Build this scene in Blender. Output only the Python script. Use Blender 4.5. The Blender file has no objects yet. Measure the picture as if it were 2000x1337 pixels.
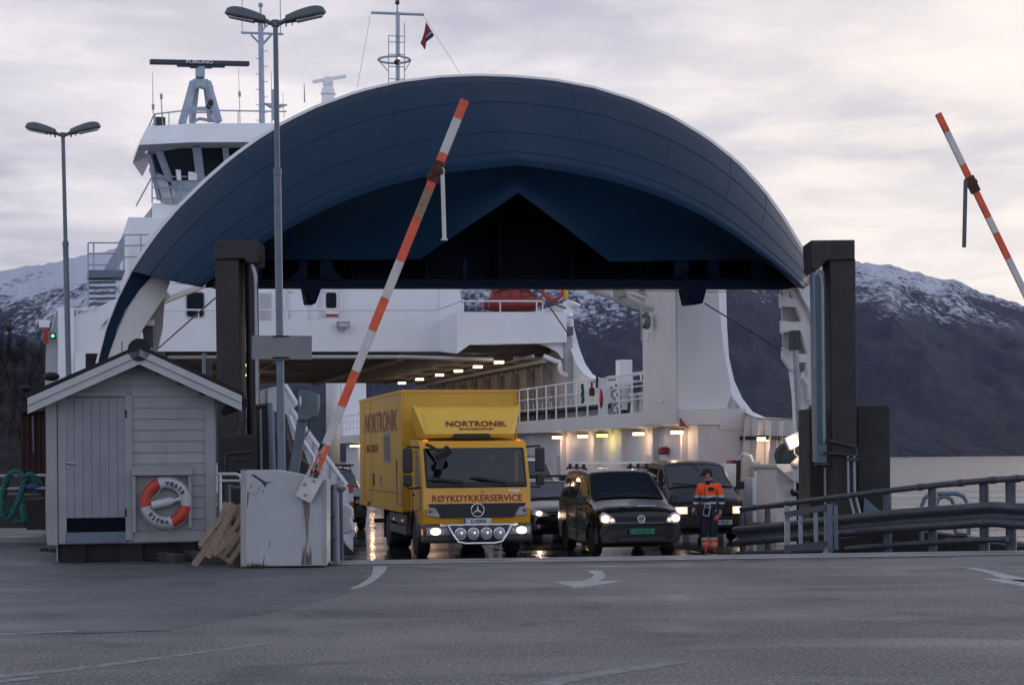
import bpy, bmesh, math, random
from mathutils import Vector, Matrix, noise as mnoise
random.seed(7)
R = math.radians
S = bpy.context.scene
COL = S.collection

# ------------------------------------------------------------------ camera
F, V0, RHO, H = 3500.0, 888.0, R(0.5), 1.56
cd = bpy.data.cameras.new("camera"); cam = bpy.data.objects.new("camera", cd); COL.objects.link(cam)
cd.sensor_width = 36.0; cd.lens = 36.0 * F / 2000.0
cd.shift_x = 0.0; cd.shift_y = (V0 - 668.5) / 2000.0
cd.clip_start = 0.1; cd.clip_end = 30000.0
cr, sr = math.cos(RHO), math.sin(RHO)
cam.matrix_world = Matrix(((cr, sr, 0, 0), (0, 0, -1, 0), (-sr, cr, 0, H), (0, 0, 0, 1)))
S.camera = cam

# ------------------------------------------------------------------ light
SUN_AZ, SUN_EL = R(48.0), R(14.0)          # low, behind cloud to the right
S.view_settings.view_transform = 'Standard'; S.view_settings.look = 'None'
S.view_settings.gamma = 1.0; S.view_settings.exposure = 0.2
W = bpy.data.worlds.new("World"); S.world = W; W.use_nodes = True
nt = W.node_tree; N = nt.nodes; LK = nt.links
for n in list(N): N.remove(n)
def wn(t, **k):
    n = N.new(t)
    for a, b in k.items(): setattr(n, a, b)
    return n
def wmath(op, a, b=None, c=None, clamp=False):
    n = wn('ShaderNodeMath', operation=op, use_clamp=clamp)
    for i, x in enumerate((a, b, c)):
        if x is None: continue
        if isinstance(x, (int, float)): n.inputs[i].default_value = x
        else: LK.new(x, n.inputs[i])
    return n.outputs[0]
def wmix(f, a, b):
    n = wn('ShaderNodeMix', data_type='RGBA')
    for s_, x in ((n.inputs[0], f), (n.inputs[6], a), (n.inputs[7], b)):
        if isinstance(x, (int, float)): s_.default_value = x
        elif isinstance(x, tuple): s_.default_value = (*x, 1)
        else: LK.new(x, s_)
    return n.outputs[2]
def wramp(x, a, b):
    n = wn('ShaderNodeMapRange', interpolation_type='SMOOTHSTEP')
    LK.new(x, n.inputs[0]); n.inputs[1].default_value = a; n.inputs[2].default_value = b
    return n.outputs[0]
tc = wn('ShaderNodeTexCoord'); sep = wn('ShaderNodeSeparateXYZ'); LK.new(tc.outputs['Generated'], sep.inputs[0])
dx, dy, dz = sep.outputs
den = wmath('ADD', wmath('MAXIMUM', dz, 0.0), 0.10)
cmb = wn('ShaderNodeCombineXYZ')
LK.new(wmath('DIVIDE', dx, den), cmb.inputs[0]); LK.new(wmath('DIVIDE', dy, den), cmb.inputs[1]); cmb.inputs[2].default_value = 3.3
def wnoise(scale, detail, rough, dist=0.0):
    n = wn('ShaderNodeTexNoise'); LK.new(cmb.outputs[0], n.inputs['Vector'])
    n.inputs['Scale'].default_value = scale; n.inputs['Detail'].default_value = detail
    n.inputs['Roughness'].default_value = rough; n.inputs['Distortion'].default_value = dist
    return n.outputs[0]
n1 = wramp(wnoise(1.25, 9.0, 0.56, 0.35), 0.38, 0.63)
n2 = wramp(wnoise(0.50, 3.0, 0.5), 0.40, 0.60)
n3 = wramp(wnoise(3.4, 8.0, 0.60, 0.3), 0.40, 0.66)
cl = wmath('ADD', wmath('MULTIPLY', n1, 0.48), wmath('ADD', wmath('MULTIPLY', n2, 0.36), wmath('MULTIPLY', n3, 0.30)), None, True)
def wdot(v):
    n = wn('ShaderNodeVectorMath', operation='DOT_PRODUCT'); LK.new(tc.outputs['Generated'], n.inputs[0])
    n.inputs[1].default_value = Vector(v).normalized(); return n.outputs['Value']
glow = wramp(wdot((0.27, 1.0, 0.115)), 0.965, 1.0)
front = wmix(cl, (0.435, 0.425, 0.525), (0.96, 0.885, 0.88))
front = wmix(wmath('MULTIPLY', glow, wmath('ADD', wmath('MULTIPLY', cl, 0.85), 0.18)), front, (1.02, 0.92, 0.82))
back = wmix(cl, (0.84, 0.90, 1.14), (0.99, 1.05, 1.30))
mask = wmath('MULTIPLY', wramp(dy, 0.45, 0.90), wramp(dz, 0.75, 0.25))
zen = wmix(wramp(dz, 0.10, 0.85), (1, 1, 1), (0.36, 0.37, 0.39))   # the cloud deck is darker overhead
bk = wn('ShaderNodeMix', data_type='RGBA', blend_type='MULTIPLY'); bk.inputs[0].default_value = 1.0; LK.new(back, bk.inputs[6]); LK.new(zen, bk.inputs[7])
clouds = wmix(mask, bk.outputs[2], front)
sky = wn('ShaderNodeTexSky', sky_type='NISHITA', sun_disc=False)
sky.sun_elevation = SUN_EL; sky.sun_rotation = SUN_AZ
SKY_STRENGTH = 0.1
scl = wn('ShaderNodeVectorMath', operation='SCALE'); LK.new(clouds, scl.inputs[0]); scl.inputs['Scale'].default_value = 1.0 / SKY_STRENGTH
skyc = wmix(0.90, sky.outputs[0], scl.outputs[0])
bg = wn('ShaderNodeBackground'); LK.new(skyc, bg.inputs[0]); bg.inputs[1].default_value = SKY_STRENGTH
out = wn('ShaderNodeOutputWorld'); LK.new(bg.outputs[0], out.inputs[0])

sd = bpy.data.lights.new("sun", 'SUN'); sd.energy = 0.4; sd.angle = R(15); sd.color = (1.0, 0.88, 0.80)
sun = bpy.data.objects.new("sun", sd); COL.objects.link(sun)
sv = Vector((math.sin(SUN_AZ) * math.cos(SUN_EL), math.cos(SUN_AZ) * math.cos(SUN_EL), math.sin(SUN_EL)))
sun.rotation_euler = (-sv).to_track_quat('-Z', 'Y').to_euler()
S.cycles.max_bounces = 8; S.cycles.transparent_max_bounces = 12
S.cycles.sample_clamp_indirect = 4.0

# ------------------------------------------------------------------ helpers
def ray(u, v):
    du, dv = u - 1000.0, V0 - v
    return Vector(((du * cr + dv * sr) / F, 1.0, (-du * sr + dv * cr) / F))
def at(u, v, Y):
    r = ray(u, v); return Vector((r.x * Y, Y, H + r.z * Y))
def gz(u, v, z=0.0):
    r = ray(u, v); return at(u, v, (z - H) / r.z)
TH, DK = R(14.5), -0.57                     # the ferry lies turned by TH; its car deck is at DK
FT = Vector((math.cos(TH), math.sin(TH), 0)); FA = Vector((-math.sin(TH), math.cos(TH), 0)); FO = Vector((0, 40.0, DK))
def toF(p):
    d = p - FO; return Vector((d.dot(FT), d.dot(FA), d.z))
def frF(x, y, z=0.0): return FO + FT * x + FA * y + Vector((0, 0, z))
def Fy(u, v, ly):                            # point of the ferry plane ly = const seen at (u, v)
    r = ray(u, v); Y = (ly + 40.0 * FA.y) / (r.x * FA.x + FA.y); return toF(at(u, v, Y))
def Fx(u, v, lx):
    r = ray(u, v); Y = (lx + 40.0 * FT.y) / (r.x * FT.x + FT.y); return toF(at(u, v, Y))

def mat(name, col, rough=0.5, metal=0.0, var=0.0, vscale=3.0, col2=None, bump=0.0, bscale=40.0, coat=0.0, spec=0.5, emit=None, estr=0.0, rvar=0.0, streak=0.0, streakcol=(0.25, 0.17, 0.10), stretch=(1, 1, 1)):
    m = bpy.data.materials.new(name); m.use_nodes = True
    t = m.node_tree; b = t.nodes['Principled BSDF']
    b.inputs['Roughness'].default_value = rough; b.inputs['Metallic'].default_value = metal
    b.inputs['Coat Weight'].default_value = coat; b.inputs['Specular IOR Level'].default_value = spec
    b.inputs['Base Color'].default_value = (*col, 1)
    tcn = t.nodes.new('ShaderNodeTexCoord')
    def nz(scale, detail=5.0, st=(1, 1, 1)):
        n = t.nodes.new('ShaderNodeTexNoise'); n.inputs['Scale'].default_value = scale; n.inputs['Detail'].default_value = detail
        mp = t.nodes.new('ShaderNodeMapping'); mp.inputs['Scale'].default_value = st
        t.links.new(tcn.outputs['Object'], mp.inputs[0]); t.links.new(mp.outputs[0], n.inputs['Vector']); return n.outputs[0]
    def rng(x, a, c, o0=0.0, o1=1.0):
        n = t.nodes.new('ShaderNodeMapRange'); t.links.new(x, n.inputs[0])
        for i, q in enumerate((a, c, o0, o1)): n.inputs[i + 1].default_value = q
        return n.outputs[0]
    def mixc(f, a, c):
        n = t.nodes.new('ShaderNodeMix'); n.data_type = 'RGBA'
        t.links.new(f, n.inputs[0])
        for s_, x in ((n.inputs[6], a), (n.inputs[7], c)):
            if isinstance(x, tuple): s_.default_value = (*x, 1)
            else: t.links.new(x, s_)
        return n.outputs[2]
    cur = None
    if var > 0:
        c2 = col2 or tuple(max(0.0, x * (1 - var)) for x in col)
        cur = mixc(rng(nz(vscale, 6.0, stretch), 0.36, 0.68), col, c2)
    if streak > 0:
        f = rng(nz(2.2, 5.0, (3.0, 3.0, 0.18)), 0.60, 0.78, 0.0, streak)
        cur = mixc(f, cur if cur is not None else col, streakcol)
    if cur is not None: t.links.new(cur, b.inputs['Base Color'])
    if rvar > 0: t.links.new(rng(nz(vscale * 1.7), 0.35, 0.65, max(0.02, rough - rvar), min(1.0, rough + rvar)), b.inputs['Roughness'])
    if bump > 0:
        bn = t.nodes.new('ShaderNodeBump'); bn.inputs['Strength'].default_value = 1.0; bn.inputs['Distance'].default_value = bump
        t.links.new(nz(bscale, 4.0), bn.inputs['Height']); t.links.new(bn.outputs[0], b.inputs['Normal'])
    if emit:
        b.inputs['Emission Color'].default_value = (*emit, 1); b.inputs['Emission Strength'].default_value = estr
    return m
def glassmat(name, tint=(0.46, 0.53, 0.58), base=0.03):
    m = bpy.data.materials.new(name); m.use_nodes = True; t = m.node_tree
    for n in list(t.nodes): t.nodes.remove(n)
    o = t.nodes.new('ShaderNodeOutputMaterial'); mx = t.nodes.new('ShaderNodeMixShader')
    tr = t.nodes.new('ShaderNodeBsdfTransparent'); tr.inputs[0].default_value = (*tint, 1)
    gl = t.nodes.new('ShaderNodeBsdfGlossy'); gl.inputs['Roughness'].default_value = 0.03; gl.inputs[0].default_value = (1, 1, 1, 1)
    fr = t.nodes.new('ShaderNodeFresnel'); fr.inputs[0].default_value = 1.55
    ad = t.nodes.new('ShaderNodeMath'); ad.operation = 'ADD'; ad.inputs[1].default_value = base; ad.use_clamp = True
    t.links.new(fr.outputs[0], ad.inputs[0]); t.links.new(ad.outputs[0], mx.inputs[0])
    t.links.new(tr.outputs[0], mx.inputs[1]); t.links.new(gl.outputs[0], mx.inputs[2]); t.links.new(mx.outputs[0], o.inputs[0])
    return m

M = {}
def mk(k, *a, **kw): M[k] = mat(k, *a, **kw)
mk('white', (0.82, 0.83, 0.84), 0.38, var=0.06, vscale=1.2, streak=0.20, streakcol=(0.62, 0.59, 0.54))
mk('white_clean', (0.82, 0.83, 0.84), 0.35, var=0.05)
mk('cream', (0.74, 0.71, 0.68), 0.42, var=0.08, vscale=1.0, streak=0.25, streakcol=(0.45, 0.36, 0.28))
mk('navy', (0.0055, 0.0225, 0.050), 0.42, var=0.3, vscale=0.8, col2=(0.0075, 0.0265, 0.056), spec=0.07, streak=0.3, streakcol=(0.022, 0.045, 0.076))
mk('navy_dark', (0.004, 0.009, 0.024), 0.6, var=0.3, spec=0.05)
mk('navy_shade', (0.003, 0.005, 0.012), 0.7, var=0.4, spec=0.1)  # navy darkened further for the shade in hollow places
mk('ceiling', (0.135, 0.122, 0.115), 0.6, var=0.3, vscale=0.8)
mk('tanwall', (0.46, 0.45, 0.45), 0.55, var=0.2, vscale=0.8)
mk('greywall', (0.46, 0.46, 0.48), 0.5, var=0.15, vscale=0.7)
mk('deck', (0.032, 0.040, 0.038), 0.10, var=0.5, vscale=0.35, col2=(0.055, 0.054, 0.048), rvar=0.09, bump=0.004, bscale=3.0)
mk('steel_dark', (0.030, 0.030, 0.034), 0.5, var=0.3)
mk('steel', (0.30, 0.31, 0.33), 0.42, 0.6, var=0.25, vscale=5.0)
mk('galv', (0.26, 0.29, 0.33), 0.5, 0.35, var=0.25, vscale=6.0, streak=0.4, streakcol=(0.16, 0.13, 0.11))
mk('galv_dark', (0.085, 0.095, 0.115), 0.48, 0.45, var=0.35, vscale=5.0, streak=0.5, streakcol=(0.10, 0.075, 0.06))
mk('chrome', (0.75, 0.76, 0.78), 0.12, 1.0)
mk('towerbrown', (0.027, 0.0225, 0.021), 0.68, var=0.4, vscale=2.5, bump=0.004, bscale=30, streak=0.5, streakcol=(0.085, 0.045, 0.025))
mk('concrete', (0.040, 0.038, 0.037), 0.85, var=0.45, vscale=1.8, bump=0.01, bscale=18, streak=0.6, streakcol=(0.035, 0.030, 0.027))
mk('signal_grey', (0.10, 0.125, 0.145), 0.55, var=0.2, vscale=5, streak=0.3, streakcol=(0.08, 0.085, 0.09))
mk('bluesteel', (0.125, 0.170, 0.215), 0.5, 0.1, var=0.2, vscale=4, streak=0.3, streakcol=(0.14, 0.12, 0.10))
mk('polegrey', (0.11, 0.14, 0.17), 0.5, 0.2, var=0.2, vscale=6, streak=0.3, streakcol=(0.12, 0.14, 0.15))
mk('lampgrey', (0.095, 0.11, 0.12), 0.5, var=0.15)
mk('signback', (0.19, 0.205, 0.205), 0.55, 0.2, var=0.2, vscale=5)
mk('shedpaint_lit', (0.44, 0.44, 0.445), 0.6, var=0.12, vscale=4.0, streak=0.3, streakcol=(0.27, 0.265, 0.26))  # the shed's paint made lighter where the barge boards catch the light
mk('shedpaint', (0.285, 0.285, 0.290), 0.62, var=0.14, vscale=3.0, streak=0.35, streakcol=(0.17, 0.165, 0.16), bump=0.002, bscale=60)
mk('sheddoor', (0.235, 0.245, 0.265), 0.6, var=0.16, vscale=3.0, streak=0.2, streakcol=(0.14, 0.14, 0.15))
mk('kick', (0.12, 0.16, 0.20), 0.55, var=0.3, vscale=4)
mk('roofing', (0.016, 0.016, 0.018), 0.85, var=0.4, bump=0.004, bscale=50)
mk('black', (0.010, 0.010, 0.011), 0.5)
mk('plastic', (0.022, 0.022, 0.024), 0.55, var=0.2)
mk('rubber', (0.012, 0.012, 0.013), 0.75, var=0.3, vscale=20)
mk('buoy_red', (0.50, 0.045, 0.022), 0.5, var=0.25, vscale=6)
mk('buoy_white', (0.45, 0.46, 0.47), 0.5, var=0.15, vscale=6)
mk('bottle', (0.50, 0.51, 0.52), 0.45, var=0.1)
mk('ropewhite', (0.30, 0.31, 0.31), 0.8)
mk('ropegreen', (0.018, 0.135, 0.125), 0.8, var=0.5, vscale=30, bump=0.01, bscale=60)
mk('wood_grey', (0.060, 0.054, 0.050), 0.85, var=0.5, vscale=4, bump=0.006, bscale=25)
mk('wood_new', (0.33, 0.245, 0.18), 0.7, var=0.35, vscale=3, stretch=(12, 2, 2), bump=0.002, bscale=40)
mk('wood_old', (0.022, 0.018, 0.016), 0.85, var=0.4, vscale=4, bump=0.006, bscale=25)
mk('redwood', (0.030, 0.005, 0.004), 0.8, var=0.4, vscale=3)
mk('cabinet', (0.37, 0.385, 0.39), 0.45, var=0.10, vscale=2.0, streak=0.18, streakcol=(0.24, 0.22, 0.18))
mk('cab_trim', (0.30, 0.315, 0.32), 0.5, var=0.15)
mk('soil_streak', (0.085, 0.066, 0.040), 0.8, var=0.5, vscale=9)
mk('boom_red', (0.72, 0.095, 0.028), 0.5, var=0.30, vscale=7, streak=0.35, streakcol=(0.25, 0.06, 0.03))
mk('boom_white', (0.56, 0.53, 0.50), 0.5, var=0.16, vscale=5, streak=0.4, streakcol=(0.30, 0.20, 0.11))
mk('rust', (0.10, 0.035, 0.015), 0.85, var=0.6, vscale=14, bump=0.006, bscale=60)
mk('tan_rusty', (0.30, 0.20, 0.11), 0.7, var=0.4, vscale=10)
mk('truckyellow', (0.76, 0.365, 0.010), 0.30, var=0.10, vscale=1.5, coat=0.3)
mk('boxyellow', (0.62, 0.335, 0.010), 0.42, var=0.14, vscale=1.2, coat=0.1, streak=0.2, streakcol=(0.30, 0.18, 0.02))
mk('spoileryellow', (0.84, 0.50, 0.06), 0.33, var=0.06, coat=0.3)
mk('maroon', (0.16, 0.012, 0.035), 0.45)
mk('maroon_faded', (0.16, 0.03, 0.028), 0.6, var=0.4, vscale=8, col2=(0.30, 0.15, 0.03))
mk('redtext', (0.22, 0.008, 0.010), 0.45)
mk('plate_white', (0.52, 0.55, 0.58), 0.5)
mk('plate_green', (0.010, 0.22, 0.10), 0.5)
mk('plate_blue', (0.012, 0.05, 0.26), 0.5)
mk('ink', (0.012, 0.012, 0.016), 0.5)
mk('ink_green', (0.006, 0.05, 0.030), 0.5)
mk('carblack', (0.006, 0.005, 0.005), 0.2, spec=0.4, coat=0.5, var=0.2)
mk('caddyblack', (0.008, 0.006, 0.005), 0.22, spec=0.4, coat=0.5, var=0.25, vscale=2)
mk('bumperblack', (0.014, 0.012, 0.011), 0.5, var=0.25)
mk('vanblue', (0.006, 0.008, 0.014), 0.32, spec=0.35, coat=0.15, var=0.2)
mk('carwhite', (0.62, 0.66, 0.70), 0.28, coat=0.6)
mk('greytrim', (0.085, 0.08, 0.078), 0.5, var=0.2)
mk('hub', (0.20, 0.20, 0.20), 0.45, 0.6)
mk('silver', (0.55, 0.57, 0.60), 0.28, 0.85)
mk('hl_on', (0.9, 0.8, 0.7), 0.3, emit=(1.0, 0.66, 0.42), estr=4.5)
mk('hl_soft', (0.8, 0.75, 0.7), 0.2, emit=(1.0, 0.60, 0.34), estr=0.9)
mk('hl_off', (0.40, 0.42, 0.45), 0.12, coat=0.5, var=0.4, vscale=14)
mk('amber', (0.7, 0.18, 0.02), 0.3, emit=(1.0, 0.35, 0.08), estr=0.5)
mk('redlamp', (0.45, 0.01, 0.01), 0.3, emit=(1.0, 0.08, 0.04), estr=0.8)
mk('greenlamp', (0.02, 0.5, 0.2), 0.3, emit=(0.1, 1.0, 0.45), estr=2.0)
mk('lamp_on', (1, 0.8, 0.6), 0.3, emit=(1.0, 0.62, 0.34), estr=3.6)
mk('lamp_yellow', (1, 0.8, 0.2), 0.3, emit=(1.0, 0.78, 0.16), estr=2.6)
mk('lamp_dim', (0.5, 0.5, 0.5), 0.3)
mk('red_paint', (0.40, 0.035, 0.022), 0.5, var=0.25, vscale=5)
mk('orange_sign', (0.75, 0.33, 0.04), 0.5)
mk('boatred', (0.27, 0.022, 0.018), 0.55, var=0.35, vscale=5)
mk('skin', (0.36, 0.21, 0.16), 0.55)
mk('navycloth', (0.012, 0.016, 0.030), 0.85, var=0.3, vscale=15, bump=0.006, bscale=28)
mk('hivis', (0.85, 0.090, 0.018), 0.7, var=0.18, vscale=9, bump=0.008, bscale=22, emit=(1.0, 0.10, 0.02), estr=0.0)
mk('reflective', (0.46, 0.47, 0.49), 0.5, var=0.2, vscale=20)
mk('glove', (0.85, 0.12, 0.06), 0.7)
mk('darkhair', (0.012, 0.010, 0.009), 0.8)
mk('shirt', (0.035, 0.035, 0.045), 0.8)
mk('darkinterior', (0.012, 0.012, 0.013), 0.8)
mk('marking', (0.40, 0.40, 0.39), 0.6, var=0.5, vscale=7, col2=(0.22, 0.22, 0.22), bump=0.003, bscale=120)
mk('marking_worn', (0.24, 0.24, 0.24), 0.65, var=0.5, vscale=9, col2=(0.11, 0.11, 0.115), bump=0.003, bscale=120)
mk('flagred', (0.22, 0.02, 0.03), 0.8); mk('flagblue', (0.010, 0.03, 0.10), 0.8); mk('flagwhite', (0.5, 0.5, 0.5), 0.8)
mk('radar', (0.010, 0.018, 0.045), 0.4)
mk('tarp', (0.05, 0.06, 0.055), 0.7, var=0.4, vscale=12)
mk('blue', (0.02, 0.06, 0.2), 0.5)
mk('moss', (0.060, 0.085, 0.022), 0.9, var=0.5, vscale=30)
mk('yellowfloat', (0.6, 0.40, 0.05), 0.5)
mk('mast', (0.34, 0.39, 0.47), 0.45, var=0.1)
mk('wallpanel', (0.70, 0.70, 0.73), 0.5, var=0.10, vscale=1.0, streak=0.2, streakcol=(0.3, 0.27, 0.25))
M['glass'] = glassmat('glass'); M['darkglass'] = mat('darkglass', (0.018, 0.026, 0.034), 0.05, coat=0.3, spec=0.6)
M['bridgeglass'] = glassmat('bridgeglass', (0.16, 0.19, 0.22), 0.02)

class MB:
    def __init__(s): s.v = []; s.f = []; s.mi = []; s.sm = []
    def add(s, vs, fs, mi=0, smooth=False):
        b = len(s.v); s.v += [Vector(q) for q in vs]
        for f in fs: s.f.append([b + i for i in f]); s.mi.append(mi); s.sm.append(smooth)
        return s
    def box(s, x0, x1, y0, y1, z0, z1, mi=0, mtx=None):
        vs = [Vector((x, y, z)) for z in (z0, z1) for y in (y0, y1) for x in (x0, x1)]
        if mtx is not None: vs = [mtx @ q for q in vs]
        return s.add(vs, [(0, 2, 3, 1), (4, 5, 7, 6), (0, 1, 5, 4), (2, 6, 7, 3), (0, 4, 6, 2), (1, 3, 7, 5)], mi)
    def beam(s, a, b, w, h, mi=0, up=(0, 0, 1)):       # rectangular bar from a to b
        a, b = Vector(a), Vector(b); d = (b - a); L_ = d.length; d.normalize()
        u = Vector(up); x = d.cross(u)
        if x.length < 1e-4: x = d.cross(Vector((1, 0, 0)))
        x.normalize(); z = x.cross(d)
        m = Matrix(((x.x, d.x, z.x, a.x), (x.y, d.y, z.y, a.y), (x.z, d.z, z.z, a.z), (0, 0, 0, 1)))
        return s.box(-w / 2, w / 2, 0, L_, -h / 2, h / 2, mi, m)
    def tube(s, pts, r, n=8, mi=0, closed=False, smooth=True):
        pts = [Vector(p) for p in pts]; k = len(pts); rs = r if isinstance(r, (list, tuple)) else [r] * k
        vs, fs = [], []; prev = None
        for i, p in enumerate(pts):
            if closed: d = pts[(i + 1) % k] - pts[i - 1]
            else: d = pts[min(i + 1, k - 1)] - pts[max(i - 1, 0)]
            d.normalize()
            if prev is None:
                x = d.cross(Vector((0, 0, 1)))
                if x.length < 1e-3: x = d.cross(Vector((1, 0, 0)))
            else: x = prev - d * prev.dot(d)
            x.normalize(); y = d.cross(x); prev = x
            for j in range(n):
                t = 2 * math.pi * j / n; vs.append(p + (x * math.cos(t) + y * math.sin(t)) * rs[i])
        m = k if closed else k - 1
        for i in range(m):
            for j in range(n):
                a, b = i * n + j, i * n + (j + 1) % n; c, d_ = ((i + 1) % k) * n + (j + 1) % n, ((i + 1) % k) * n + j
                fs.append((a, b, c, d_))
        s.add(vs, fs, mi, smooth)
        if not closed:
            s.add(vs[:n], [tuple(range(n))[::-1]], mi); s.add(vs[-n:], [tuple(range(n))], mi)
        return s
    def prism(s, poly, vec, mi=0):
        poly = [Vector(p) for p in poly]; vec = Vector(vec); n = len(poly)
        nrm = Vector((0, 0, 0))
        for i in range(n): nrm += poly[i].cross(poly[(i + 1) % n])
        if nrm.dot(vec) > 0: poly = poly[::-1]
        vs = poly + [p + vec for p in poly]
        fs = [tuple(range(n)), tuple(range(2 * n - 1, n - 1, -1))] + [((i + 1) % n, i, n + i, n + (i + 1) % n) for i in range(n)]
        return s.add(vs, fs, mi)
    def loft(s, rows, mi=0, closed=False, smooth=True, caps=False):
        n = len(rows[0]); vs = [p for r_ in rows for p in r_]; fs = []
        for i in range(len(rows) - 1):
            for j in range(n if closed else n - 1):
                fs.append((i * n + j, i * n + (j + 1) % n, (i + 1) * n + (j + 1) % n, (i + 1) * n + j))
        if caps: fs.append(tuple(range(n))[::-1]); fs.append(tuple((len(rows) - 1) * n + j for j in range(n)))
        return s.add(vs, fs, mi, smooth)
    def lathe(s, prof, org=(0, 0, 0), axis=(0, 0, 1), n=24, mi=0, smooth=True):
        a = Vector(axis).normalized(); x = a.cross(Vector((0, 0, 1)))
        if x.length < 1e-3: x = a.cross(Vector((1, 0, 0)))
        x.normalize(); y = a.cross(x); o = Vector(org)
        rows = [[o + a * h + (x * math.cos(2 * math.pi * j / n) + y * math.sin(2 * math.pi * j / n)) * r_ for j in range(n)] for r_, h in prof]
        return s.loft(rows, mi, closed=True, smooth=smooth, caps=True)
    def ball(s, c, rad, n=12, mi=0, mtx=None):
        c = Vector(c); rad = Vector((rad,) * 3 if isinstance(rad, (int, float)) else rad)
        rows = []
        for i in range(n // 2 + 1):
            t = math.pi * i / (n // 2); e = max(1e-3, math.sin(t))
            row = [Vector((e * math.cos(2 * math.pi * j / n) * rad.x, e * math.sin(2 * math.pi * j / n) * rad.y, -math.cos(t) * rad.z)) for j in range(n)]
            rows.append([(mtx @ p if mtx is not None else p) + c for p in row])
        return s.loft(rows, mi, closed=True, caps=True)
    def text(s, txt, size, mtx, mi=0, ext=0.004, bold=0.0, sx=1.0, align='CENTER'):
        cu = bpy.data.curves.new('t', 'FONT'); cu.body = txt; cu.size = size; cu.align_x = align; cu.extrude = ext; cu.offset = bold
        cu.resolution_u = 3
        ob = bpy.data.objects.new('t', cu); COL.objects.link(ob)
        dg = bpy.context.evaluated_depsgraph_get(); me = bpy.data.meshes.new_from_object(ob.evaluated_get(dg))
        vs = [mtx @ Vector((q.co.x * sx, q.co.y, q.co.z)) for q in me.vertices]; fs = [tuple(p.vertices) for p in me.polygons]
        bpy.data.objects.remove(ob); bpy.data.curves.remove(cu); bpy.data.meshes.remove(me)
        return s.add(vs, fs, mi)
    def xf(s, mtx): s.v = [mtx @ q for q in s.v]; return s
    def build(s, name, m, parent=None, bevel=0.0, seg=2, loc=None, ang=40, subsurf=0):
        me = bpy.data.meshes.new(name); me.from_pydata([tuple(q) for q in s.v], [], s.f)
        for i, p in enumerate(me.polygons): p.material_index = s.mi[i]; p.use_smooth = s.sm[i]
        for x in (m if isinstance(m, (list, tuple)) else [m]): me.materials.append(M[x] if isinstance(x, str) else x)
        me.update(); o = bpy.data.objects.new(name, me); COL.objects.link(o)
        if parent is not None: o.parent = parent
        if loc is not None: o.location = loc
        if bevel > 0:
            b = o.modifiers.new('b', 'BEVEL'); b.width = bevel; b.segments = seg; b.limit_method = 'ANGLE'; b.angle_limit = R(ang); b.harden_normals = False
        if subsurf:
            q = o.modifiers.new('s', 'SUBSURF'); q.levels = subsurf; q.render_levels = subsurf
        return o
def weld(o, fixn=True):
    bm = bmesh.new(); bm.from_mesh(o.data); bmesh.ops.remove_doubles(bm, verts=bm.verts, dist=1e-5)
    if fixn: bmesh.ops.recalc_face_normals(bm, faces=bm.faces)
    bm.to_mesh(o.data); bm.free(); return o
def carve(o, cutters):                       # cut openings, then throw the cutters away
    weld(o); cs = []
    for c in cutters:
        q = c.build('cut', o.data.materials[0] if o.data.materials else 'black'); weld(q)
        q.parent = o.parent
        md = o.modifiers.new('c', 'BOOLEAN'); md.object = q; md.operation = 'DIFFERENCE'; md.solver = 'EXACT'; cs.append(q)
    bpy.context.view_layer.update()
    dg = bpy.context.evaluated_depsgraph_get(); me = bpy.data.meshes.new_from_object(o.evaluated_get(dg))
    old = o.data; nm = old.name; o.modifiers.clear(); o.data = me; bpy.data.meshes.remove(old); me.name = nm
    for q in cs: bpy.data.objects.remove(q)
    return o
def tag(o, label=None, cat=None, group=None, kind=None):
    for k, x in (('label', label), ('category', cat), ('group', group), ('kind', kind)):
        if x: o[k] = x
    return o
def thing(name, label, cat, loc=(0, 0, 0), rz=0.0, group=None):
    o = bpy.data.objects.new(name, None); COL.objects.link(o); o.empty_display_size = 0.3
    o.location = loc; o.rotation_euler = (0, 0, rz); return tag(o, label, cat, group)
def copy_tree(o, parent=None):
    c = o.copy(); COL.objects.link(c); c.parent = parent
    for ch in list(o.children): copy_tree(ch, c)
    return c
def lamp(kind, loc, energy, col, parent=None, size=0.2, rot=None, spot=None, blend=0.6):
    d = bpy.data.lights.new('lamp_light', kind); d.energy = energy; d.color = col
    if kind == 'SPOT': d.spot_size = spot; d.spot_blend = blend; d.shadow_soft_size = size
    elif kind == 'POINT': d.shadow_soft_size = size
    o = bpy.data.objects.new('lamp_light', d); COL.objects.link(o); o.location = loc
    if rot is not None: o.rotation_euler = rot
    if parent is not None: o.parent = parent
    return o
def TM(loc, xaxis, yaxis):                   # matrix for lettering: x along the line, y up
    x = Vector(xaxis).normalized(); y = Vector(yaxis); y = (y - x * y.dot(x)).normalized(); z = x.cross(y)
    return Matrix(((x.x, y.x, z.x, loc[0]), (x.y, y.y, z.y, loc[1]), (x.z, y.z, z.z, loc[2]), (0, 0, 0, 1)))
def arc(c, r, a0, a1, n, ax=(1, 0, 0), ay=(0, 0, 1)):
    c, ax, ay = Vector(c), Vector(ax), Vector(ay)
    return [c + ax * (r * math.cos(a0 + (a1 - a0) * i / n)) + ay * (r * math.sin(a0 + (a1 - a0) * i / n)) for i in range(n + 1)]
def lerp(tab, x):
    if x <= tab[0][0]: return tab[0][1]
    for (a, b), (c, d) in zip(tab, tab[1:]):
        if x <= c: return b + (d - b) * (x - a) / (c - a)
    return tab[-1][1]
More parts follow.
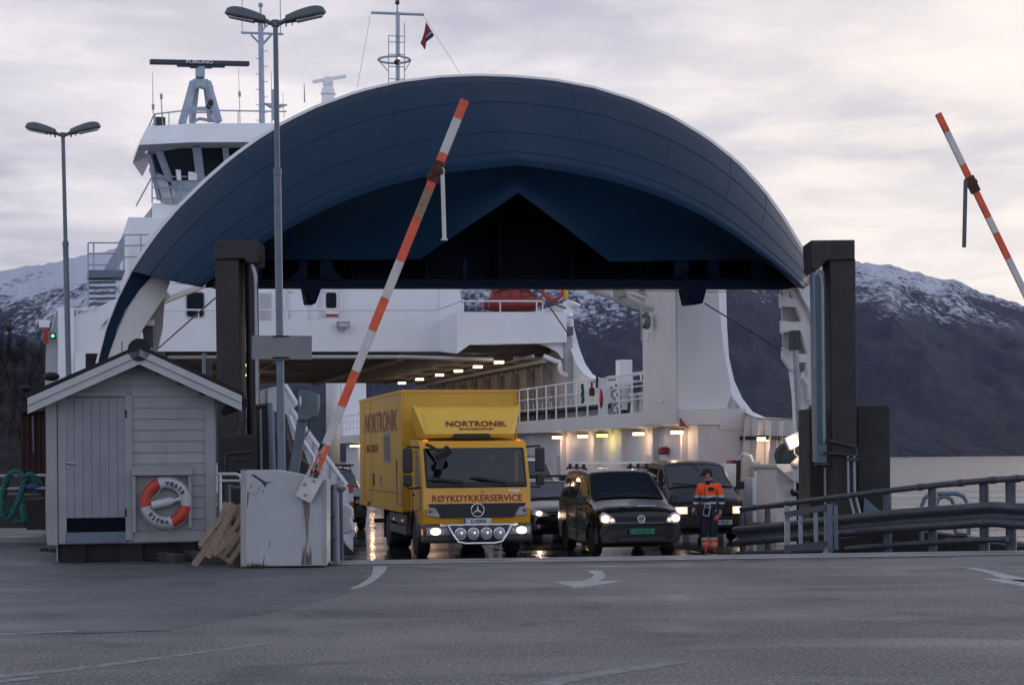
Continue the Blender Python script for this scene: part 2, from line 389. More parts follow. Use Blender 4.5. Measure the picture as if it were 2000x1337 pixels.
# ------------------------------------------------------------------ setting: water, hills, quay
def asphalt():
    m = bpy.data.materials.new('asphalt'); m.use_nodes = True; t = m.node_tree; b = t.nodes['Principled BSDF']
    tcn = t.nodes.new('ShaderNodeTexCoord')
    def nz(scale, detail, st=(1, 1, 1), dist=0.0):
        n = t.nodes.new('ShaderNodeTexNoise'); n.inputs['Scale'].default_value = scale; n.inputs['Detail'].default_value = detail; n.inputs['Distortion'].default_value = dist
        mp = t.nodes.new('ShaderNodeMapping'); mp.inputs['Scale'].default_value = st
        t.links.new(tcn.outputs['Object'], mp.inputs[0]); t.links.new(mp.outputs[0], n.inputs['Vector']); return n.outputs[0]
    def rng(x, a, c, o0, o1):
        n = t.nodes.new('ShaderNodeMapRange'); t.links.new(x, n.inputs[0])
        for i, q in enumerate((a, c, o0, o1)): n.inputs[i + 1].default_value = q
        return n.outputs[0]
    def mix(f, a, c, bl='MIX'):
        n = t.nodes.new('ShaderNodeMix'); n.data_type = 'RGBA'; n.blend_type = bl
        if isinstance(f, float): n.inputs[0].default_value = f
        else: t.links.new(f, n.inputs[0])
        for s_, x in ((n.inputs[6], a), (n.inputs[7], c)):
            if isinstance(x, tuple): s_.default_value = (*x, 1)
            else: t.links.new(x, s_)
        return n.outputs[2]
    big = nz(0.22, 4.0, (1, 0.6, 1), 0.4); mid = nz(1.1, 6.0); fine = nz(60.0, 2.0); speck = nz(30.0, 3.0)
    c = mix(rng(big, 0.40, 0.62, 0, 1), (0.105, 0.102, 0.102), (0.175, 0.168, 0.166))
    c = mix(rng(mid, 0.45, 0.75, 0, 0.55), c, (0.085, 0.083, 0.085))
    c = mix(rng(speck, 0.55, 0.68, 0, 0.75), c, (0.36, 0.345, 0.335))
    c = mix(rng(speck, 0.46, 0.34, 0, 0.8), c, (0.014, 0.014, 0.016))
    c = mix(rng(nz(0.75, 7.0, (1, 1, 1), 0.8), 0.56, 0.66, 0, 0.50), c, (0.038, 0.037, 0.040))   # oil and damp stains
    c = mix(rng(nz(1.6, 3.0, (1, .12, 1), 0.2), 0.60, 0.74, 0, 0.35), c, (0.050, 0.049, 0.052))
    t.links.new(c, b.inputs['Base Color'])
    t.links.new(rng(nz(0.5, 5.0, (0.5, 1.6, 1), 0.5), 0.44, 0.66, 0.72, 0.44), b.inputs['Roughness'])
    bn = t.nodes.new('ShaderNodeBump'); bn.inputs['Distance'].default_value = 0.014; t.links.new(fine, bn.inputs['Height'])
    b2 = t.nodes.new('ShaderNodeBump'); b2.inputs['Distance'].default_value = 0.03; t.links.new(nz(3.0, 3.0), b2.inputs['Height']); t.links.new(bn.outputs[0], b2.inputs['Normal'])
    t.links.new(b2.outputs[0], b.inputs['Normal']); return m
M['asphalt'] = asphalt()
M['asphalt_old'] = asphalt(); M['asphalt_old'].name = 'asphalt_old'
for n_ in M['asphalt_old'].node_tree.nodes:
    if n_.type == 'MIX':
        for s_ in (n_.inputs[6], n_.inputs[7]):
            if not s_.is_linked: s_.default_value = tuple(x * k for x, k in zip(s_.default_value, (.66, .68, .74, 1)))

def water_mat():
    m = bpy.data.materials.new('fjord_water'); m.use_nodes = True; t = m.node_tree; b = t.nodes['Principled BSDF']
    b.inputs['Base Color'].default_value = (0.05, 0.05, 0.06, 1); b.inputs['Roughness'].default_value = 0.13; b.inputs['IOR'].default_value = 1.7
    tcn = t.nodes.new('ShaderNodeTexCoord'); prev = None
    for sc, st, d in ((0.45, (0.40, 1.0, 1), 0.42), (0.06, (0.30, 1.0, 1), 1.8), (1.9, (0.6, 1, 1), 0.10)):
        mp = t.nodes.new('ShaderNodeMapping'); mp.inputs['Scale'].default_value = st
        n = t.nodes.new('ShaderNodeTexNoise'); n.inputs['Scale'].default_value = sc; n.inputs['Detail'].default_value = 5.0
        t.links.new(tcn.outputs['Object'], mp.inputs[0]); t.links.new(mp.outputs[0], n.inputs['Vector'])
        bn = t.nodes.new('ShaderNodeBump'); bn.inputs['Distance'].default_value = d; t.links.new(n.outputs[0], bn.inputs['Height'])
        if prev: t.links.new(prev, bn.inputs['Normal'])
        prev = bn.outputs[0]
    t.links.new(prev, b.inputs['Normal']); return m
M['water'] = water_mat()
SEA = -3.0
w = MB(); w.add([(-3100, -110, SEA), (3100, -110, SEA), (3100, 4300, SEA), (-3100, 4300, SEA)], [(0, 1, 2, 3)])
tag(w.build('fjord_water', 'water'), kind='structure')

# mountains across the fjord: a height field from the far shore up to the ridge
RIDGE = [(-1500, 640), (-600, 600), (-200, 560), (0, 528), (100, 512), (170, 499), (265, 480), (420, 462), (600, 452), (800, 455), (950, 468), (1100, 462), (1250, 470), (1400, 486), (1520, 497),
         (1600, 507), (1675, 511), (1740, 517), (1800, 533), (1850, 545), (1900, 562), (1950, 580), (2000, 597), (2100, 640), (2300, 700), (2800, 760), (3600, 800)]
SNOWV = [(-1500, 600), (0, 590), (200, 600), (320, 620), (800, 640), (1100, 655), (1200, 650), (1330, 600), (1500, 590), (1620, 596), (1700, 612), (1780, 640), (1860, 636), (1950, 636), (2100, 660), (2600, 720)]
def mountain_mat():
    m = bpy.data.materials.new('snowy_mountain'); m.use_nodes = True; t = m.node_tree; b = t.nodes['Principled BSDF']
    b.inputs['Roughness'].default_value = 0.9; b.inputs['Specular IOR Level'].default_value = 0.1
    at_ = t.nodes.new('ShaderNodeAttribute'); at_.attribute_name = 'snow'
    tcn = t.nodes.new('ShaderNodeTexCoord')
    def nz(scale, detail, st=(1, 1, 1), rough=0.6):
        n = t.nodes.new('ShaderNodeTexNoise'); n.inputs['Scale'].default_value = scale; n.inputs['Detail'].default_value = detail; n.inputs['Roughness'].default_value = rough
        mp = t.nodes.new('ShaderNodeMapping'); mp.inputs['Scale'].default_value = st
        t.links.new(tcn.outputs['Object'], mp.inputs[0]); t.links.new(mp.outputs[0], n.inputs['Vector']); return n.outputs[0]
    def mth(op, a, c):
        n = t.nodes.new('ShaderNodeMath'); n.operation = op
        for i, x in enumerate((a, c)):
            if isinstance(x, (int, float)): n.inputs[i].default_value = x
            else: t.links.new(x, n.inputs[i])
        return n.outputs[0]
    def rng(x, a, c, o0=0.0, o1=1.0):
        n = t.nodes.new('ShaderNodeMapRange'); n.interpolation_type = 'SMOOTHSTEP'; t.links.new(x, n.inputs[0])
        for i, q in enumerate((a, c, o0, o1)): n.inputs[i + 1].default_value = q
        return n.outputs[0]
    def mix(f, a, c):
        n = t.nodes.new('ShaderNodeMix'); n.data_type = 'RGBA'; t.links.new(f, n.inputs[0])
        for s_, x in ((n.inputs[6], a), (n.inputs[7], c)):
            if isinstance(x, tuple): s_.default_value = (*x, 1)
            else: t.links.new(x, s_)
        return n.outputs[2]
    patch = nz(0.0085, 9.0, (1, 0.35, 1.5), 0.70); trees = nz(0.10, 3.0, (1.0, 0.30, 1.0), 0.6); trunks = nz(0.075, 4.0, (2.2, 0.10, 0.6), 0.7)
    s = mth('ADD', at_.outputs['Fac'], mth('ADD', mth('MULTIPLY', mth('SUBTRACT', patch, 0.5), 4.6), mth('MULTIPLY', mth('SUBTRACT', trees, 0.5), 3.4)))
    snow = rng(s, 0.15, 1.25)
    forest = mix(rng(trunks, 0.32, 0.68), (0.002, 0.003, 0.009), (0.024, 0.023, 0.038))
    forest = mix(rng(nz(0.004, 4.0), 0.40, 0.65), forest, (0.006, 0.007, 0.016))
    t.links.new(mix(snow, forest, (0.50, 0.52, 0.58)), b.inputs['Base Color'])
    bn = t.nodes.new('ShaderNodeBump'); bn.inputs['Distance'].default_value = 5.0; t.links.new(trees, bn.inputs['Height']); t.links.new(bn.outputs[0], b.inputs['Normal'])
    return m
M['mountain'] = mountain_mat()
def mountains():
    us = [-1500 + 8.0 * i for i in range(625)]; D0, D1 = 1500.0, 3600.0; K = 70
    vs, fs, sn = [], [], []
    for u in us:
        vr = lerp(RIDGE, u); rv = ray(u, vr); tanr = rv.z
        jag = 0.0016 * mnoise.fractal(Vector((u * 0.02, 3.1, 0)), 0.8, 2.0, 4) + 0.0010 * mnoise.noise(Vector((u * 0.11, 9.0, 0)))
        for k in range(K + 8):
            q = k / K; d = D0 + (D1 - D0) * min(q, 1.0) + (max(0.0, q - 1.0)) * 6000
            tt = SEA / D0 + (tanr + jag - SEA / D0) * (min(q, 1.0) ** 0.80)
            z = H * 0 + d * tt
            amp = 34.0 * min(q, 1.0) * (1 - min(q, 1.0)) * 4
            z += amp * mnoise.fractal(Vector((u * 0.006, d * 0.0016, 1.7)), 0.9, 2.0, 5)
            if q > 1.0: z = max(SEA - 1.5, D1 * (tanr + jag) - (q - 1.0) * 5000)
            if k == 0: z = SEA - 1.0
            vs.append(Vector((rv.x * d, d, z + H * min(q, 1.0))))
            px_v = V0 - (vs[-1].z - H) / d * F - (u - 1000) * sr
            sn.append((lerp(SNOWV, u) - px_v) / 70.0 + (-0.22 if u > 500 else 0.75))
    n = K + 8
    for i in range(len(us) - 1):
        for k in range(n - 1): fs.append((i * n + k, (i + 1) * n + k, (i + 1) * n + k + 1, i * n + k + 1))
    b = MB(); b.add(vs, fs, 0, True); o = b.build('snowy_mountains', 'mountain')
    a = o.data.attributes.new('snow', 'FLOAT', 'POINT')
    a.data.foreach_set('value', [max(-1.2, min(2.2, x)) for x in sn])
    tag(o, kind='structure')
mountains()

# dark wooded slope close by on the left
mk('wooded_slope', (0.010, 0.011, 0.014), 0.95, var=0.5, vscale=0.12, col2=(0.026, 0.022, 0.022), bump=0.6, bscale=0.6, spec=0.1)
def near_slope():
    prof = [(-900, 380), (-500, 470), (-250, 545), (-100, 590), (0, 640), (50, 660), (90, 690), (115, 730), (140, 790), (170, 860), (200, 905)]
    rows = []
    for k in range(15):
        q = k / 14.0; row = []
        for i in range(80):
            u = -900 + i * (1100.0 / 79); v = lerp(prof, u); d = 130 + 150 * q + (u + 900) * 0.02
            top = ray(u, v).z * 290 + H; z = SEA - 0.5 + (top - SEA) * (q ** 0.85) + 4.0 * q * mnoise.fractal(Vector((u * 0.02, d * 0.05, 5)), 0.9, 2, 4)
            row.append(Vector((ray(u, v).x * d, d, z)))
        rows.append(row)
    rows.append([p + Vector((p.x * 0.3, 90, -60)) for p in rows[-1]])
    b = MB(); b.loft(rows, smooth=True); tag(b.build('wooded_slope', 'wooded_slope'), kind='structure')
    # bare winter trees over it, far too many to count
    t = MB(); rnd = random.Random(3); lv = []
    for i in range(1500):
        r_ = rnd.randrange(3, 15); j = rnd.randrange(8, 79); p = rows[r_][j] + Vector((rnd.uniform(-5, 5), rnd.uniform(-6, 6), 0))
        h = rnd.uniform(1.4, 3.0); top = p + Vector((rnd.uniform(-.5, .5), 0, h))
        t.tube([p - Vector((0, 0, 2)), (p + top) / 2, top], [0.035, 0.025, 0.01], 3)
        for k in range(11):
            f = rnd.uniform(0.25, 0.95); a = rnd.uniform(0, 6.28); l_ = (1.05 - f) * h * 0.42 + 0.4
            s_ = p.lerp(top, f); e_ = s_ + Vector((math.cos(a) * l_, math.sin(a) * l_, l_ * rnd.uniform(0.5, 1.1)))
            sd_ = Vector((-math.sin(a), math.cos(a), 0)) * 0.035
            t.add([s_ - sd_, s_ + sd_, e_], [(0, 1, 2)])
            for q in range(3):
                m_ = s_.lerp(e_, rnd.uniform(0.4, 1)); e2 = m_ + Vector((rnd.uniform(-.9, .9), rnd.uniform(-.9, .9), rnd.uniform(0.1, 1.1)))
                t.add([m_ - sd_ * 0.6, m_ + sd_ * 0.6, e2], [(0, 1, 2)])
    mk('bare_twigs', (0.018, 0.016, 0.017), 0.95, var=0.4, vscale=0.3, spec=0.1)
    tag(t.build('bare_woodland', 'bare_twigs'), 'bare dark winter woodland on the slope left of the ferry', 'woodland', kind='stuff')
near_slope()

# quay and road
q = MB()
edge = [Vector((7.64, 26.75, 0)), Vector((-2.65, 25.62, 0))]
ground = [(-120, -90, 0), (120, -90, 0), (120, 39, 0), (7.64, 26.75, 0), (-2.65, 25.62, 0), (-2.95, 31, 0), (-8.6, 33.5, 0), (-9.5, 58, 0), (-120, 75, 0)]
q.prism(ground, (0, 0, -6)); tag(q.build('quay_road', 'asphalt'), kind='structure')
mk('edge_plate', (0.26, 0.26, 0.27), 0.55, 0.1, var=0.35, vscale=3, streak=0.5, streakcol=(0.12, 0.10, 0.09), bump=0.002, bscale=60)
e0, e1 = Vector((-2.60, 25.64, 0)), Vector((9.5, 26.97, 0)); en = Vector((-(e1 - e0).y, (e1 - e0).x, 0)).normalized()
b = MB(); b.prism([e0 + en * 0.10, e1 + en * 0.10, e1 + en * 1.15, e0 + en * 1.15], (0, 0, -0.25)); b.xf(Matrix.Translation((0, 0, 0.006)))
tag(b.build('quay_edge_plate', 'edge_plate'), kind='structure')
b = MB()                                     # sealed joints and rubber strips along the quay edge
for off, wdt, x0, x1 in ((-0.28, 0.07, 0.25, 0.75), (-0.62, 0.04, 0.02, 0.62), (0.0, 0.10, 0.0, 1.0), (0.62, 0.05, 0.1, 0.9)):
    a_, c_ = e0.lerp(e1, x0), e0.lerp(e1, x1); z = Vector((0, 0, 0.004 if off <= 0 else 0.010)); k = 24
    rows = [[a_.lerp(c_, i / k) + en * (off + 0.02 * math.sin(i * 1.9)) + z, a_.lerp(c_, i / k) + en * (off + wdt + 0.02 * math.sin(i * 2.7)) + z] for i in range(k + 1)]
    b.loft(rows, smooth=False)
tag(b.build('quay_joint', 'rubber'), kind='structure')
mk('linkspan_deck', (0.060, 0.062, 0.060), 0.30, var=0.5, vscale=0.7, col2=(0.10, 0.098, 0.092), rvar=0.14, bump=0.003, bscale=25)
b = MB(); f0, f1 = frF(-3.7, -4.9), frF(5.2, -4.9)
n0, n1 = e0 + en * 1.15 + Vector((-0.05, 0, -0.01)), e0.lerp(e1, 0.78) + en * 1.15 + Vector((0, 0, -0.01))
b.prism([n0, n1, f1 + Vector((0, 0, 0.01)), f0 + Vector((0, 0, 0.01))], (0, 0, -0.8)); tag(b.build('linkspan', 'linkspan_deck'), kind='structure')

g = [gz(u, v) for u, v in ((-420, 1250), (0, 1240), (150, 1236), (330, 1230), (400, 1216), (450, 1206), (500, 1199), (560, 1187), (610, 1177), (650, 1166), (690, 1152), (712, 1136), (704, 1120), (690, 1107.5))]
for k in range(1, len(g) - 1): g[k] = g[k] + Vector((0.05 * math.sin(k * 2.3), 0.10 * math.sin(k * 1.7), 0))
b = MB(); b.prism([Vector((p.x, p.y, -0.002)) for p in g] + [Vector((-2.75, 25.60, -.002)), Vector((-3.05, 30.8, -.002)), Vector((-8.4, 33, -.002)), Vector((-9.6, 57, -.002)), Vector((-60, 57, -.002)), Vector((-60, g[0].y, -.002))], (0, 0, 0.005)); tag(b.build('old_asphalt', 'asphalt_old'), kind='structure')
b = MB(); rnd = random.Random(11)             # tar seam and cracks
def crack(px, w_, jit=.05):
    P = []
    for (u0, v0), (u1, v1) in zip(px, px[1:]):
        a_, c_ = gz(u0, v0), gz(u1, v1); n = max(2, int((c_ - a_).length / .18))
        for i in range(n): P.append(a_.lerp(c_, i / n) + Vector((rnd.uniform(-jit, jit), rnd.uniform(-jit, jit), 0.0045)))
    wd = [w_ * rnd.uniform(.3, 1.3) for _ in P]
    b.loft([[p + Vector((0, -q_, 0)) for p, q_ in zip(P, wd)], [p + Vector((.3 * q_, q_, 0)) for p, q_ in zip(P, wd)]], smooth=False)
crack([(150, 1237), (330, 1231), (400, 1217), (450, 1207), (500, 1200), (560, 1188), (610, 1178), (650, 1167), (690, 1153)], .022, .03)
crack([(240, 1190), (300, 1176), (380, 1182), (470, 1178)], .014); crack([(560, 1190), (640, 1215), (760, 1225)], .008); crack([(1180, 1120), (1260, 1128), (1400, 1124), (1500, 1131)], .010); crack([(900, 1195), (1040, 1180), (1200, 1183)], .007)
tag(b.build('road_crack', 'rubber'), kind='structure')
def mark(name, polys, m, label, cat, z=0.005, group=None):
    b = MB()
    for p in polys:
        g = [gz(u, v) for u, v in p]; b.prism([Vector((c.x, c.y, 0.0005)) for c in g], (0, 0, z))
    return tag(b.build(name, m), label, cat, group, 'structure')
mark('turn_arrow_marking', [[(1145, 1114), (1175, 1114), (1182, 1122), (1180, 1129), (1168, 1134.5), (1135, 1134.5), (1155, 1129), (1160, 1122)], [(1083, 1136), (1135, 1135), (1220, 1134), (1170, 1141), (1122, 1148)]], 'marking', 'faded white turn arrow painted on road before yellow truck', 'road marking')
mark('turn_arrow_marking', [[(1872, 1107), (1915, 1110), (1965, 1121), (2010, 1131), (2010, 1138), (1960, 1131), (1930, 1119), (1900, 1112)], [(1918, 1130), (1960, 1131), (2040, 1134), (2075, 1150), (2000, 1145)]], 'marking', 'white turn arrow painted on road below the guard rail', 'road marking')
mark('edge_line_marking', [[(729, 1106), (757, 1106), (752, 1116), (740, 1127), (728, 1136), (706, 1146), (680, 1151), (700, 1142), (716, 1133), (726, 1122)]], 'marking', 'short curved white line painted from ferry ramp edge', 'road marking')
mark('lane_line_marking', [[(-60, 1239), (0, 1237), (150, 1231), (153, 1233), (0, 1240.5), (-60, 1243)]], 'marking_worn', 'thin white line in front of grey shed', 'road marking')
mark('lane_line_marking', [[(-40, 1322), (120, 1307), (250, 1290), (400, 1271), (520, 1256), (530, 1258), (440, 1269), (280, 1291), (150, 1309), (-40, 1328)], [(-40, 1331), (75, 1321), (76, 1325), (-40, 1338)]], 'marking_worn', 'long worn white line on road at lower left corner', 'road marking')
mark('lane_line_marking', [[(980, 1350), (1100, 1321), (1200, 1306), (1290, 1294), (1338, 1292), (1347, 1294), (1300, 1301), (1220, 1313), (1150, 1324), (1040, 1350)]], 'marking_worn', 'white dash painted on road at lower centre', 'road marking')
# ------------------------------------------------------------------ the ferry (x to the right across her, y aft, z up from the car deck)
ferry = thing('car_ferry', 'white car ferry with raised dark blue bow visor loading at the quay', 'ferry', FO, TH)
def fpart(b, name, m, bevel=0.0, parent=None, **k): return b.build(name, m, parent or ferry, bevel, **k)
def ppoly(b, px, ly, depth, mi=0): return b.prism([Fy(u, v, ly) for u, v in px], (0, depth, 0), mi)
def xpoly(b, px, lx, th, mi=0): return b.prism([Fx(u, v, lx) for u, v in px], (th, 0, 0), mi)

# hull and car deck
plan = [(-3.9, -4.85), (5.3, -4.85), (6.6, -2.2), (7.6, 0.0), (8.1, 4), (8.3, 20), (8.3, 64), (6.5, 71), (-6.5, 71), (-8.3, 64), (-9.4, 22), (-8.6, 8), (-8.1, 3), (-7.4, -0.5), (-6.0, -3.0)]
b = MB(); b.prism([(x, y, -0.012) for x, y in plan], (0, 0, -3.2)); fpart(b, 'hull', 'navy')
b = MB(); b.add([(x, y, 0) for x, y in plan], [tuple(range(len(plan)))]); fpart(b, 'car_deck', 'deck')
b = MB()
for x in (-3.9, -0.05, 3.5):
    for k in range(14): b.box(x - 0.06, x + 0.06, -4.4 + k * 4, -1.9 + k * 4, 0.002, 0.006)
b.box(-3.9, -0.4, -4.35, -4.2, 0.002, 0.006); b.box(-3.7, -1.0, -4.75, -4.66, 0.002, 0.006)
mk('deck_line', (0.38, 0.20, 0.05), 0.4, var=0.5, vscale=5, col2=(0.10, 0.07, 0.05)); fpart(b, 'lane_line', 'deck_line')

# ---- bow visor, raised
A = [(258, 529), (280, 495), (312, 450), (350, 406), (400, 356), (450, 312), (500, 275), (560, 238), (620, 209), (700, 180), (780, 161), (860, 151), (930, 148), (1000, 150), (1080, 157), (1160, 172), (1240, 197),
     (1310, 228), (1380, 270), (1440, 318), (1490, 372), (1530, 428), (1563, 484), (1587, 529)]
B_ = [(394, 561), (415, 544), (440, 524), (470, 502), (505, 479), (545, 457), (590, 432), (640, 407), (690, 386), (750, 366), (820, 347), (900, 334), (1000, 327), (1060, 331), (1120, 339), (1190, 353),
      (1250, 371), (1310, 393), (1370, 421), (1425, 454), (1475, 489), (1515, 518), (1545, 542), (1569, 564)]
def resample(px, fly, n):
    p = [Fy(u, v, fly(i / (len(px) - 1))) for i, (u, v) in enumerate(px)]
    ln = [0]
    for i in range(1, len(p)): ln.append(ln[-1] + (p[i] - p[i - 1]).length)
    out = []
    for k in range(n + 1):
        t = ln[-1] * k / n
        for i in range(1, len(p)):
            if ln[i] >= t - 1e-6:
                f = (t - ln[i - 1]) / (ln[i] - ln[i - 1]); out.append(p[i - 1].lerp(p[i], f)); break
    return out
NA = 64
LA = resample(A, lambda t: 2.0 + 1.1 * math.sin(math.pi * t), NA)
LB = resample(B_, lambda t: -0.55 - 0.35 * math.sin(math.pi * t) , NA)
# the stem: the knuckle line comes to a soft point amidships
rows = []
for k in range(13):
    t = k / 12.0; row = []
    for i in range(NA + 1):
        p = LA[i].lerp(LB[i], t); o_ = math.sin(math.pi * t)
        e = Vector((p.x * 0.10, 0, (p.z - 5.5) * 0.05)); p = p + e * o_ * 0.16 + Vector((0, -0.05, 0)) * o_
        c_ = abs(i - NA / 2.0) / (NA / 2.0); p.y -= 0.30 * max(0.0, 1 - c_ * 5) ** 1.5 * t
        row.append(p)
    rows.append(row)
visor = MB(); visor.loft(rows, smooth=True)
visor_o = fpart(visor, 'visor_shell', 'navy')
sol = visor_o.modifiers.new('t', 'SOLIDIFY'); sol.thickness = 0.012; sol.offset = 0
def onshell(i, t):
    f = t * 12; k = min(11, int(f)); f -= k; i0 = min(NA - 1, int(i)); g = i - i0
    a_ = rows[k][i0].lerp(rows[k][i0 + 1], g); c_ = rows[k + 1][i0].lerp(rows[k + 1][i0 + 1], g); return a_.lerp(c_, f)
b = MB()                                     # weld seams between the shell plates
for t in (0.33, 0.66, 0.86): b.tube([onshell(i, t) + Vector((0, -0.004, 0)) for i in range(NA + 1)], 0.016, 4)
for i, t0, t1 in ((12, 0, 0.86), (24, 0, 0.33), (20, .33, 1), (39, 0, .66), (47, 0.33, 0.86), (53, 0, 0.86), (57, 0, 0.66), (5.5, 0, 1)):
    b.tube([onshell(i, t0 + (t1 - t0) * k / 10) + Vector((0, -0.004, 0)) for k in range(11)], 0.014, 4)
mk('seam', (0.013, 0.036, 0.070), 0.6, spec=.05); fpart(b, 'weld_seam', 'seam', parent=visor_o)
b = MB(); b.loft([[p + Vector((p.x * .008, 0.0, .05)) for p in LA], [p + Vector((0, -.03, -0.02)) for p in LA], [p + Vector((-p.x * .012, 0.14, -0.02)) for p in LA], [p + Vector((p.x * .008, 0.16, .05)) for p in LA], [p + Vector((p.x * .008, 0.0, .05)) for p in LA]], smooth=False)
fpart(b, 'visor_rim', 'cream', parent=visor_o)
# underside of the bow between knuckle and the notch at the stem
C_ = [(420, 545), (452, 522), (490, 508), (560, 507), (640, 507), (720, 507), (820, 506), (868, 473), (916, 441), (964, 409), (1012, 377), (1060, 412), (1105, 445), (1148, 478), (1190, 511), (1270, 509.5), (1350, 508), (1430, 507), (1500, 506), (1530, 532), (1556, 553)]
def cly(t, u): return 0.35 - 1.1 * max(0.0, 1 - abs(u - 1010) / 200.0)
PC = [Fy(u, v, cly(0, u)) for u, v in C_]
def rs3(p, n):
    ln = [0]
    for i in range(1, len(p)): ln.append(ln[-1] + (p[i] - p[i - 1]).length)
    out = []
    for k in range(n + 1):
        t = ln[-1] * k / n
        for i in range(1, len(p)):
            if ln[i] >= t - 1e-6: out.append(p[i - 1].lerp(p[i], (t - ln[i - 1]) / (ln[i] - ln[i - 1]))); break
    return out
# pair the two lines by sideways position so the plates run straight down
def at_x(line, x):
    for p, q_ in zip(line, line[1:]):
        if (p.x - x) * (q_.x - x) <= 0 and abs(p.x - q_.x) > 1e-6: return p.lerp(q_, (x - p.x) / (q_.x - p.x))
    return line[0] if abs(line[0].x - x) < abs(line[-1].x - x) else line[-1]
xs = sorted(set([PC[0].x + (PC[-1].x - PC[0].x) * i / 72 for i in range(73)] + [p.x for p in PC]))
top = [at_x(rows[12], x) for x in xs]; bot = [at_x(PC, x) for x in xs]
ur = []
for k in range(7):
    t = k / 6.0; r_ = []
    for a_, c_ in zip(top, bot):
        p = a_.lerp(c_, t); s_ = max(0.0, 1 - abs(p.x) / 3.2)
        p.y += 0.75 * math.sin(math.pi * t) * (1 - s_) * 0.25 + 0.25 * math.sin(math.pi * t) * s_; r_.append(p)
    ur.append(r_)
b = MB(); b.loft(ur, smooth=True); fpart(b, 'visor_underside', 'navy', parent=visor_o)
# hollow inside the visor, its shade put into the near-black colour: beam with openings, side and back plates
def fr(u, v, ly=0.42): return Fy(u, v, ly)
b = MB()
b.prism([fr(u, v) for u, v in ((418, 547), (495, 545), (1540, 546), (1560, 560), (1545, 562), (495, 560), (420, 560))], (0, 0.5, 0))
for u0, u1 in ((495, 512), (585, 600), (625, 650), (905, 912), (1318, 1345), (1385, 1405), (1470, 1500)):
    b.prism([fr(u0, 506), fr(u1, 506), fr(u1, 548), fr(u0, 548)], (0, 0.12, 0))
b.prism([fr(u, v) for u, v in ((1318, 545), (1345, 520), (1345, 548), (1290, 548))], (0, 0.11, 0)); b.prism([fr(u, v) for u, v in ((1385, 520), (1385, 548), (1430, 548), (1405, 540))], (0, 0.11, 0))
b.prism([fr(u, v) for u, v in ((585, 548), (560, 548), (585, 525))], (0, 0.11, 0)); b.prism([fr(u, v) for u, v in ((650, 525), (676, 548), (650, 548))], (0, 0.11, 0))
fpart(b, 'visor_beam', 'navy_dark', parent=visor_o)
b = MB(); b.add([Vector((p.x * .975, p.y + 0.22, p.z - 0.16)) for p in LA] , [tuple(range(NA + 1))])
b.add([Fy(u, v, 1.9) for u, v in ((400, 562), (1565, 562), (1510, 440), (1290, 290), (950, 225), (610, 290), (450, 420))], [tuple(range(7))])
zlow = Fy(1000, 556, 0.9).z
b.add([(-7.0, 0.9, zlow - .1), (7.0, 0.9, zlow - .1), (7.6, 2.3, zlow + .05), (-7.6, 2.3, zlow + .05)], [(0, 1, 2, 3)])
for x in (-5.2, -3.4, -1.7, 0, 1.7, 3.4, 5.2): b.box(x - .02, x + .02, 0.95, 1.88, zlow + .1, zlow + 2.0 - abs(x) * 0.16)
fpart(b, 'visor_inside', 'navy_shade', parent=visor_o)
for px in ([(594, 560), (629, 560), (617, 592), (600, 592)], [(1340, 562), (1381, 562), (1373, 592), (1347, 594)]):
    b = MB(); b.prism([Fy(u, v, 0.05) for u, v in px], (0, 0.55, 0)); b.prism([Fy(px[0][0] + 8, 572, -0.02), Fy(px[1][0] - 8, 572, -0.02), Fy(px[2][0] - 3, 589, -0.02), Fy(px[3][0] + 3, 589, -0.02)], (0, .1, 0)); fpart(b, 'locking_lug', 'navy_dark', 0.015, parent=visor_o)

# visor arms and their hydraulic rams
b = MB(); ppoly(b, [(258, 530), (297, 537), (270, 566), (248, 600), (228, 645), (210, 695), (200, 735), (186, 745), (193, 700), (208, 640), (231, 582)], 2.15, 1.1)
arm_l = fpart(b, 'visor_arm', 'navy', 0.02)
b = MB(); ppoly(b, [(297, 537), (333, 548), (322, 580), (300, 612), (278, 645), (262, 690), (250, 740), (200, 740), (211, 695), (229, 645), (249, 600), (271, 566)], 2.20, 1.0); ppoly(b, [(255, 528), (259, 531), (232, 583), (209, 641), (194, 700), (187, 745), (183, 745), (190, 700), (205, 640), (228, 582)], 2.1, 1.2); fpart(b, 'arm_web', 'cream', 0.02, parent=arm_l)
b = MB(); ppoly(b, [(300, 612), (322, 580), (318, 640), (305, 700), (290, 700), (278, 645)], 2.9, 0.1); fpart(b, 'arm_bracket', 'greywall', parent=arm_l)
b = MB(); ppoly(b, [(284, 625), (301, 624), (303, 634), (284, 636)], 2.4, 0.2); fpart(b, 'arm_rib', 'cream', parent=arm_l)
def ram(u0, v0, u1, v1, ly):
    b = MB(); p, q_ = Fy(u0, v0, ly), Fy(u1, v1, ly); m_ = p.lerp(q_, 0.12)
    b.tube([m_, q_], 0.075, 14, 0); b.tube([p, m_], 0.08, 10, 1); b.beam(p + Vector((0, 0, .12)), p - Vector((0, 0, .35)), 0.26, 0.2, 1); return fpart(b, 'hydraulic_ram', ['steel', 'steel_dark'])
ram(289, 648, 289, 760, 2.6); ram(1552, 655, 1562, 842, 2.0)
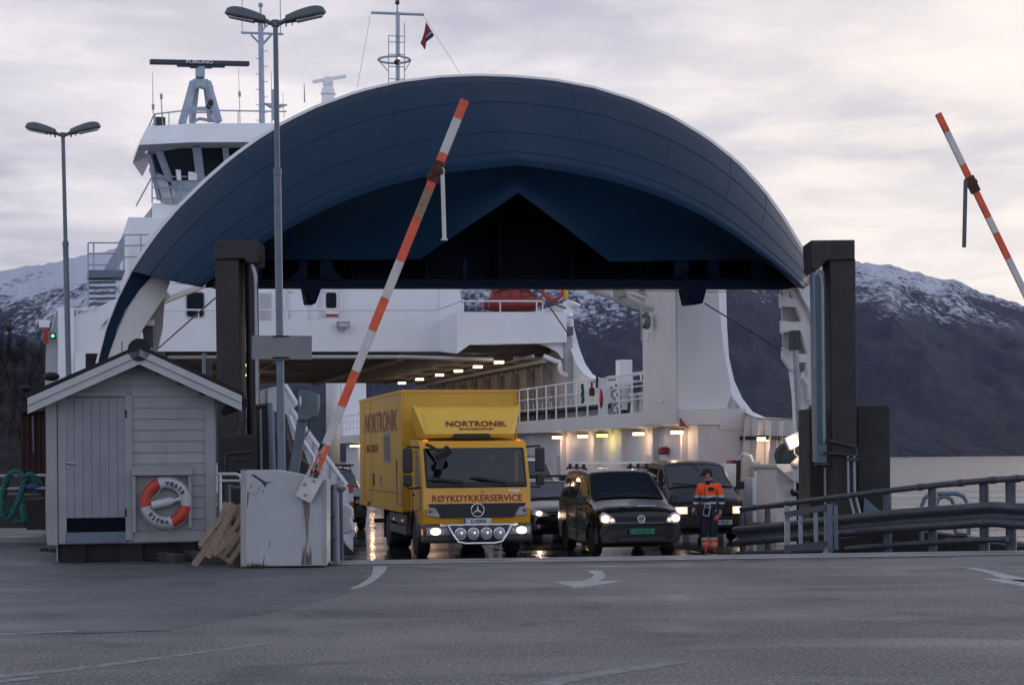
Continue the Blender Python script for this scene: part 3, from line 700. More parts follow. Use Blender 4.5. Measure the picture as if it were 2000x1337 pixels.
# right arm with lightening holes
b = MB(); pa = [(1524, 556), (1587, 556), (1589, 640), (1590, 700), (1586, 780), (1580, 780), (1578, 752), (1565, 733), (1545, 722), (1530, 700), (1527, 640)]
ppoly(b, pa, 2.3, 0.14); armr = fpart(b, 'visor_arm', 'cream')
cuts = []
for px in ([(1530, 559), (1543, 559), (1543, 578), (1536, 576)], [(1549, 559), (1556, 559), (1560, 580), (1551, 579)], [(1531, 600), (1540, 596), (1566, 598), (1577, 625), (1560, 627), (1535, 624)], [(1533, 650), (1545, 646), (1575, 648), (1588, 690), (1560, 688), (1537, 676)], [(1562, 706), (1585, 706), (1588, 735), (1575, 738)]):
    c = MB(); c.prism([Fy(u, v, 2.0) for u, v in px], (0, 0.8, 0)); cuts.append(c)
carve(armr, cuts)
b = MB(); ppoly(b, [(1526, 556), (1587, 556), (1590, 700), (1565, 728), (1545, 716), (1532, 700), (1529, 640)], 2.75, 0.1); fpart(b, 'arm_back_plate', 'greywall', parent=armr)
b = MB(); ppoly(b, [(1556, 556), (1600, 556), (1645, 700), (1648, 790), (1592, 790), (1592, 640), (1580, 605), (1566, 580)], 2.15, 0.9); fpart(b, 'arm_outer_plate', 'white', 0.02, parent=armr)
b = MB(); ppoly(b, [(1546, 724), (1564, 735), (1578, 756), (1580, 800), (1570, 862), (1556, 862), (1552, 770)], 2.6, 0.2); fpart(b, 'arm_pedestal', 'white', 0.01)

# ---- starboard-side (right in view) side casing, gallery, tower, bulwark
GX = 6.1
b = MB(); b.box(GX, 7.25, 5.90, 6.02, 2.88, 3.30); b.box(GX, 8.0, 6.02, 64, 2.88, 3.30)
fpart(b, 'side_gallery', 'cream', 0.01)
b = MB(); b.box(GX + 0.55, GX + 0.75, 6.0, 64, 0.0, 2.88); b.box(GX + .75, 7.98, 6.0, 6.15, 0, 2.88); b.box(7.25, 7.99, 5.96, 6.015, 2.75, 3.32); casing = fpart(b, 'casing_wall', 'wallpanel')
b = MB()
for k, y in enumerate((6.8, 9.2, 12.0, 14.8, 18.5, 22.5, 27, 31, 36, 44, 50)):
    b.box(GX + 0.38, GX + 0.56, y, y + 0.12, 0, 2.86, 0)
    if k % 3 == 1: b.box(GX + 0.50, GX + 0.56, y + 0.2, y + 1.0, 0.1, 2.1, 1)
fpart(b, 'casing_frame', ['wallpanel', 'greywall'])
tw = MB(); z0 = 3.30
tw.prism([(6.07, 6.0, 2.9), (7.35, 6.0, 2.9), (7.62, 6.0, 3.8), (7.42, 6.0, 4.9), (7.30, 6.0, 6.0), (7.22, 6.0, 9.4), (6.07, 6.0, 9.4)], (0, 2.75, 0))
tower = fpart(tw, 'side_tower', 'white', 0.03)
b = MB(); b.box(6.05, 6.068, 6.01, 8.74, 2.95, 9.39); b.box(6.03, 6.052, 7.0, 7.75, 3.5, 3.58); fpart(b, 'tower_side_panel', 'cream', parent=tower)
b = MB(); xpoly(b, [(1327, 815), (1340, 832), (1327, 832)], GX - 0.02, 0.03); fpart(b, 'end_mark', 'red_paint')
# side plating: traced in the plane of the ship's side
SX = 8.0
topline = [(1105, 590), (1108, 640), (1118, 680), (1130, 712), (1145, 733), (1162, 741), (1215, 742), (1270, 742)]
T1 = [Fx(u, v, SX) for u, v in topline]
T2 = [Fx(u, v, SX) for u, v in ((1404, 500), (1404, 560), (1406, 640), (1410, 700), (1420, 745), (1436, 780), (1456, 806), (1480, 817), (1515, 819), (1548, 820))]
def sideplate(line, zlow, name, x=SX, th=0.08, w_=0.34):
    b = MB(); poly = list(line) + [Vector((x, line[-1].y, zlow)), Vector((x, line[0].y, zlow))]
    for i in range(len(line) - 1):
        p, q_ = line[i], line[i + 1]
        if abs(p.y - q_.y) < 1e-3: continue
        b.add([(x, p.y, zlow), (x, q_.y, zlow), q_, p, (x + th, p.y, zlow), (x + th, q_.y, zlow), q_ + Vector((th, 0, 0)), p + Vector((th, 0, 0))], [(0, 1, 2, 3), (7, 6, 5, 4), (0, 4, 5, 1), (3, 2, 6, 7)])
    b.loft([[p + Vector((-w_ / 2 + th, 0, 0.0)) for p in line], [p + Vector((w_ / 2 + th, 0, 0.0)) for p in line]], smooth=True)
    b.loft([[p + Vector((-w_ / 2 + th, 0, 0.03)) for p in line], [p + Vector((w_ / 2 + th, 0, 0.03)) for p in line]], smooth=True)
    return fpart(b, name, 'white')
sideplate(T1, 0.0, 'side_plating'); bul = sideplate(T2, 0.0, 'bulwark', w_=0.26)
b = MB(); p0 = T1[0]; b.box(SX, SX + 0.08, p0.y, 46, 0.0, p0.z); fpart(b, 'side_plating', 'white')
b = MB()
for u in (1418, 1440, 1466, 1492, 1517, 1541):
    q_ = Fx(u, 850, SX - 0.02); zt = min(lerp([(p.y, p.z) for p in sorted(T2, key=lambda p: p.y)], q_.y), 5.2)
    b.prism([(SX - 0.02, q_.y, zt - .03), (SX - 0.16, q_.y, zt - .05), (SX - 0.42, q_.y, 0.0), (SX - 0.02, q_.y, 0.0)], (0, 0.045, 0))
fpart(b, 'bulwark_rib', 'cream', parent=bul)
b = MB(); xpoly(b, [(1376, 796), (1405, 799), (1430, 815), (1400, 800)], SX - .3, .3); fpart(b, 'bulwark_bracket', 'white', parent=bul)
b = MB(); ppoly(b, [(1416, 905), (1438, 905), (1436, 1080), (1412, 1080)], 4.4, 0.4); b.box(7.2, 7.6, 3.6, 4.2, 0, 1.5); fpart(b, 'bulwark_post', 'white', 0.01)
# rail of the gallery, and the far-side rail
def railing(name, x, y0, y1, z, n, rails=(0.38, 0.74, 1.12), flat=True, m='white_clean', parent=None):
    b = MB()
    for h in rails: b.tube([(x, y0, z + h), (x, y1, z + h)], 0.026 if h == rails[-1] else 0.018, 8)
    for k in range(n + 1):
        y = y0 + (y1 - y0) * k / n
        if flat: b.box(x - 0.012, x + 0.012, y - 0.05, y + 0.05, z, z + rails[-1])
        else: b.tube([(x, y, z), (x, y, z + rails[-1])], 0.024, 8)
    return fpart(b, name, m, parent=parent)
railing('gallery_rail', GX + 0.05, 13.2, 63, 3.3, 42); railing('gallery_rail', GX + 0.05, 8.8, 12.4, 3.3, 3)
b = MB(); b.box(GX + .02, GX + .10, 12.45, 13.15, 3.3, 4.42); fpart(b, 'rail_gate', 'wallpanel')
b = MB()                                      # bow rail amongst the mooring gear, upper rail with rope frame
for z in (4.62, 4.3): b.tube([(7.9, 8.8, z), (7.9, 20, z)], 0.03, 8)
for k in range(7): b.tube([(7.9, 9 + k * 1.8, 3.3), (7.9, 9 + k * 1.8, 4.65)], 0.025, 8)
fpart(b, 'outer_rail', 'white_clean')
# mooring gear on the gallery
b = MB(); p = Fx(1216, 760, 7.0)
b.box(6.85, 7.25, p.y - .22, p.y + .22, 3.3, 5.0); b.box(6.8, 7.3, p.y - .3, p.y + .3, 3.3, 3.6); fpart(b, 'mooring_post', 'white_clean', 0.02)
b = MB(); b.lathe([(0.42, 0), (0.42, .06), (0.2, .08), (0.2, .7), (0.42, .72), (0.42, .78)], (6.6, 10.2, 3.85), (1, 0, 0), 20); b.box(6.7, 7.2, 9.6, 10.8, 3.3, 3.6); fpart(b, 'winch', 'steel_dark')
b = MB()
for u, v0, v1, x in ((1232, 748, 800, 7.3), (1252, 746, 790, 7.4), (1243, 785, 818, 6.9), (1222, 800, 820, 6.8)): p, q_ = Fx(u, v1, x), Fx(u, v0, x); b.box(x - .2, x + .2, p.y - .32, p.y + .28, p.z, q_.z)
fpart(b, 'mooring_winch', 'steel_dark', .04)
b = MB()
for u in (1236, 1242, 1256, 1261): b.tube([Fx(u + du_, v, 6.5) for du_, v in ((-3, 818), (-2, 795), (1, 782), (4, 790), (5, 818))], .045, 8)
fpart(b, 'hose_reel', 'white_clean')
b = MB()
for k in range(30): v = 752 + 62 * (k / 29); b.ball(Fx(1203 + 9 * math.sin(k * 2.4), v, 6.25), .055, 6)
fpart(b, 'rope_bag', 'ropewhite')
for y in (9.4, 9.9, 10.6):
    b = MB(); b.lathe([(0.12, 0), (0.12, .5), (0.19, .52), (0.19, .58)], (6.45, y, 3.3), (0, 0, 1), 14); fpart(b, 'bollard', 'white_clean')
b = MB(); b.box(6.9, 7.9, 14, 30, 3.62, 3.7, 0); b.box(7.7, 7.95, 14, 30, 3.3, 3.66, 1)
for k in range(26): b.tube([(7.0, 14.3 + k * .6, 3.7), (7.0, 14.3 + k * .6, 3.98)], 0.018, 6, 1)
fpart(b, 'pipe_shelf', ['wood_old', 'white_clean'])
b = MB(); b.lathe([(0.02, -.5), (.22, -.46), (.25, 0), (.22, .46), (.02, .5)], (7.3, 14.2, 3.95), (0, 1, 0), 18); fpart(b, 'liferaft_canister', 'white_clean')
def ring(c, r, r2, axis, n=28, mi=0, b=None):
    b = b or MB(); a_ = Vector(axis).normalized(); x = a_.cross(Vector((0, 0, 1))); x.normalize(); y = a_.cross(x)
    return b.tube([Vector(c) + x * (r * math.cos(2 * math.pi * i / n)) + y * (r * math.sin(2 * math.pi * i / n)) for i in range(n)], r2, 10, mi, closed=True)
b = ring(Fx(1177, 778, 6.2), 0.26, 0.075, (1, -.4, 0)); tag(b.xf(ferry.matrix_basis).build('life_ring', 'buoy_red'), 'orange life ring on white gallery rail of the ferry', 'life ring')
b = MB(); p = Fx(1138, 768, 6.08); b.tube([p + Vector((0, .05 * math.sin(k * 1.7), .28 - k * .07)) for k in range(9)], 0.05, 7); tag(b.xf(ferry.matrix_basis).build('hung_rope', 'ropegreen'), 'short green rope hung over white gallery rail of the ferry', 'rope')
b = MB(); p = Fx(1156, 765, 6.08); b.tube([p + Vector((0, 0, .3)), p + Vector((0, .0, -.1))], .03, 6); b.box(p.x - .06, p.x + .06, p.y - .1, p.y + .1, p.z - .12, p.z + .12); b.beam(p + Vector((0, -.55, .5)), p + Vector((0, -.5, .1)), .05, .07); fpart(b, 'rail_hook', 'rust')

# ---- deckhouse bridging the car deck
ZC = 5.80
b = MB(); FY = 24.0
ppoly(b, [(300, 625), (858, 625), (858, 686), (300, 686)], FY, 0.12)
pa, pb = Fy(858, 625, FY), Fy(858, 686, FY); pc, pd = Fy(893, 609, 22.0), Fy(893, 690, 22.0)
b.add([pb, pd, pc, pa, pb + Vector((0, .12, 0)), pd + Vector((0, .12, 0)), pc + Vector((0, .12, 0)), pa + Vector((0, .12, 0))], [(0, 1, 2, 3), (7, 6, 5, 4), (3, 2, 6, 7), (0, 4, 5, 1)])
ppoly(b, [(893, 609), (1107, 609), (1107, 668), (1030, 671), (920, 671), (893, 690)], 22.0, 0.12)
b.box(-9.2, -6.4, FY, FY + .12, Fy(300, 686, FY).z, Fy(300, 625, FY).z)
house = fpart(b, 'deck_front', 'white')
zt = Fy(600, 625, FY).z; zr = Fy(600, 604, FY).z
b = MB(); b.tube([Fy(140, 605, FY), Fy(852, 605, FY), Fy(905, 586, 22.0)], 0.03, 8); b.tube([Fy(905, 588, 22.0), Fy(1060, 588, 22.0)], 0.03, 8)
for u in (150, 388, 470, 560, 700, 800): b.tube([Fy(u, 605, FY), Fy(u, 626, FY)], 0.022, 6)
for u in (905, 977, 1048, 1060): b.tube([Fy(u, 588, 22.0), Fy(u, 612, 22.0)], 0.022, 6)
fpart(b, 'deck_rail', 'white_clean')
b = MB(); b.box(-7.2, 4.15, 26.5, 34, zt - 1.0, zt + 3.8); wall = fpart(b, 'house_wall', 'white', 0.03)
def rrect(px, r, n=4):
    (u0, v0), (u1, v1) = px; o_ = []
    for cx, cy, a0 in ((u1 - r, v1 - r, 0), (u0 + r, v1 - r, 90), (u0 + r, v0 + r, 180), (u1 - r, v0 + r, 270)):
        for k in range(n + 1): a_ = R(a0 + 90.0 * k / n); o_.append((cx + r * math.cos(a_), cy + r * math.sin(a_)))
    return o_
def wpane(px, r, ly=26.5, m='darkglass', nm='window'):
    b = MB(); (u0, v0), (u1, v1) = px
    ppoly(b, rrect(((u0 - 2.5, v0 - 2.5), (u1 + 2.5, v1 + 2.5)), r + 2), ly - 0.03, 0.03, 0); ppoly(b, rrect(px, r), ly - 0.045, 0.02, 1); return fpart(b, nm, ['greywall', m], parent=wall)
wpane(((365, 571), (398, 618)), 6)
def door(u0, u1, v0, v1, win=None):
    b = MB(); ppoly(b, [(u0, v0), (u1, v0), (u1, v1), (u0, v1)], 26.46, 0.04); d = fpart(b, 'door', 'white_clean', 0.01, parent=wall)
    b = MB()
    for a_, c_ in (((u0, v0), (u0, v1)), ((u1, v0), (u1, v1)), ((u0, v0), (u1, v0))): b.beam(Fy(*a_, 26.43), Fy(*c_, 26.43), 0.05, 0.05)
    b.beam(Fy(u0 + 3, v0 + 8, 26.4), Fy(u0 + 12, v0 + 8, 26.4), 0.04, 0.04); b.beam(Fy(u0 + 3, v1 - 22, 26.4), Fy(u0 + 3, v1 - 8, 26.4), 0.04, 0.04)
    b.build('door_frame', 'wallpanel', d)
    if win: b = MB(); ppoly(b, rrect(win, 4), 26.42, 0.03); b.build('door_window', 'darkglass', d)
    return d
door(562, 604, 561, 626); door(627, 666, 561, 626, ((637, 571), (657, 601)))
b = MB(); ppoly(b, [(638, 613), (660, 613), (660, 618), (638, 618)], 26.40, 0.02, 0); ppoly(b, [(630, 609), (637, 609), (637, 617), (630, 617)], 26.40, 0.02, 1); fpart(b, 'safety_notice', ['red_paint', 'plate_white'], parent=wall)
b = MB()
for k in range(17): b.beam(Fy(508, 573 + 3.1 * k, 26.42), Fy(528, 573 + 3.1 * k, 26.42), 0.05, 0.035)
ppoly(b, [(506, 570), (531, 570), (531, 625), (506, 625)], 26.47, 0.03); fpart(b, 'louvre_vent', 'wallpanel', parent=wall)
b = MB(); b.tube([Fy(668, 560, 26.4), Fy(668, 626, 26.4)], .03, 6); b.tube([Fy(664, 560, 26.4), Fy(664, 626, 26.4)], .02, 6); fpart(b, 'wall_pipe', 'white_clean', parent=wall)
b = MB(); p = Fy(670, 634, FY - .25); b.box(p.x - .22, p.x + .22, p.y - .12, p.y + .12, p.z - .11, p.z + .11, 0); b.box(p.x - .17, p.x + .17, p.y - .135, p.y - .12, p.z - .08, p.z + .06, 1); b.tube(arc(p + Vector((-.05, .02, -.1)), .13, math.pi, 2 * math.pi, 10), .015, 6, 0)
fpart(b, 'floodlight', ['steel', 'lamp_dim'])
# block on the right of the house front: its side wall and the boat deck
b = MB(); p = Fy(900, 600, 24.5); b.prism([Fy(858, 560, 26.4), Fy(897, 560, 26.4), Fy(906, 607, 26.4), Fy(858, 626, 26.4)], (0, 5, 0)); fpart(b, 'house_wing', 'white', 0.02)
b = MB(); b.box(3.9, 8.0, 22.1, 33, 6.95, 7.02); fpart(b, 'boat_deck', 'greywall')
# ceiling with cross beams, tunnel sides, columns
b = MB(); b.box(-9.0, 8.0, 24.02, 46, ZC, ZC + 0.3); b.prism([(3.9, 22.12, 6.35), (8.0, 22.12, 6.35), (8.0, 24.1, 6.3), (3.9, 24.1, 6.3)], (0, 0, .3))
for k in range(27): y = 24.6 + 0.8 * k; b.box(-8.8, 7.9, y, y + 0.12, ZC - 0.20, ZC)
for x in (-6.2, -2.0, 2.2, 5.6): b.box(x - .12, x + .12, 24.2, 46, ZC - 0.28, ZC - .002)
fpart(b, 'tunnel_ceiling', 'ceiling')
b = MB(); b.box(7.7, 7.99, 22.2, 46, 3.3, ZC + .5); fpart(b, 'tunnel_wall', 'tanwall')
b = MB()
for k in range(10):
    y = 23.6 + 2.3 * k; b.tube([(7.55, y, 3.3), (7.55, y, 5.2)] + arc((7.15, y, 5.2), .4, 0, math.pi / 2, 5) + [(6.2, y, 5.6)], 0.07, 8)
    b.box(7.5, 7.7, y + .9, y + 1.02, 3.3, 5.78)
b.tube([(7.0, 22.4, 5.45), (7.0, 45, 5.45)], .09, 8); b.tube([(6.6, 22.4, 5.62), (6.6, 45, 5.62)], .06, 8); b.tube([(5.2, 22.6, 5.5), (2.2, 23.5, 5.62), (-6, 24.4, 5.62)], .07, 8)
fpart(b, 'wall_frame', 'tanwall')
b = MB(); q1, q2, q3 = Fx(1030, 668, 7.9), Fx(1098, 690, 7.9), Fx(1105, 668, 7.9)
b.prism([Fy(u, v, 22.3) for u, v in ((1038, 668), (1108, 666), (1108, 700), (1098, 700), (1090, 688), (1068, 676))], (0, .1, 0))
b.tube([Fy(u, v, 22.2) for u, v in ((1062, 695), (1085, 705), (1092, 706), (1094, 712), (1094, 722), (1097, 728), (1108, 733))], 0.09, 8); fpart(b, 'corner_knee', 'white_clean')
# stern end seen through the tunnel: tower, column, port side walls
b = MB(); b.box(6.1, 7.5, 62, 65, 2.9, 10); fpart(b, 'stern_tower', 'white', 0.02)
b = MB(); p = Fy(650, 800, 55); b.lathe([(.36, 0), (.36, 6.0), (.5, 6.3)], (p.x, 55, 0), (0, 0, 1), 16); fpart(b, 'stern_column', 'white')
for y0, y1, z0, z1, m_ in ((55, 55.9, 1.6, 2.1, 'orange_sign'), (52, 52.5, 0.9, 1.8, 'red_paint'), (57.5, 58.1, 1.9, 2.4, 'red_paint')): fpart(MB().box(GX + .50, GX + .545, y0, y1, z0, z1), 'safety_sign', m_)
b = MB(); b.box(-8.3, -6.9, 27, 64, 0, ZC); fpart(b, 'port_casing', 'tanwall')
b = MB(); b.box(-8.3, -8.2, 4, 24, 0, 3.3); fpart(b, 'port_plating', 'white')

# lamps under ceiling, under gallery and on the bulwark
def deck_lamp(p, w_, power, m='lamp_on', col=(1.0, 0.62, 0.36), cage=True, along=(0, 1, 0)):
    a_ = Vector(along); b = MB()
    b.beam(p - a_ * w_ / 2 + Vector((0, 0, .07)), p + a_ * w_ / 2 + Vector((0, 0, .07)), 0.14, 0.05, 0); b.beam(p - a_ * w_ * .45, p + a_ * w_ * .45, 0.13, 0.09, 1)
    for k in (0.1, 0.3): b.beam(p + a_ * w_ * k + Vector((-.075, 0, -.05)), p + a_ * w_ * k + Vector((-.075, 0, .06)), .02, .02, 0)
    o = fpart(b, 'deck_lamp', ['steel_dark', m])
    if power: lamp('POINT', p + Vector((-.12, 0, -.16)), power, col, o, 0.1)
    return o
for y in (21.8, 25.0, 28.2, 31.6, 35.6, 39.5): deck_lamp(Vector((5.2, y, 5.36)), 0.36, 13, col=(1, .72, .48), along=(1, 0, 0))
deck_lamp(Fy(480, 713, 25.5), 0.5, 22, along=(1, 0, 0)); deck_lamp(Vector((-2, 34, 5.45)), .6, 30, along=(1, 0, 0)); deck_lamp(Vector((-2, 42, 5.45)), .6, 30, along=(1, 0, 0))
for u, m_ in ((1088, 'lamp_on'), (1138, 'lamp_on'), (1176, 'lamp_yellow'), (1247, 'lamp_on'), (1322, 'lamp_on')):
    q_ = Fx(u, 848, GX + 0.22); deck_lamp(Vector((GX + .22, q_.y, 2.70)), 0.34, 9 if m_ == 'lamp_on' else 7, m_, (1.0, .62, .36) if m_ == 'lamp_on' else (1.0, .8, .2), along=(1, 0, 0))
for y in (40, 46, 53, 59): deck_lamp(Vector((GX + .22, y, 2.70)), 0.6, 16, along=(1, 0, 0))
for u, v in ((1403, 854), (1490, 857)): deck_lamp(Fx(u, v, SX - .25), 0.30, 6, along=(1, 0, 0))
b = MB()
def fx(u, v, x=SX - .15): return Fx(u, v, x)
b.tube([fx(1340, 834), fx(1343, 845), fx(1352, 854), fx(1366, 856), fx(1395, 855)], .05, 8, 0)
for i in range(26):
    u = 1398 + i * 5.6; b.box(fx(u, 855).x - .05, fx(u, 855).x + .05, fx(u, 855).y - .05, fx(u, 855).y + .02, fx(u, 855).z - .05, fx(u, 855).z + .05, 1)
b.tube([fx(1395, 852), fx(1548, 853)], .02, 6, 1); fpart(b, 'cable_run', ['white_clean', 'steel_dark'])
b = MB(); b.tube([fx(1440, 915, 7.4), fx(1442, 897, 7.4), fx(1452, 886, 7.4), fx(1466, 890, 7.4), fx(1471, 903, 7.4), fx(1482, 904, 7.4)], .04, 8); fpart(b, 'hose_hoop', 'white_clean')
b = MB(); ppoly(b, [(1422, 898), (1430, 898), (1426, 935), (1423, 930)], 4.6, .1, 0); ppoly(b, [(1430, 898), (1447, 899), (1446, 945), (1428, 938)], 4.6, .2, 1); fpart(b, 'fire_locker', ['red_paint', 'black'])
b = MB(); p = Fx(1268, 892, GX); b.box(GX + .3, GX + .52, p.y - .14, p.y + .14, 2.10, 2.32); fpart(b, 'hose_locker', 'maroon', .03)
# bow corner on the right: white coaming, camera, lamps
b = MB(); BY = -0.2
ppoly(b, [(1516, 906), (1582, 906), (1582, 942), (1562, 942), (1548, 938), (1518, 912)], BY, 1.6, 0)
ppoly(b, [(1516, 910), (1552, 941), (1556, 945), (1556, 1095), (1516, 1095)], BY + .25, 1.2, 1)
corner = fpart(b, 'bow_corner', ['white', 'cream'], 0.015)
b = MB(); ppoly(b, [(1558, 943), (1582, 943), (1582, 1060), (1558, 1060)], BY + .35, 1.2); fpart(b, 'bow_corner_side', 'navy', parent=corner)
b = MB(); p = Fy(1557, 961, BY); b.lathe([(.09, 0), (.09, .1)], (p.x, p.y + .2, p.z), (0, -1, 0), 16); fpart(b, 'fairlead', 'black', parent=corner)
b = MB(); p = Fy(1556, 903, BY - .2); b.lathe([(.06, -.16), (.09, -.15), (.09, .14), (.07, .16)], p, (-.75, -.45, -.5), 14); fpart(b, 'security_camera', 'cream', parent=corner)
b = MB(); b.tube([Fy(u, v, BY - .05) for u, v in ((1552, 958), (1552, 925), (1548, 920), (1534, 921))], .02, 6); b.tube([Fy(u, v, BY) for u, v in ((1570, 914), (1570, 830), (1566, 812))], .07, 8); b.tube([Fy(u, v, BY - .1) for u, v in ((1550, 862), (1552, 885), (1560, 893), (1557, 900))], .015, 6); fpart(b, 'camera_bracket', 'white_clean', parent=corner)
b = MB(); p = Fy(1550, 861, BY - .15); mx = Matrix.Translation(p) @ Matrix.Rotation(R(-25), 4, 'Y')
b.box(-.17, .17, -.02, .1, -.15, .15, 0, mx); b.box(-.13, .10, -.035, -.02, -.12, .12, 1, mx); fl = fpart(b, 'floodlight', ['white_clean', 'lamp_on']); lamp('POINT', p + Vector((-.1, -.35, -.1)), 8, (1, .66, .4), fl, .1)
b = MB(); p = Fy(1538, 890, 1.0); b.ball(p, (.34, .25, .33), 12); b.tube(arc(p + Vector((0, -.2, -.1)), .36, 0, math.pi, 10), .02, 6); fpart(b, 'covered_winch', 'tarp')

# ---- gantry pipes from the tower, wires
b = MB()
def pipe(pts, r, m_=0): b.tube(pts, r, 10, m_)
pipe([Fy(1140, 556, 9.5), Fy(1294, 613, 8.0)], .13); pipe([Fy(1170, 553, 9.5), Fy(1298, 606, 7.6)], .16); pipe([Fy(1190, 555, 9.4), Fy(1252, 575, 8.6)], .2)
b.prism([Fy(u, v, 8.0) for u, v in ((1225, 572), (1298, 610), (1298, 590), (1272, 586))], (0, .06, 0))
for u, v in ((1205, 575), (1248, 583)): b.beam(Fy(u, v - 14, 8.6), Fy(u, v + 4, 8.6), .2, .3)
fpart(b, 'davit_arm', 'cream')
b = MB(); b.tube([Fy(1253, 590, 7.8), Fy(1253, 666, 7.8), Fy(1268, 667, 7.8), Fy(1268, 650, 7.8)], .02, 6, 0); b.lathe([(.1, 0), (.13, .1), (.1, .3)], Fy(1261, 640, 7.8), (0, -.5, 1), 12, 1); b.tube([Fy(1258, 612, 7.8), Fy(1266, 625, 7.8)], .1, 8, 1); fpart(b, 'tower_lamp_bracket', ['white_clean', 'steel'])
b = MB()
b.tube([Fy(1376, 592, 4), Fy(1400, 607, 3.6), Fy(1527, 684, 2.2)], .018, 6); b.tube([Fy(420, 582, 2), Fy(300, 688, 10)], .018, 6); b.tube([Fy(1066, 588, 20), Fy(1110, 652, 21.5)], .025, 6)
fpart(b, 'stay_wire', 'steel_dark')
b = MB(); b.tube([Fy(325, 577, 2.6), Fy(300, 590, 3.0)], .1, 8); b.tube([Fy(308, 592, 3), Fy(400, 556, 4.5)], .08, 8); fpart(b, 'ram_pipe', 'white_clean')

# ---- left wing with the sweeping bulwark, stair, navigation light
b = MB(); ppoly(b, [(113, 600), (145, 602), (145, 760), (113, 760)], 23.5, .3); ppoly(b, [(146, 688), (167, 688), (167, 790), (146, 790)], 23.0, .5); ppoly(b, [(145, 620), (230, 582), (262, 560), (262, 690), (145, 690)], 23.8, .3)
fpart(b, 'wing_front', 'white', 0.01)
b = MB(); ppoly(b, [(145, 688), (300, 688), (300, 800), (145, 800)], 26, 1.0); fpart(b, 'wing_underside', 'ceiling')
b = MB(); b.tube([Fy(112, 604, 23.6), Fy(190, 602, 23.6)], .03, 8); b.tube([Fy(112, 604, 23.6), Fy(104, 640, 24.5)], .05, 8); fpart(b, 'wing_rail', 'white_clean')
b = MB(); ppoly(b, [(196, 640), (232, 606), (228, 618), (206, 626)], 23.6, .1); fpart(b, 'folded_wire', 'steel')
b = MB(); ppoly(b, [(90, 660), (112, 610), (113, 760), (88, 760)], 25.0, 4.0); fpart(b, 'hull_flank', 'greywall')
b = MB(); p = Fy(103, 656, 24.6); b.box(p.x - .1, p.x + .1, p.y - .1, p.y + .1, p.z - .1, p.z + .1, 0); b.ball(p + Vector((0, -.10, .0)), .055, 10, 1); b.box(p.x - .32, p.x - .14, p.y, p.y + .1, p.z - .25, p.z + .25, 2); b.box(p.x - .45, p.x - .1, p.y, p.y + .12, p.z + .3, p.z + .55, 3)
fpart(b, 'navigation_light', ['black', 'greenlamp', 'red_paint', 'white_clean'])
b = MB(); SY = 25.0                           # outside stair
for k in range(6): v = 541 + k * 10.6; b.beam(Fy(174, v, SY + .4 * k), Fy(226, v - 1, SY + .4 * k), .28, .06)
ppoly(b, [(171, 527), (245, 527), (240, 541), (171, 541)], SY, 1.2); fpart(b, 'stair', 'bluesteel')
b = MB()
for v in (474, 495, 517): b.tube([Fy(172, v, SY), Fy(232, v, SY), Fy(242, v - 15, SY + .1), Fy(290, v - 16, SY + .5)], .026, 8)
for u, v0, v1 in ((172, 474, 600), (183, 474, 527), (232, 474, 527), (242, 458, 527), (275, 458, 520)): b.tube([Fy(u, v0, SY), Fy(u, v1, SY)], .026, 8)
b.prism([Fy(u, v, SY + .6) for u, v in ((203, 526), (240, 462), (242, 500), (228, 527))], (0, .08, 0)); fpart(b, 'stair_rail', 'mast')

# ---- wheelhouse
WY = 27.0
b = MB(); ppoly(b, [(298, 397), (296, 600), (520, 600), (520, 345), (330, 345), (338, 397)], WY + .75, 1.6, 0)
fpart(b, 'bridge_house', 'white', 0.02)
b = MB(); b.prism([Fy(u, v, WY + .6) for u, v in ((294, 322), (314, 296), (338, 396), (321, 396))], (0, 1.2, 0)); b.prism([Fy(u, v, WY + 1.2) for u, v in ((268, 440), (296, 405), (297, 560), (266, 560))], (0, .6, 0)); fpart(b, 'bridge_side', 'greywall', .01)  # lower panel: side wall of the house, its shading put in as grey
b = MB()
for v, u1 in ((345, 366), (366, 354), (387, 344)): b.tube([Fy(297, v, WY + .4), Fy(u1, v, WY + .4)], .026, 8)
for u, v0, v1 in ((297, 345, 397), (353, 345, 390)): b.tube([Fy(u, v0, WY + .4), Fy(u, v1, WY + .4)], .026, 8)
b.tube([Fy(297, 345, WY + .4), Fy(266, 402, WY + 1.1)], .026, 8); fpart(b, 'bridge_rail', 'mast')
# sloping window band: mullions, glass and a dark interior
hz = lambda u, v, y: Fy(u, v, y)
b = MB()
for (u0, v0, y0), (u1, v1, y1), w_ in (((308, 290, WY - .2), (332, 352, WY + .55), .20), ((384, 285, WY - .2), (392, 350, WY + .55), .30), ((440, 285, WY - .2), (446, 350, WY + .55), .2), ((293, 300, WY + .3), (312, 390, WY + 1.0), .15)): b.beam(hz(u0, v0, y0), hz(u1, v1, y1), w_, .2)
b.prism([hz(312, 289, WY - .2), hz(520, 286, WY - .2), hz(520, 277, WY - .2), hz(306, 282, WY - .2)], (0, .3, 0)); b.prism([hz(330, 352, WY + .5), hz(520, 352, WY + .5), hz(520, 400, WY + .6), hz(338, 398, WY + .6), hz(345, 372, WY + .6)], (0, .3, 0))
fpart(b, 'bridge_mullion', 'mast', .015)
b = MB(); b.add([hz(316, 290, WY - .05), hz(520, 288, WY - .05), hz(520, 352, WY + .6), hz(334, 352, WY + .6)], [(0, 1, 2, 3)]); b.add([hz(295, 305, WY + .35), hz(312, 290, WY - .02), hz(336, 352, WY + .62), hz(320, 392, WY + 1.05)], [(0, 1, 2, 3)], 0); fpart(b, 'bridge_window', 'darkglass')
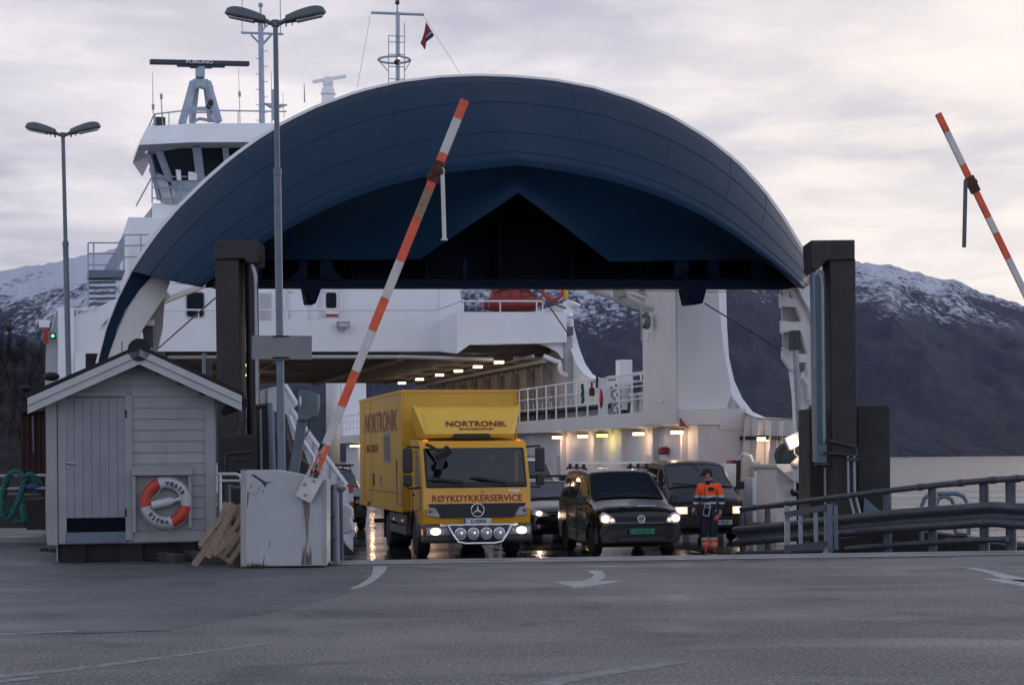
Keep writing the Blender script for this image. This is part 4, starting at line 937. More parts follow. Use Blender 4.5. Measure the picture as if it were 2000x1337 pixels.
b = MB(); b.prism([hz(u, v, WY + .3) for u, v in ((343, 331), (353, 332), (354, 352), (346, 352))], (0, .05, 0)); b.prism([hz(u, v, WY + .35) for u, v in ((368, 335), (385, 337), (385, 352), (368, 352))], (0, .05, 0)); fpart(b, 'bridge_chair', 'white_clean')
# roof with raked fascia
b = MB(); E = [hz(u, v, y) for u, v, y in ((259, 318, 30.5), (272, 283, WY - .9), (370, 278, WY - 1.0), (720, 276, WY - 1.0))]; E2 = [hz(u, v, y) for u, v, y in ((262, 300, 30.8), (274, 274, WY - .85), (371, 268, WY - .95), (720, 266, WY - .95))]
TT = [hz(u, v, y) for u, v, y in ((290, 252, 31.5), (288, 247, WY + .4), (378, 241, WY + .3), (720, 240, WY + .3))]
b.loft([E, E2, TT, [p + Vector((0, 5, 0)) for p in TT]], smooth=False)
b.loft([E, [hz(278, 345, 30), hz(300, 300, WY + .1), hz(384, 288, WY + .1), hz(720, 287, WY + .1)]], smooth=False, mi=1)
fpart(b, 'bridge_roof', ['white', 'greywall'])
b = MB(); b.beam(hz(284, 296, WY - .6), hz(287, 299, WY - .6), .12, .1); fpart(b, 'roof_lamp', 'white_clean')
b = MB()
b.tube([hz(288, 254, WY + 1.5), hz(301, 223, WY + .6), hz(370, 215, WY + .5), hz(560, 218, WY + .6)], .028, 8); b.tube([hz(292, 252, WY + 1.4), hz(302, 238, WY + .6)], .02, 6); b.tube([hz(301, 223, WY + .6), hz(301, 247, WY + .6)], .025, 6)
for u in (303, 330, 370, 420, 465): b.tube([hz(u, lerp([(303, 223), (370, 215), (560, 218)], u), WY + .55), hz(u, 246, WY + .55)], .02, 6)
fpart(b, 'roof_rail', 'mast')
b = MB(); p = hz(314, 236, WY + .8); b.box(p.x - .17, p.x + .17, p.y, p.y + .3, p.z - .2, p.z + .14); fpart(b, 'roof_box', 'steel_dark')
WA_ = []
for u0, v0, u1, v1, r_ in ((298, 142, 299, 222, .02), (314, 182, 318, 246, .03), (466, 135, 469, 242, .018), (530, 140, 531, 240, .02), (594, 164, 595, 200, .03), (552, 180, 555, 230, .015)):
    b = MB(); b.tube([hz(u0, v0, WY + .8), hz(u1, v1, WY + .8)], [r_ * .5, r_], 6)
    for u, v in ((299, 208), (315, 188), (468, 183)):
        if abs(u - (u0 + u1) / 2) < 4: b.tube([hz(u, v - 4, WY + .8), hz(u, v + 6, WY + .8)], .05, 8)
    fpart(b, 'whip_antenna', 'steel')
# big radar on its frame
RY = WY + 1.5
b = MB()
for u0, v0, u1, v1, y0, y1 in ((378, 160, 355, 244, RY, RY - .5), (405, 160, 427, 238, RY, RY - .5), (384, 158, 375, 240, RY + .3, RY + .9), (402, 158, 412, 238, RY + .3, RY + .9)): b.beam(hz(u0, v0, y0), hz(u1, v1, y1), .2, .22)
b.prism([hz(u, v, RY - .1) for u, v in ((377, 154), (406, 154), (410, 178), (402, 172), (391, 169), (380, 173), (374, 184))], (0, .4, 0)); b.beam(hz(366, 212, RY - .2), hz(420, 211, RY - .2), .1, .1); b.beam(hz(366, 220, RY - .2), hz(423, 219, RY - .2), .06, .06); b.tube([hz(412, 180, RY), hz(416, 168, RY), hz(410, 166, RY)], .03, 6)
b.tube([hz(380, 236, RY), hz(390, 232, RY), hz(425, 238, RY)], .06, 8)
rad = fpart(b, 'radar_mast', 'mast', .01)
b = MB(); p = hz(391, 143, RY); b.box(p.x - .16, p.x + .16, p.y - .2, p.y + .25, p.z - .18, p.z + .22); fpart(b, 'radar_motor', 'mast', .03, parent=rad)
b = MB(); pL, pR = hz(293, 121, RY - .5), hz(486, 125, RY + .3); b.beam(pL, pR, .22, .17); b.beam(pL.lerp(pR, .27) - Vector((0, 0, .12)), pL.lerp(pR, .75) - Vector((0, 0, .12)), .16, .08); b.beam(pL.lerp(pR, .4) - Vector((0, 0, .17)), pL.lerp(pR, .62) - Vector((0, 0, .17)), .16, .06)
bar = fpart(b, 'radar_bar', 'radar', .02, parent=rad); b = MB(); xa = (pR - pL).normalized(); b.text('FURUNO', .17, TM(pL.lerp(pR, .5) + Vector((-.02, -.125, -.045)), xa, (0, 0, 1)), sx=1.5); b.build('radar_lettering', 'white_clean', bar)
b = MB(); b.ball(hz(412, 201, RY - .3), (.13, .16, .13), 12); b.tube([hz(403, 206, RY - .3), hz(420, 225, RY - .3)], .05, 6); fpart(b, 'searchlight', 'steel_dark', parent=rad)
# small radar
b = MB(); q0 = hz(641, 172, WY + 1); b.lathe([(.3, -.25), (.22, 0), (.16, .05), (.2, .1), (.2, .35), (.12, .42)], q0, (0, 0, 1), 16); b.beam(hz(611, 160, WY + .9), hz(676, 149, WY + 1.2), .12, .12); b.lathe([(.34, -1.4), (.24, -.25)], q0, (0, 0, 1), 12); fpart(b, 'small_radar', 'white_clean', .02)
# mast on the left
MY = 29.0
b = MB(); b.tube([hz(512, 246, MY), hz(509, 30, MY)], [.115, .10], 12); b.tube([hz(509, 30, MY), hz(509, 14, MY)], .04, 6); b.lathe([(.05, 0), (.09, .02), (.09, .12), (.04, .16)], hz(509, 14, MY), (0, 0, 1), 10)
b.tube([hz(471, 64, MY), hz(553, 67, MY)], .045, 8); b.tube([hz(490, 68, MY), hz(508, 86, MY)], .04, 6); b.tube([hz(530, 68, MY), hz(514, 86, MY)], .05, 6); b.tube([hz(512, 60, MY), hz(532, 40, MY)], .03, 6)
for k in range(10): v = 100 + k * 15; s_ = -1 if k % 2 else 1; b.tube([hz(511, v, MY - .1), hz(511 + s_ * 11, v, MY - .1), hz(511 + s_ * 11, v - 3, MY - .1)], .014, 5)
b.tube([hz(473, 0, MY), hz(473, 64, MY)], .015, 5); b.tube([hz(547, -20, MY), hz(548, 66, MY)], .02, 5); b.tube([hz(533, 175, MY), hz(534, 235, MY)], .07, 8); b.prism([hz(u, v, MY) for u, v in ((517, 201), (562, 204), (545, 210), (530, 209))], (0, .3, 0))
fpart(b, 'signal_mast', 'mast')
# main mast with flag yard
MY = 31.0
b = MB(); b.tube([hz(777, 165, MY), hz(777, 24, MY)], .085, 12); b.tube([hz(776, 24, MY), hz(776, 8, MY)], .035, 8); b.tube([hz(725, 25, MY), hz(828, 29, MY)], .055, 8)
for u in (759, 790): b.tube([hz(u, 69 if u < 780 else 45, MY - .1), hz(u, 165, MY - .1)], .02, 6)
for k in range(5): v = 70 + k * 24 - (12 if k > 0 else 0); b.tube([hz(759, v, MY - .1), hz(790, v + 1, MY - .1)], .018, 6)
b.tube([hz(770 - 33, 116, MY), hz(759, 140, MY)], .02, 6); b.tube([hz(803, 118, MY), hz(791, 138, MY)], .02, 6)
c0 = hz(770, 117, MY); b.tube([c0 + Vector((.62 * math.cos(t * .2617), .62 * math.sin(t * .2617), 0)) for t in range(24)], .045, 6, closed=True)
mm = fpart(b, 'flag_mast', 'mast')
b = MB(); p = hz(779, 113, MY - .25); b.lathe([(.06, -.12), (.06, -.1), (.075, .1), (.06, .12)], p, (0, 0, 1), 12, 0); b.lathe([(.045, -.07), (.05, .06)], p - Vector((0, .06, 0)), (0, 0, 1), 12, 1); b.ball(hz(774, 122, MY - .3), .1, 10, 0); b.lathe([(.07, 0), (.09, .02), (.09, .14), (.07, .16)], hz(776, 9, MY), (0, 0, 1), 10, 0); b.box(*[c for q_ in zip(hz(776, 6, MY) - Vector((.07, .07, 0)), hz(776, 6, MY) + Vector((.07, .07, .2))) for c in q_], mi=2)
fpart(b, 'mast_light', ['black', 'lamp_on', 'lamp_dim'], parent=mm)
b = MB(); b.tube([hz(723, 33, MY), hz(698, 170, MY)], .008, 4); b.tube([hz(829, 33, MY), hz(900, 146, MY)], .008, 4); fpart(b, 'halyard', 'ropewhite', parent=mm)
b = MB()
pf = [(832, 43), (848, 69), (846, 72), (841, 76), (833, 82), (831, 95), (829, 97), (826, 91), (821, 84), (824, 78), (829, 62)]
b.prism([hz(u, v, MY - .02) for u, v in pf], (0, .02, 0), 0); b.prism([hz(u, v, MY - .035) for u, v in ((848, 69), (841, 65), (832, 74), (832, 82))], (0, .01, 0), 1); b.prism([hz(u, v, MY - .04) for u, v in ((844, 63), (842, 62), (832, 72), (832, 74))], (0, .01, 0), 2)
b.xf(ferry.matrix_basis); tag(b.build('flag', ['flagred', 'flagblue', 'flagwhite']), 'small limp red and blue flag on the yard of ferry mast', 'flag')

# rescue boat and life ring on the boat deck
rb = thing('rescue_boat', 'red inflatable rescue boat stowed behind rail on the upper deck', 'boat', ferry.matrix_basis @ Fy(1004, 606, 24.6), TH)
s_ = 63.0 / 3500
b = MB(); ww = 58 * s_
for yy in (-.4, .4): b.tube([(-ww, yy, .25), (-ww * .5, yy, .2), (ww * .6, yy, .22), (ww * .92, yy * .6, .34)], [.2, .24, .24, .16], 12)
b.build('inflatable_tube', 'boatred', rb)
b = MB(); rows_ = []
for k in range(9):
    x = -ww * .8 + 1.55 * ww * k / 8; h_ = .35 + .42 * math.sin(math.pi * min(1, k / 8 * .9 + .1)) + .04 * math.sin(k * 2.1); rows_.append([Vector((x, .45 * math.cos(a_), .22 + h_ * math.sin(a_) * (1 + .05 * math.sin(k * 3 + a_ * 4)))) for a_ in [math.pi * j / 8 for j in range(9)]])
b.loft(rows_, smooth=True, caps=True); b.build('boat_cover', 'boatred', rb)
b = MB()
for j in (2, 4, 6): b.tube([r_[j] + Vector((0, 0, .012)) for r_ in rows_], .022, 6)
for k in (1, 3, 5, 7): b.tube([p + Vector((0, 0, .012)) for p in rows_[k]], .016, 6)
b.box(ww * .15, ww * .45, -.50, -.46, .30, .45); b.build('cover_strap', 'black', rb)
b = MB(); b.tube([(-ww * .3, -.48, .1), (0, -.5, .3), (ww * .5, -.48, .1)], .1, 8); b.tube([(-ww * .7, -.3, .65), (0, -.3, .95), (ww * .5, -.3, .7)], .025, 6); b.tube([(-ww * .2, -.45, .05), (-ww * .1, -.3, .9)], .02, 6); b.build('lashing', 'tarp', rb)
b = ring(Fy(1080, 565, 22.6), .36, .07, (0.2, 1, 0)); b.xf(ferry.matrix_basis); tag(b.build('life_ring', 'buoy_red'), 'orange life ring near yellow float above the rescue boat deck', 'life ring')
b = MB(); p = Fy(1105, 572, 22.5); b.lathe([(.04, -.25), (.09, -.2), (.09, .15), (.04, .2)], p, (0, 0, 1), 12); b.xf(ferry.matrix_basis); tag(b.build('marker_float', 'yellowfloat'), 'yellow marker float beside the orange life ring on upper deck', 'float')
b = MB(); p = Fy(1107, 620, 22.3); b.ball(p, (.2, .2, .32), 10, 0); b.tube([Fy(1068, 588, 21), Fy(1105, 602, 21.6)], .03, 6, 1); b.lathe([(.05, 0), (.3, .25)], Fy(1115, 603, 22.3), (.3, -.3, 1), 14, 0); fpart(b, 'deck_searchlight', ['white_clean', 'steel_dark'])
# ------------------------------------------------------------------ vehicles (x across, y from the nose aft, z up)
def figure(name, label, loc, rz, parent_group=None, shirt='shirt', hair='darkhair'):
    """a seated person seen through a windscreen: one skinned body from pelvis to head and hands"""
    b = MB()
    V_ = [(0, 0, .0), (0, .02, .22), (0, .02, .42), (0, .0, .52), (0, -.02, .60), (0, -.03, .70), (-.17, .0, .45), (-.24, -.04, .22), (-.16, -.30, .18), (-.13, -.38, .22), (.17, .0, .45), (.24, -.04, .22), (.16, -.30, .18), (.13, -.38, .22), (-.11, -.30, .02), (-.11, -.42, -.30), (.11, -.30, .02), (.11, -.42, -.30)]
    E_ = [(0, 1), (1, 2), (2, 3), (3, 4), (4, 5), (2, 6), (6, 7), (7, 8), (8, 9), (2, 10), (10, 11), (11, 12), (12, 13), (0, 14), (14, 15), (0, 16), (16, 17)]
    rad = [.15, .16, .16, .065, .085, .075, .075, .055, .04, .04, .075, .055, .04, .04, .09, .06, .09, .06]
    me = bpy.data.meshes.new(name); me.from_pydata(V_, E_, []); me.materials.append(M[shirt])
    o = bpy.data.objects.new(name, me); COL.objects.link(o); o.location = loc; o.rotation_euler = (0, 0, rz)
    o.modifiers.new('skin', 'SKIN')
    for i, r_ in enumerate(rad): me.skin_vertices[0].data[i].radius = (r_, r_ * (.8 if i < 3 else 1))
    me.skin_vertices[0].data[0].use_root = True
    q = o.modifiers.new('s', 'SUBSURF'); q.levels = 1; q.render_levels = 2
    b.ball((0, -.035, .655), (.078, .09, .115), 14, 0); b.ball((0, -.125, .645), (.014, .02, .022), 8, 0)
    for s_ in (-1, 1): b.ball((s_ * .03, -.118, .675), .010, 6, 1); b.ball((s_ * .08, -.03, .655), (.012, .02, .03), 8, 0)
    b.box(-.025, .025, -.121, -.110, .603, .610, 1); b.build('face', ['skin', 'darkhair'], o)
    b = MB(); b.ball((0, -.015, .70), (.085, .092, .085), 12); b.build('hair', hair, o)
    tag(o, label, 'person'); return o

def wheel(parent, x, y, r, w_, s_, rimr=0.62, m='hub', name='wheel', rz=0.0):
    """s_ = -1 left, +1 right: the outer face points to s_"""
    b = MB(); o_ = (0, 0, 0); ax = (s_, 0, 0)
    b.lathe([(r * rimr, -w_), (r * .93, -w_), (r, -w_ + .03), (r, -.03), (r * .93, 0), (r * rimr, -.01)], o_, ax, 28)
    wl = b.build(name, 'rubber', parent, loc=(x, y, r)); wl.rotation_euler = (0, 0, rz)
    b = MB(); b.lathe([(.02, -.03), (r * .18, -.025), (r * .20, -.05), (r * rimr * .9, -.05), (r * rimr * .96, -.012), (r * rimr * 1.02, -.008), (r * rimr * 1.02, -.06)], o_, ax, 24)
    for k in range(6):
        a_ = k * math.pi / 3; b.beam((s_ * -.03, math.cos(a_) * r * .15, math.sin(a_) * r * .15), (s_ * -.03, math.cos(a_) * r * rimr * .9, math.sin(a_) * r * rimr * .9), .05, .03, up=(1, 0, 0))
    b.build('rim', m, wl); return wl
def plate_at(parent, x, y, z, txt, w_=.52, h_=.115, m='plate_white', ink='ink', tilt=0.0, group=None):
    mx = Matrix.Translation((x, y, z)) @ Matrix.Rotation(tilt, 4, 'X')
    b = MB(); b.box(-w_ / 2, w_ / 2, -.012, 0, -h_ / 2, h_ / 2, 0, mx); b.box(-w_ / 2 + .003, -w_ / 2 + .045, -.015, -.012, -h_ / 2 + .004, h_ / 2 - .004, 1, mx)
    o = b.build('number_plate', [m, 'plate_blue'], parent)
    b = MB(); b.text(txt, .098, mx @ TM((.02, -.013, -.034), (1, 0, 0), (0, 0, 1)), ext=.002, bold=.003, sx=.92); b.build('plate_lettering', ink, o); return o
def hglow(parent, loc, e=25, col=(1, .70, .44)):
    o = lamp('SPOT', loc, e, col, parent, .05, (R(84), 0, 0), R(70), .8); o.rotation_euler = (R(78), 0, math.pi); return o

# ---- the yellow lorry
TX, TY, TR = -1.46, -2.75, R(-2.2)
tp = FO + FT * TX + FA * TY
truck = thing('delivery_truck', 'yellow box truck with bull bar and headlights on driving off the ferry', 'truck', tp, TH + TR)
def cabprof(ins): return [(y, z) for y, z in ((0.06 + ins, .70), (0.0 + ins, 1.02), (.02 + ins, 1.46), (.34 + ins, 2.26), (.50 + ins, 2.43 - ins), (1.0, 2.47 - ins), (1.62 - ins, 2.48 - ins), (1.66 - ins, 1.0), (1.66 - ins, .70))]
b = MB(); b.prism([(-1.13, y, z) for y, z in cabprof(0)], (2.26, 0, 0)); cab = b.build('cab', 'truckyellow', truck)
c1 = MB(); c1.prism([(-1.07, y, z) for y, z in ((.12, 1.15), (.12, 1.46), (.42, 2.26), (.55, 2.36), (1.55, 2.40), (1.58, 1.15))], (2.14, 0, 0))
c2 = MB(); c2.prism([(-1.02, -.2, 1.50), (-1.02, .75, 1.50), (-1.02, .75, 2.25), (-1.02, -.2, 2.25)], (2.04, 0, 0))
c3 = MB(); c3.prism([(-1.4, .38, 1.42), (-1.4, 1.28, 1.52), (-1.4, 1.28, 2.22), (-1.4, .62, 2.22)], (2.8, 0, 0))
c4 = MB(); c4.lathe([(.56, -1.5), (.56, 1.5)], (0, 1.22, .44), (1, 0, 0), 32)
carve(cab, [c1, c2, c3, c4])
bv = cab.modifiers.new('b', 'BEVEL'); bv.width = .03; bv.segments = 3; bv.limit_method = 'ANGLE'; bv.angle_limit = R(35)
b = MB(); off = Vector((0, -.012, .005))
wsq = [Vector(p) + off for p in ((-1.04, .028, 1.485), (1.04, .028, 1.485), (1.04, .345, 2.262), (-1.04, .345, 2.262))]
rows_ = []
for k in range(5):
    t = k / 4; rows_.append([wsq[0].lerp(wsq[3], t).lerp(wsq[1].lerp(wsq[2], t), j / 8) + Vector((0, -.045 * math.sin(math.pi * j / 8), 0)) for j in range(9)])
b.loft(rows_); ws = b.build('windscreen', 'glass', truck)
b = MB()
for i in range(4): b.tube([wsq[i], wsq[(i + 1) % 4]], .022, 6)
b.prism([p + Vector((0, -.008, 0)) for p in (wsq[0], wsq[1], wsq[1].lerp(wsq[2], .10), wsq[0].lerp(wsq[3], .10))], (0, -.035, .01)); b.build('windscreen_seal', 'black', ws)
for x in (-.62, .28):
    b = MB(); b.tube([(x + .35, -.06, 1.49), (x + .30, -.045, 1.56), (x - .32, -.02, 1.66)], .012, 6); b.beam((x + .32, -.03, 1.60), (x - .42, -.01, 1.69), .02, .03); b.build('wiper', 'black', truck)
for s_ in (-1, 1):
    b = MB(); b.add([(s_ * 1.118, .40, 1.43), (s_ * 1.118, 1.27, 1.53), (s_ * 1.118, 1.27, 2.21), (s_ * 1.118, .63, 2.21)], [(0, 1, 2, 3)]); b.build('side_window', 'glass', truck)
    b = MB(); b.tube([(s_ * 1.134, .34, 1.40), (s_ * 1.134, 1.34, 1.45), (s_ * 1.134, 1.36, .95), (s_ * 1.134, .34, 1.02), (s_ * 1.134, .34, 1.40)], .008, 5); b.box(min(s_ * 1.13, s_ * 1.16), max(s_ * 1.13, s_ * 1.16), 1.10, 1.25, 1.28, 1.33); b.build('door_seam', 'black', truck)
b = MB(); b.box(-.95, .95, 1.0, 1.5, 1.15, 1.75, 0); b.box(-1.0, 1.0, .16, .48, 1.12, 1.45); b.box(-.98, -.3, 1.35, 1.5, 1.6, 2.1); b.box(.3, .98, 1.35, 1.5, 1.6, 2.1); b.tube([Vector((.55, .62, 1.45)) + Vector((.2 * math.cos(t * .314), .06 * math.sin(t * .314), .2 * math.sin(t * .314))) for t in range(20)], .018, 6, closed=True); b.box(-1.06, 1.06, 1.50, 1.54, 1.16, 2.38); b.box(-1.06, 1.06, .5, 1.5, 2.34, 2.355); b.build('cab_interior', 'darkinterior', truck)
# lettering panel, grille, lamps
b = MB(); b.text('RØYKDYKKERSERVICE', .185, TM((-.0, .004, 1.185), (1, 0, 0), (0, .045, 1)), bold=.004, sx=1.02); b.build('panel_lettering', 'redtext', truck)
b = MB(); b.text('Atego', .09, TM((.78, .008, 1.375), (1, 0, .0), (0.15, .045, 1)), ext=.008, bold=.002, sx=1.1); b.build('model_badge', 'silver', truck)
b = MB(); b.ball((.12, .0, 1.39), .032, 10); b.build('wash_nozzle', 'silver', truck)
b = MB(); g = [(-1.02, 1.14), (1.02, 1.14), (1.0, 1.06), (.76, .845), (-.76, .845), (-1.0, 1.06)]
b.prism([(x, .022 - (z - .86) * .02, z) for x, z in g], (0, -.03, 0), 0)
for k in range(6): z = .885 + k * .042; hw = .74 + (z - .86) * 1.0; b.box(-min(hw, .98), min(hw, .98), -.018, -.008, z, z + .022, 1)
gr = b.build('grille', ['black', 'plastic'], truck)
b = MB(); c_ = Vector((0, -.03, 1.0)); b.tube([c_ + Vector((.135 * math.cos(t * .2244), 0, .135 * math.sin(t * .2244))) for t in range(28)], .013, 6, closed=True)
for k in range(3): a_ = math.pi / 2 + k * 2.0944; e_ = Vector((math.cos(a_), 0, math.sin(a_))) * .13; sd_ = Vector((-math.sin(a_), 0, math.cos(a_))) * .022; b.prism([c_ + sd_, c_ + e_, c_ - sd_], (0, -.012, 0))
b.build('round_star_emblem', 'chrome', gr)
for s_ in (-1, 1):
    b = MB(); b.prism([(s_ * x, .004, z) for x, z in ((.78, .87), (1.06, .90), (1.07, 1.03), (1.02, 1.08), (.88, 1.05))], (0, -.035, 0), 0); b.ball((s_ * .99, -.03, .99), (.04, .02, .04), 10, 1); b.build('indicator_lamp', ['hl_off', 'red_paint'], truck, .008)
# bumper
b = MB(); b.prism([(-1.14, y, z) for y, z in ((-.10, .40), (-.13, .58), (-.09, .70), (.04, .73), (.55, .73), (.55, .60), (.30, .34), (-.04, .33))], (2.28, 0, 0)); bump = b.build('bumper', 'greytrim', truck, .04, seg=3)
for s_ in (-1, 1):
    b = MB(); b.box(s_ * .85 - .24, s_ * .85 + .24, -.145, -.115, .50, .66, 0); b.ball((s_ * .90, -.14, .58), (.115, .035, .075), 14, 1); b.ball((s_ * .70, -.14, .58), (.05, .03, .06), 12, 0); b.build('headlight', ['hl_off', 'hl_on'], truck, .01)
    hglow(truck, (s_ * .88, -.24, .58), 40)
    b = MB(); b.box(s_ * 1.10 - .04, s_ * 1.10 + .04, 0, .2, .5, .62); b.build('side_marker', 'amber', truck)
plate_at(truck, -.02, -.10, .775, 'LJ 42954', .58, .125, tilt=0)
b = MB()                                      # bull bar with four spot lamps
b.tube([(-.80, -.16, .72), (-.66, -.26, .70), (-.56, -.28, .50), (-.46, -.28, .36), (-.3, -.29, .33), (.3, -.29, .33), (.46, -.28, .36), (.56, -.28, .50), (.66, -.26, .70), (.80, -.16, .72)], .030, 10); b.tube([(-.66, -.26, .71), (.66, -.26, .71)], .026, 10); b.tube([(-.3, -.27, .34), (-.3, -.05, .36)], .02, 6); b.tube([(.3, -.27, .34), (.3, -.05, .36)], .02, 6); bar = b.build('bull_bar', 'chrome', truck)
for k in range(4):
    x = -.405 + k * .27; b = MB(); b.lathe([(.05, .12), (.10, .04), (.125, 0), (.125, -.02), (.112, -.02)], (x, -.24, .53), (0, 1, 0), 22, 0); b.lathe([(.112, 0), (.09, -.018), (.03, -.028)], (x, -.257, .53), (0, 1, 0), 20, 1); b.ball((x + .02, -.275, .545), .028, 8, 2); b.build('spot_lamp', ['chrome', 'hl_off', 'hl_soft'], truck)
# mirrors
def mirror(s_):
    b = MB(); x0 = s_ * 1.40
    b.box(x0 - .10, x0 + .10, .22, .34, 1.78, 2.28); b.box(x0 - .09, x0 + .09, .22, .34, 1.50, 1.73); m_ = b.build('wing_mirror', 'plastic', truck, .04, seg=3)
    b = MB(); b.tube([(s_ * 1.1, .45, 2.30), (x0, .28, 2.32), (x0, .28, 2.25)], .022, 8); b.tube([(s_ * 1.1, .35, 1.47), (x0, .28, 1.46), (x0, .28, 1.52)], .02, 8); b.build('mirror_arm', 'plastic', m_); return m_
mirror(-1); mirror(1)
b = MB(); b.tube([(-1.0, .30, 2.36), (-.95, .15, 2.33), (-.80, -.05, 2.22)], .035, 8); mx = Matrix.Translation((-.72, -.10, 2.16)) @ Matrix.Rotation(R(-35), 4, 'Y') @ Matrix.Rotation(R(20), 4, 'X'); b.box(-.17, .17, -.06, .08, -.08, .09, 0, mx); mx = Matrix.Translation((-.78, -.10, 1.97)) @ Matrix.Rotation(R(20), 4, 'Y'); b.box(-.07, .07, -.05, .06, -.14, .12, 0, mx); b.build('front_mirror', 'plastic', truck, .03)
for s_ in (-1, 1): b = MB(); b.ball((s_ * .99, .50, 2.44), (.06, .05, .03), 10); b.build('roof_marker', 'amber', truck)
# roof spoiler
b = MB(); prf = [(.62, 2.50), (.55, 2.58), (.95, 3.12), (1.02, 3.17), (1.10, 3.14), (1.75, 2.95), (1.75, 2.50)]
rows_ = []
for x, sc in ((-1.15, .0), (-1.13, .02), (-1.0, .1), (-.7, .0), (0, -.03), (.7, .0), (1.0, .1), (1.13, .02), (1.15, .0)):
    edge_ = abs(x) > 1.05; row = []
    for y, z in prf:
        yy = y + (.05 if abs(x) > .9 else 0) + (.30 * (1 - (z - 2.5) / .67) * .4 if edge_ else 0); row.append(Vector((x * (.82 + .18 * (z - 2.5) / .67 if z < 3.1 else 1), yy + sc * .2, z + (.03 if edge_ and z > 3.1 else 0))))
    rows_.append(row)
b.loft(rows_, smooth=False, caps=True); sp = b.build('roof_spoiler', 'spoileryellow', truck, .035, seg=3, ang=25)
b = MB(); b.prism([(x, .60 - .05 * 0, z) for x, z in ((-.42, 2.50), (.42, 2.50), (.36, 2.585), (-.36, 2.585))], (0, -.07, 0)); b.build('air_slot', 'black', sp)
nrm = Vector((0, .40, .54))
b = MB(); b.text('NORTRONIK', .20, TM((.12, .645, 2.74), (1, 0, 0), nrm), bold=.002, sx=1.10); b.text('BRANNSIKKERHET', .075, TM((.12, .592, 2.665), (1, 0, 0), nrm), sx=1.2); b.build('spoiler_lettering', 'maroon', sp)
# box body
BX0, BX1, BY0, BY1, BZ0, BZ1 = -1.25, 1.27, 1.95, 9.0, .92, 3.54
b = MB(); b.box(BX0, BX1, BY0, BY1, BZ0, BZ1); box = b.build('cargo_box', 'boxyellow', truck, .03)
b = MB()
for x in (BX0, BX1): b.box(x - .018, x + .018, BY0 - .018, BY0 + .04, BZ0, BZ1 + .015)
b.box(BX0, BX1, BY0 - .016, BY0 + .03, BZ1 - .06, BZ1 + .018); b.box(BX0 - .016, BX0 + .03, BY0, BY1, BZ1 - .06, BZ1 + .016); b.box(BX0 - .016, BX0 + .02, BY0, BY1, BZ0 - .01, BZ0 + .07)
b.box(BX0 - .012, BX0, 6.9, 6.98, BZ0 + .05, BZ1 - .06); b.box(BX0 - .012, BX0, 8.1, 8.16, BZ0 + .05, BZ1 - .06); b.build('box_trim', 'boxyellow', box, .008)
b = MB(); b.text('NORTRONIK', .66, TM((BX0 - .003, 5.3, 2.70), (0, -1, 0), (0, 0, 1)), bold=.012, sx=1.35); b.build('box_lettering', 'maroon', box)
b = MB(); b.text('BRANNSIKKERHET', .26, TM((BX0 - .003, 6.7, 2.22), (0, -1, 0), (0, 0, 1)), bold=.004, sx=.93); b.box(BX0 - .003, BX0, 2.2, 7.6, 1.30, 1.325); b.build('faded_lettering', 'maroon_faded', box)
b = MB(); b.box(BX0 - .02, BX0, 3.7, 4.7, 1.98, 2.66, 0); b.box(BX0 - .026, BX0 - .018, 3.78, 4.62, 2.04, 2.60, 1); b.build('box_window', ['steel', 'darkglass'], box)
b = MB(); b.tube([(BX0 - .008, 2.05, 1.05), (BX0 - .008, 2.75, 1.05), (BX0 - .008, 2.75, 2.05), (BX0 - .008, 2.05, 2.05)], .014, 5, closed=True); b.box(BX0 - .02, BX0, 2.1, 2.16, 1.45, 1.7); b.build('side_hatch', 'steel', box)
b = MB(); b.box(BX0 - .02, BX0, 5.05, 5.35, 1.45, 1.68, 0); b.box(BX0 - .02, BX0, 6.35, 6.5, 1.42, 1.72, 1); b.box(BX0 - .02, BX0, 6.95, 7.5, .93, 1.02, 1); b.build('box_fitting', ['steel', 'black'], box)
# chassis, side guard, wheels
b = MB(); b.box(-.45, .45, .6, 7.6, .55, .9); b.box(-1.0, 1.0, 1.7, 3.2, .45, .92); b.box(-1.08, -.6, 2.1, 4.0, .42, .86); b.box(-.9, .9, 5.0, 5.3, .35, .6); b.box(-1.1, 1.1, 7.4, 7.6, .5, .6); b.build('chassis', 'steel_dark', truck)
b = MB(); b.box(-1.17, -1.12, 2.05, 4.45, .42, .60); b.box(-1.17, -1.12, 2.05, 4.45, .66, .86); b.build('side_guard', 'greytrim', truck, .01)
for y in (2.5, 3.75): b = MB(); b.ball((-1.18, y, .72), (.02, .035, .03), 8); b.build('side_marker', 'amber', truck)
for s_ in (-1, 1):
    wheel(truck, s_ * 1.10, 1.22, .40, .26, s_, .58); wheel(truck, s_ * 1.12, 5.05, .40, .50, s_, .58)
    b = MB(); b.lathe([(.56, 0), (.60, 0), (.60, .06), (.56, .06)], (s_ * 1.11, 1.22, .44), (s_, 0, 0), 30) if False else b.tube([(s_ * 1.12, 1.22 + .56 * math.cos(t * math.pi / 14), .44 + .56 * math.sin(t * math.pi / 14)) for t in range(15)], .035, 6); b.build('wheel_arch', 'greytrim', truck)
    [MB().box(s_ * .85 - .28, s_ * .85 + .28, y, y + .04, .22, .92).build('mudflap', 'black', truck) for y in (4.42, 5.62)]
MT = Matrix.Translation(tp) @ Matrix.Rotation(TH + TR, 4, 'Z')
figure('person', 'driver in dark top behind right half of the yellow truck windscreen', MT @ Vector((.50, 1.02, 1.42)), TH + TR)
figure('person', 'passenger in dark top behind left half of the yellow truck windscreen', MT @ Vector((-.62, 1.0, 1.34)), TH + TR, hair='tan_rusty')

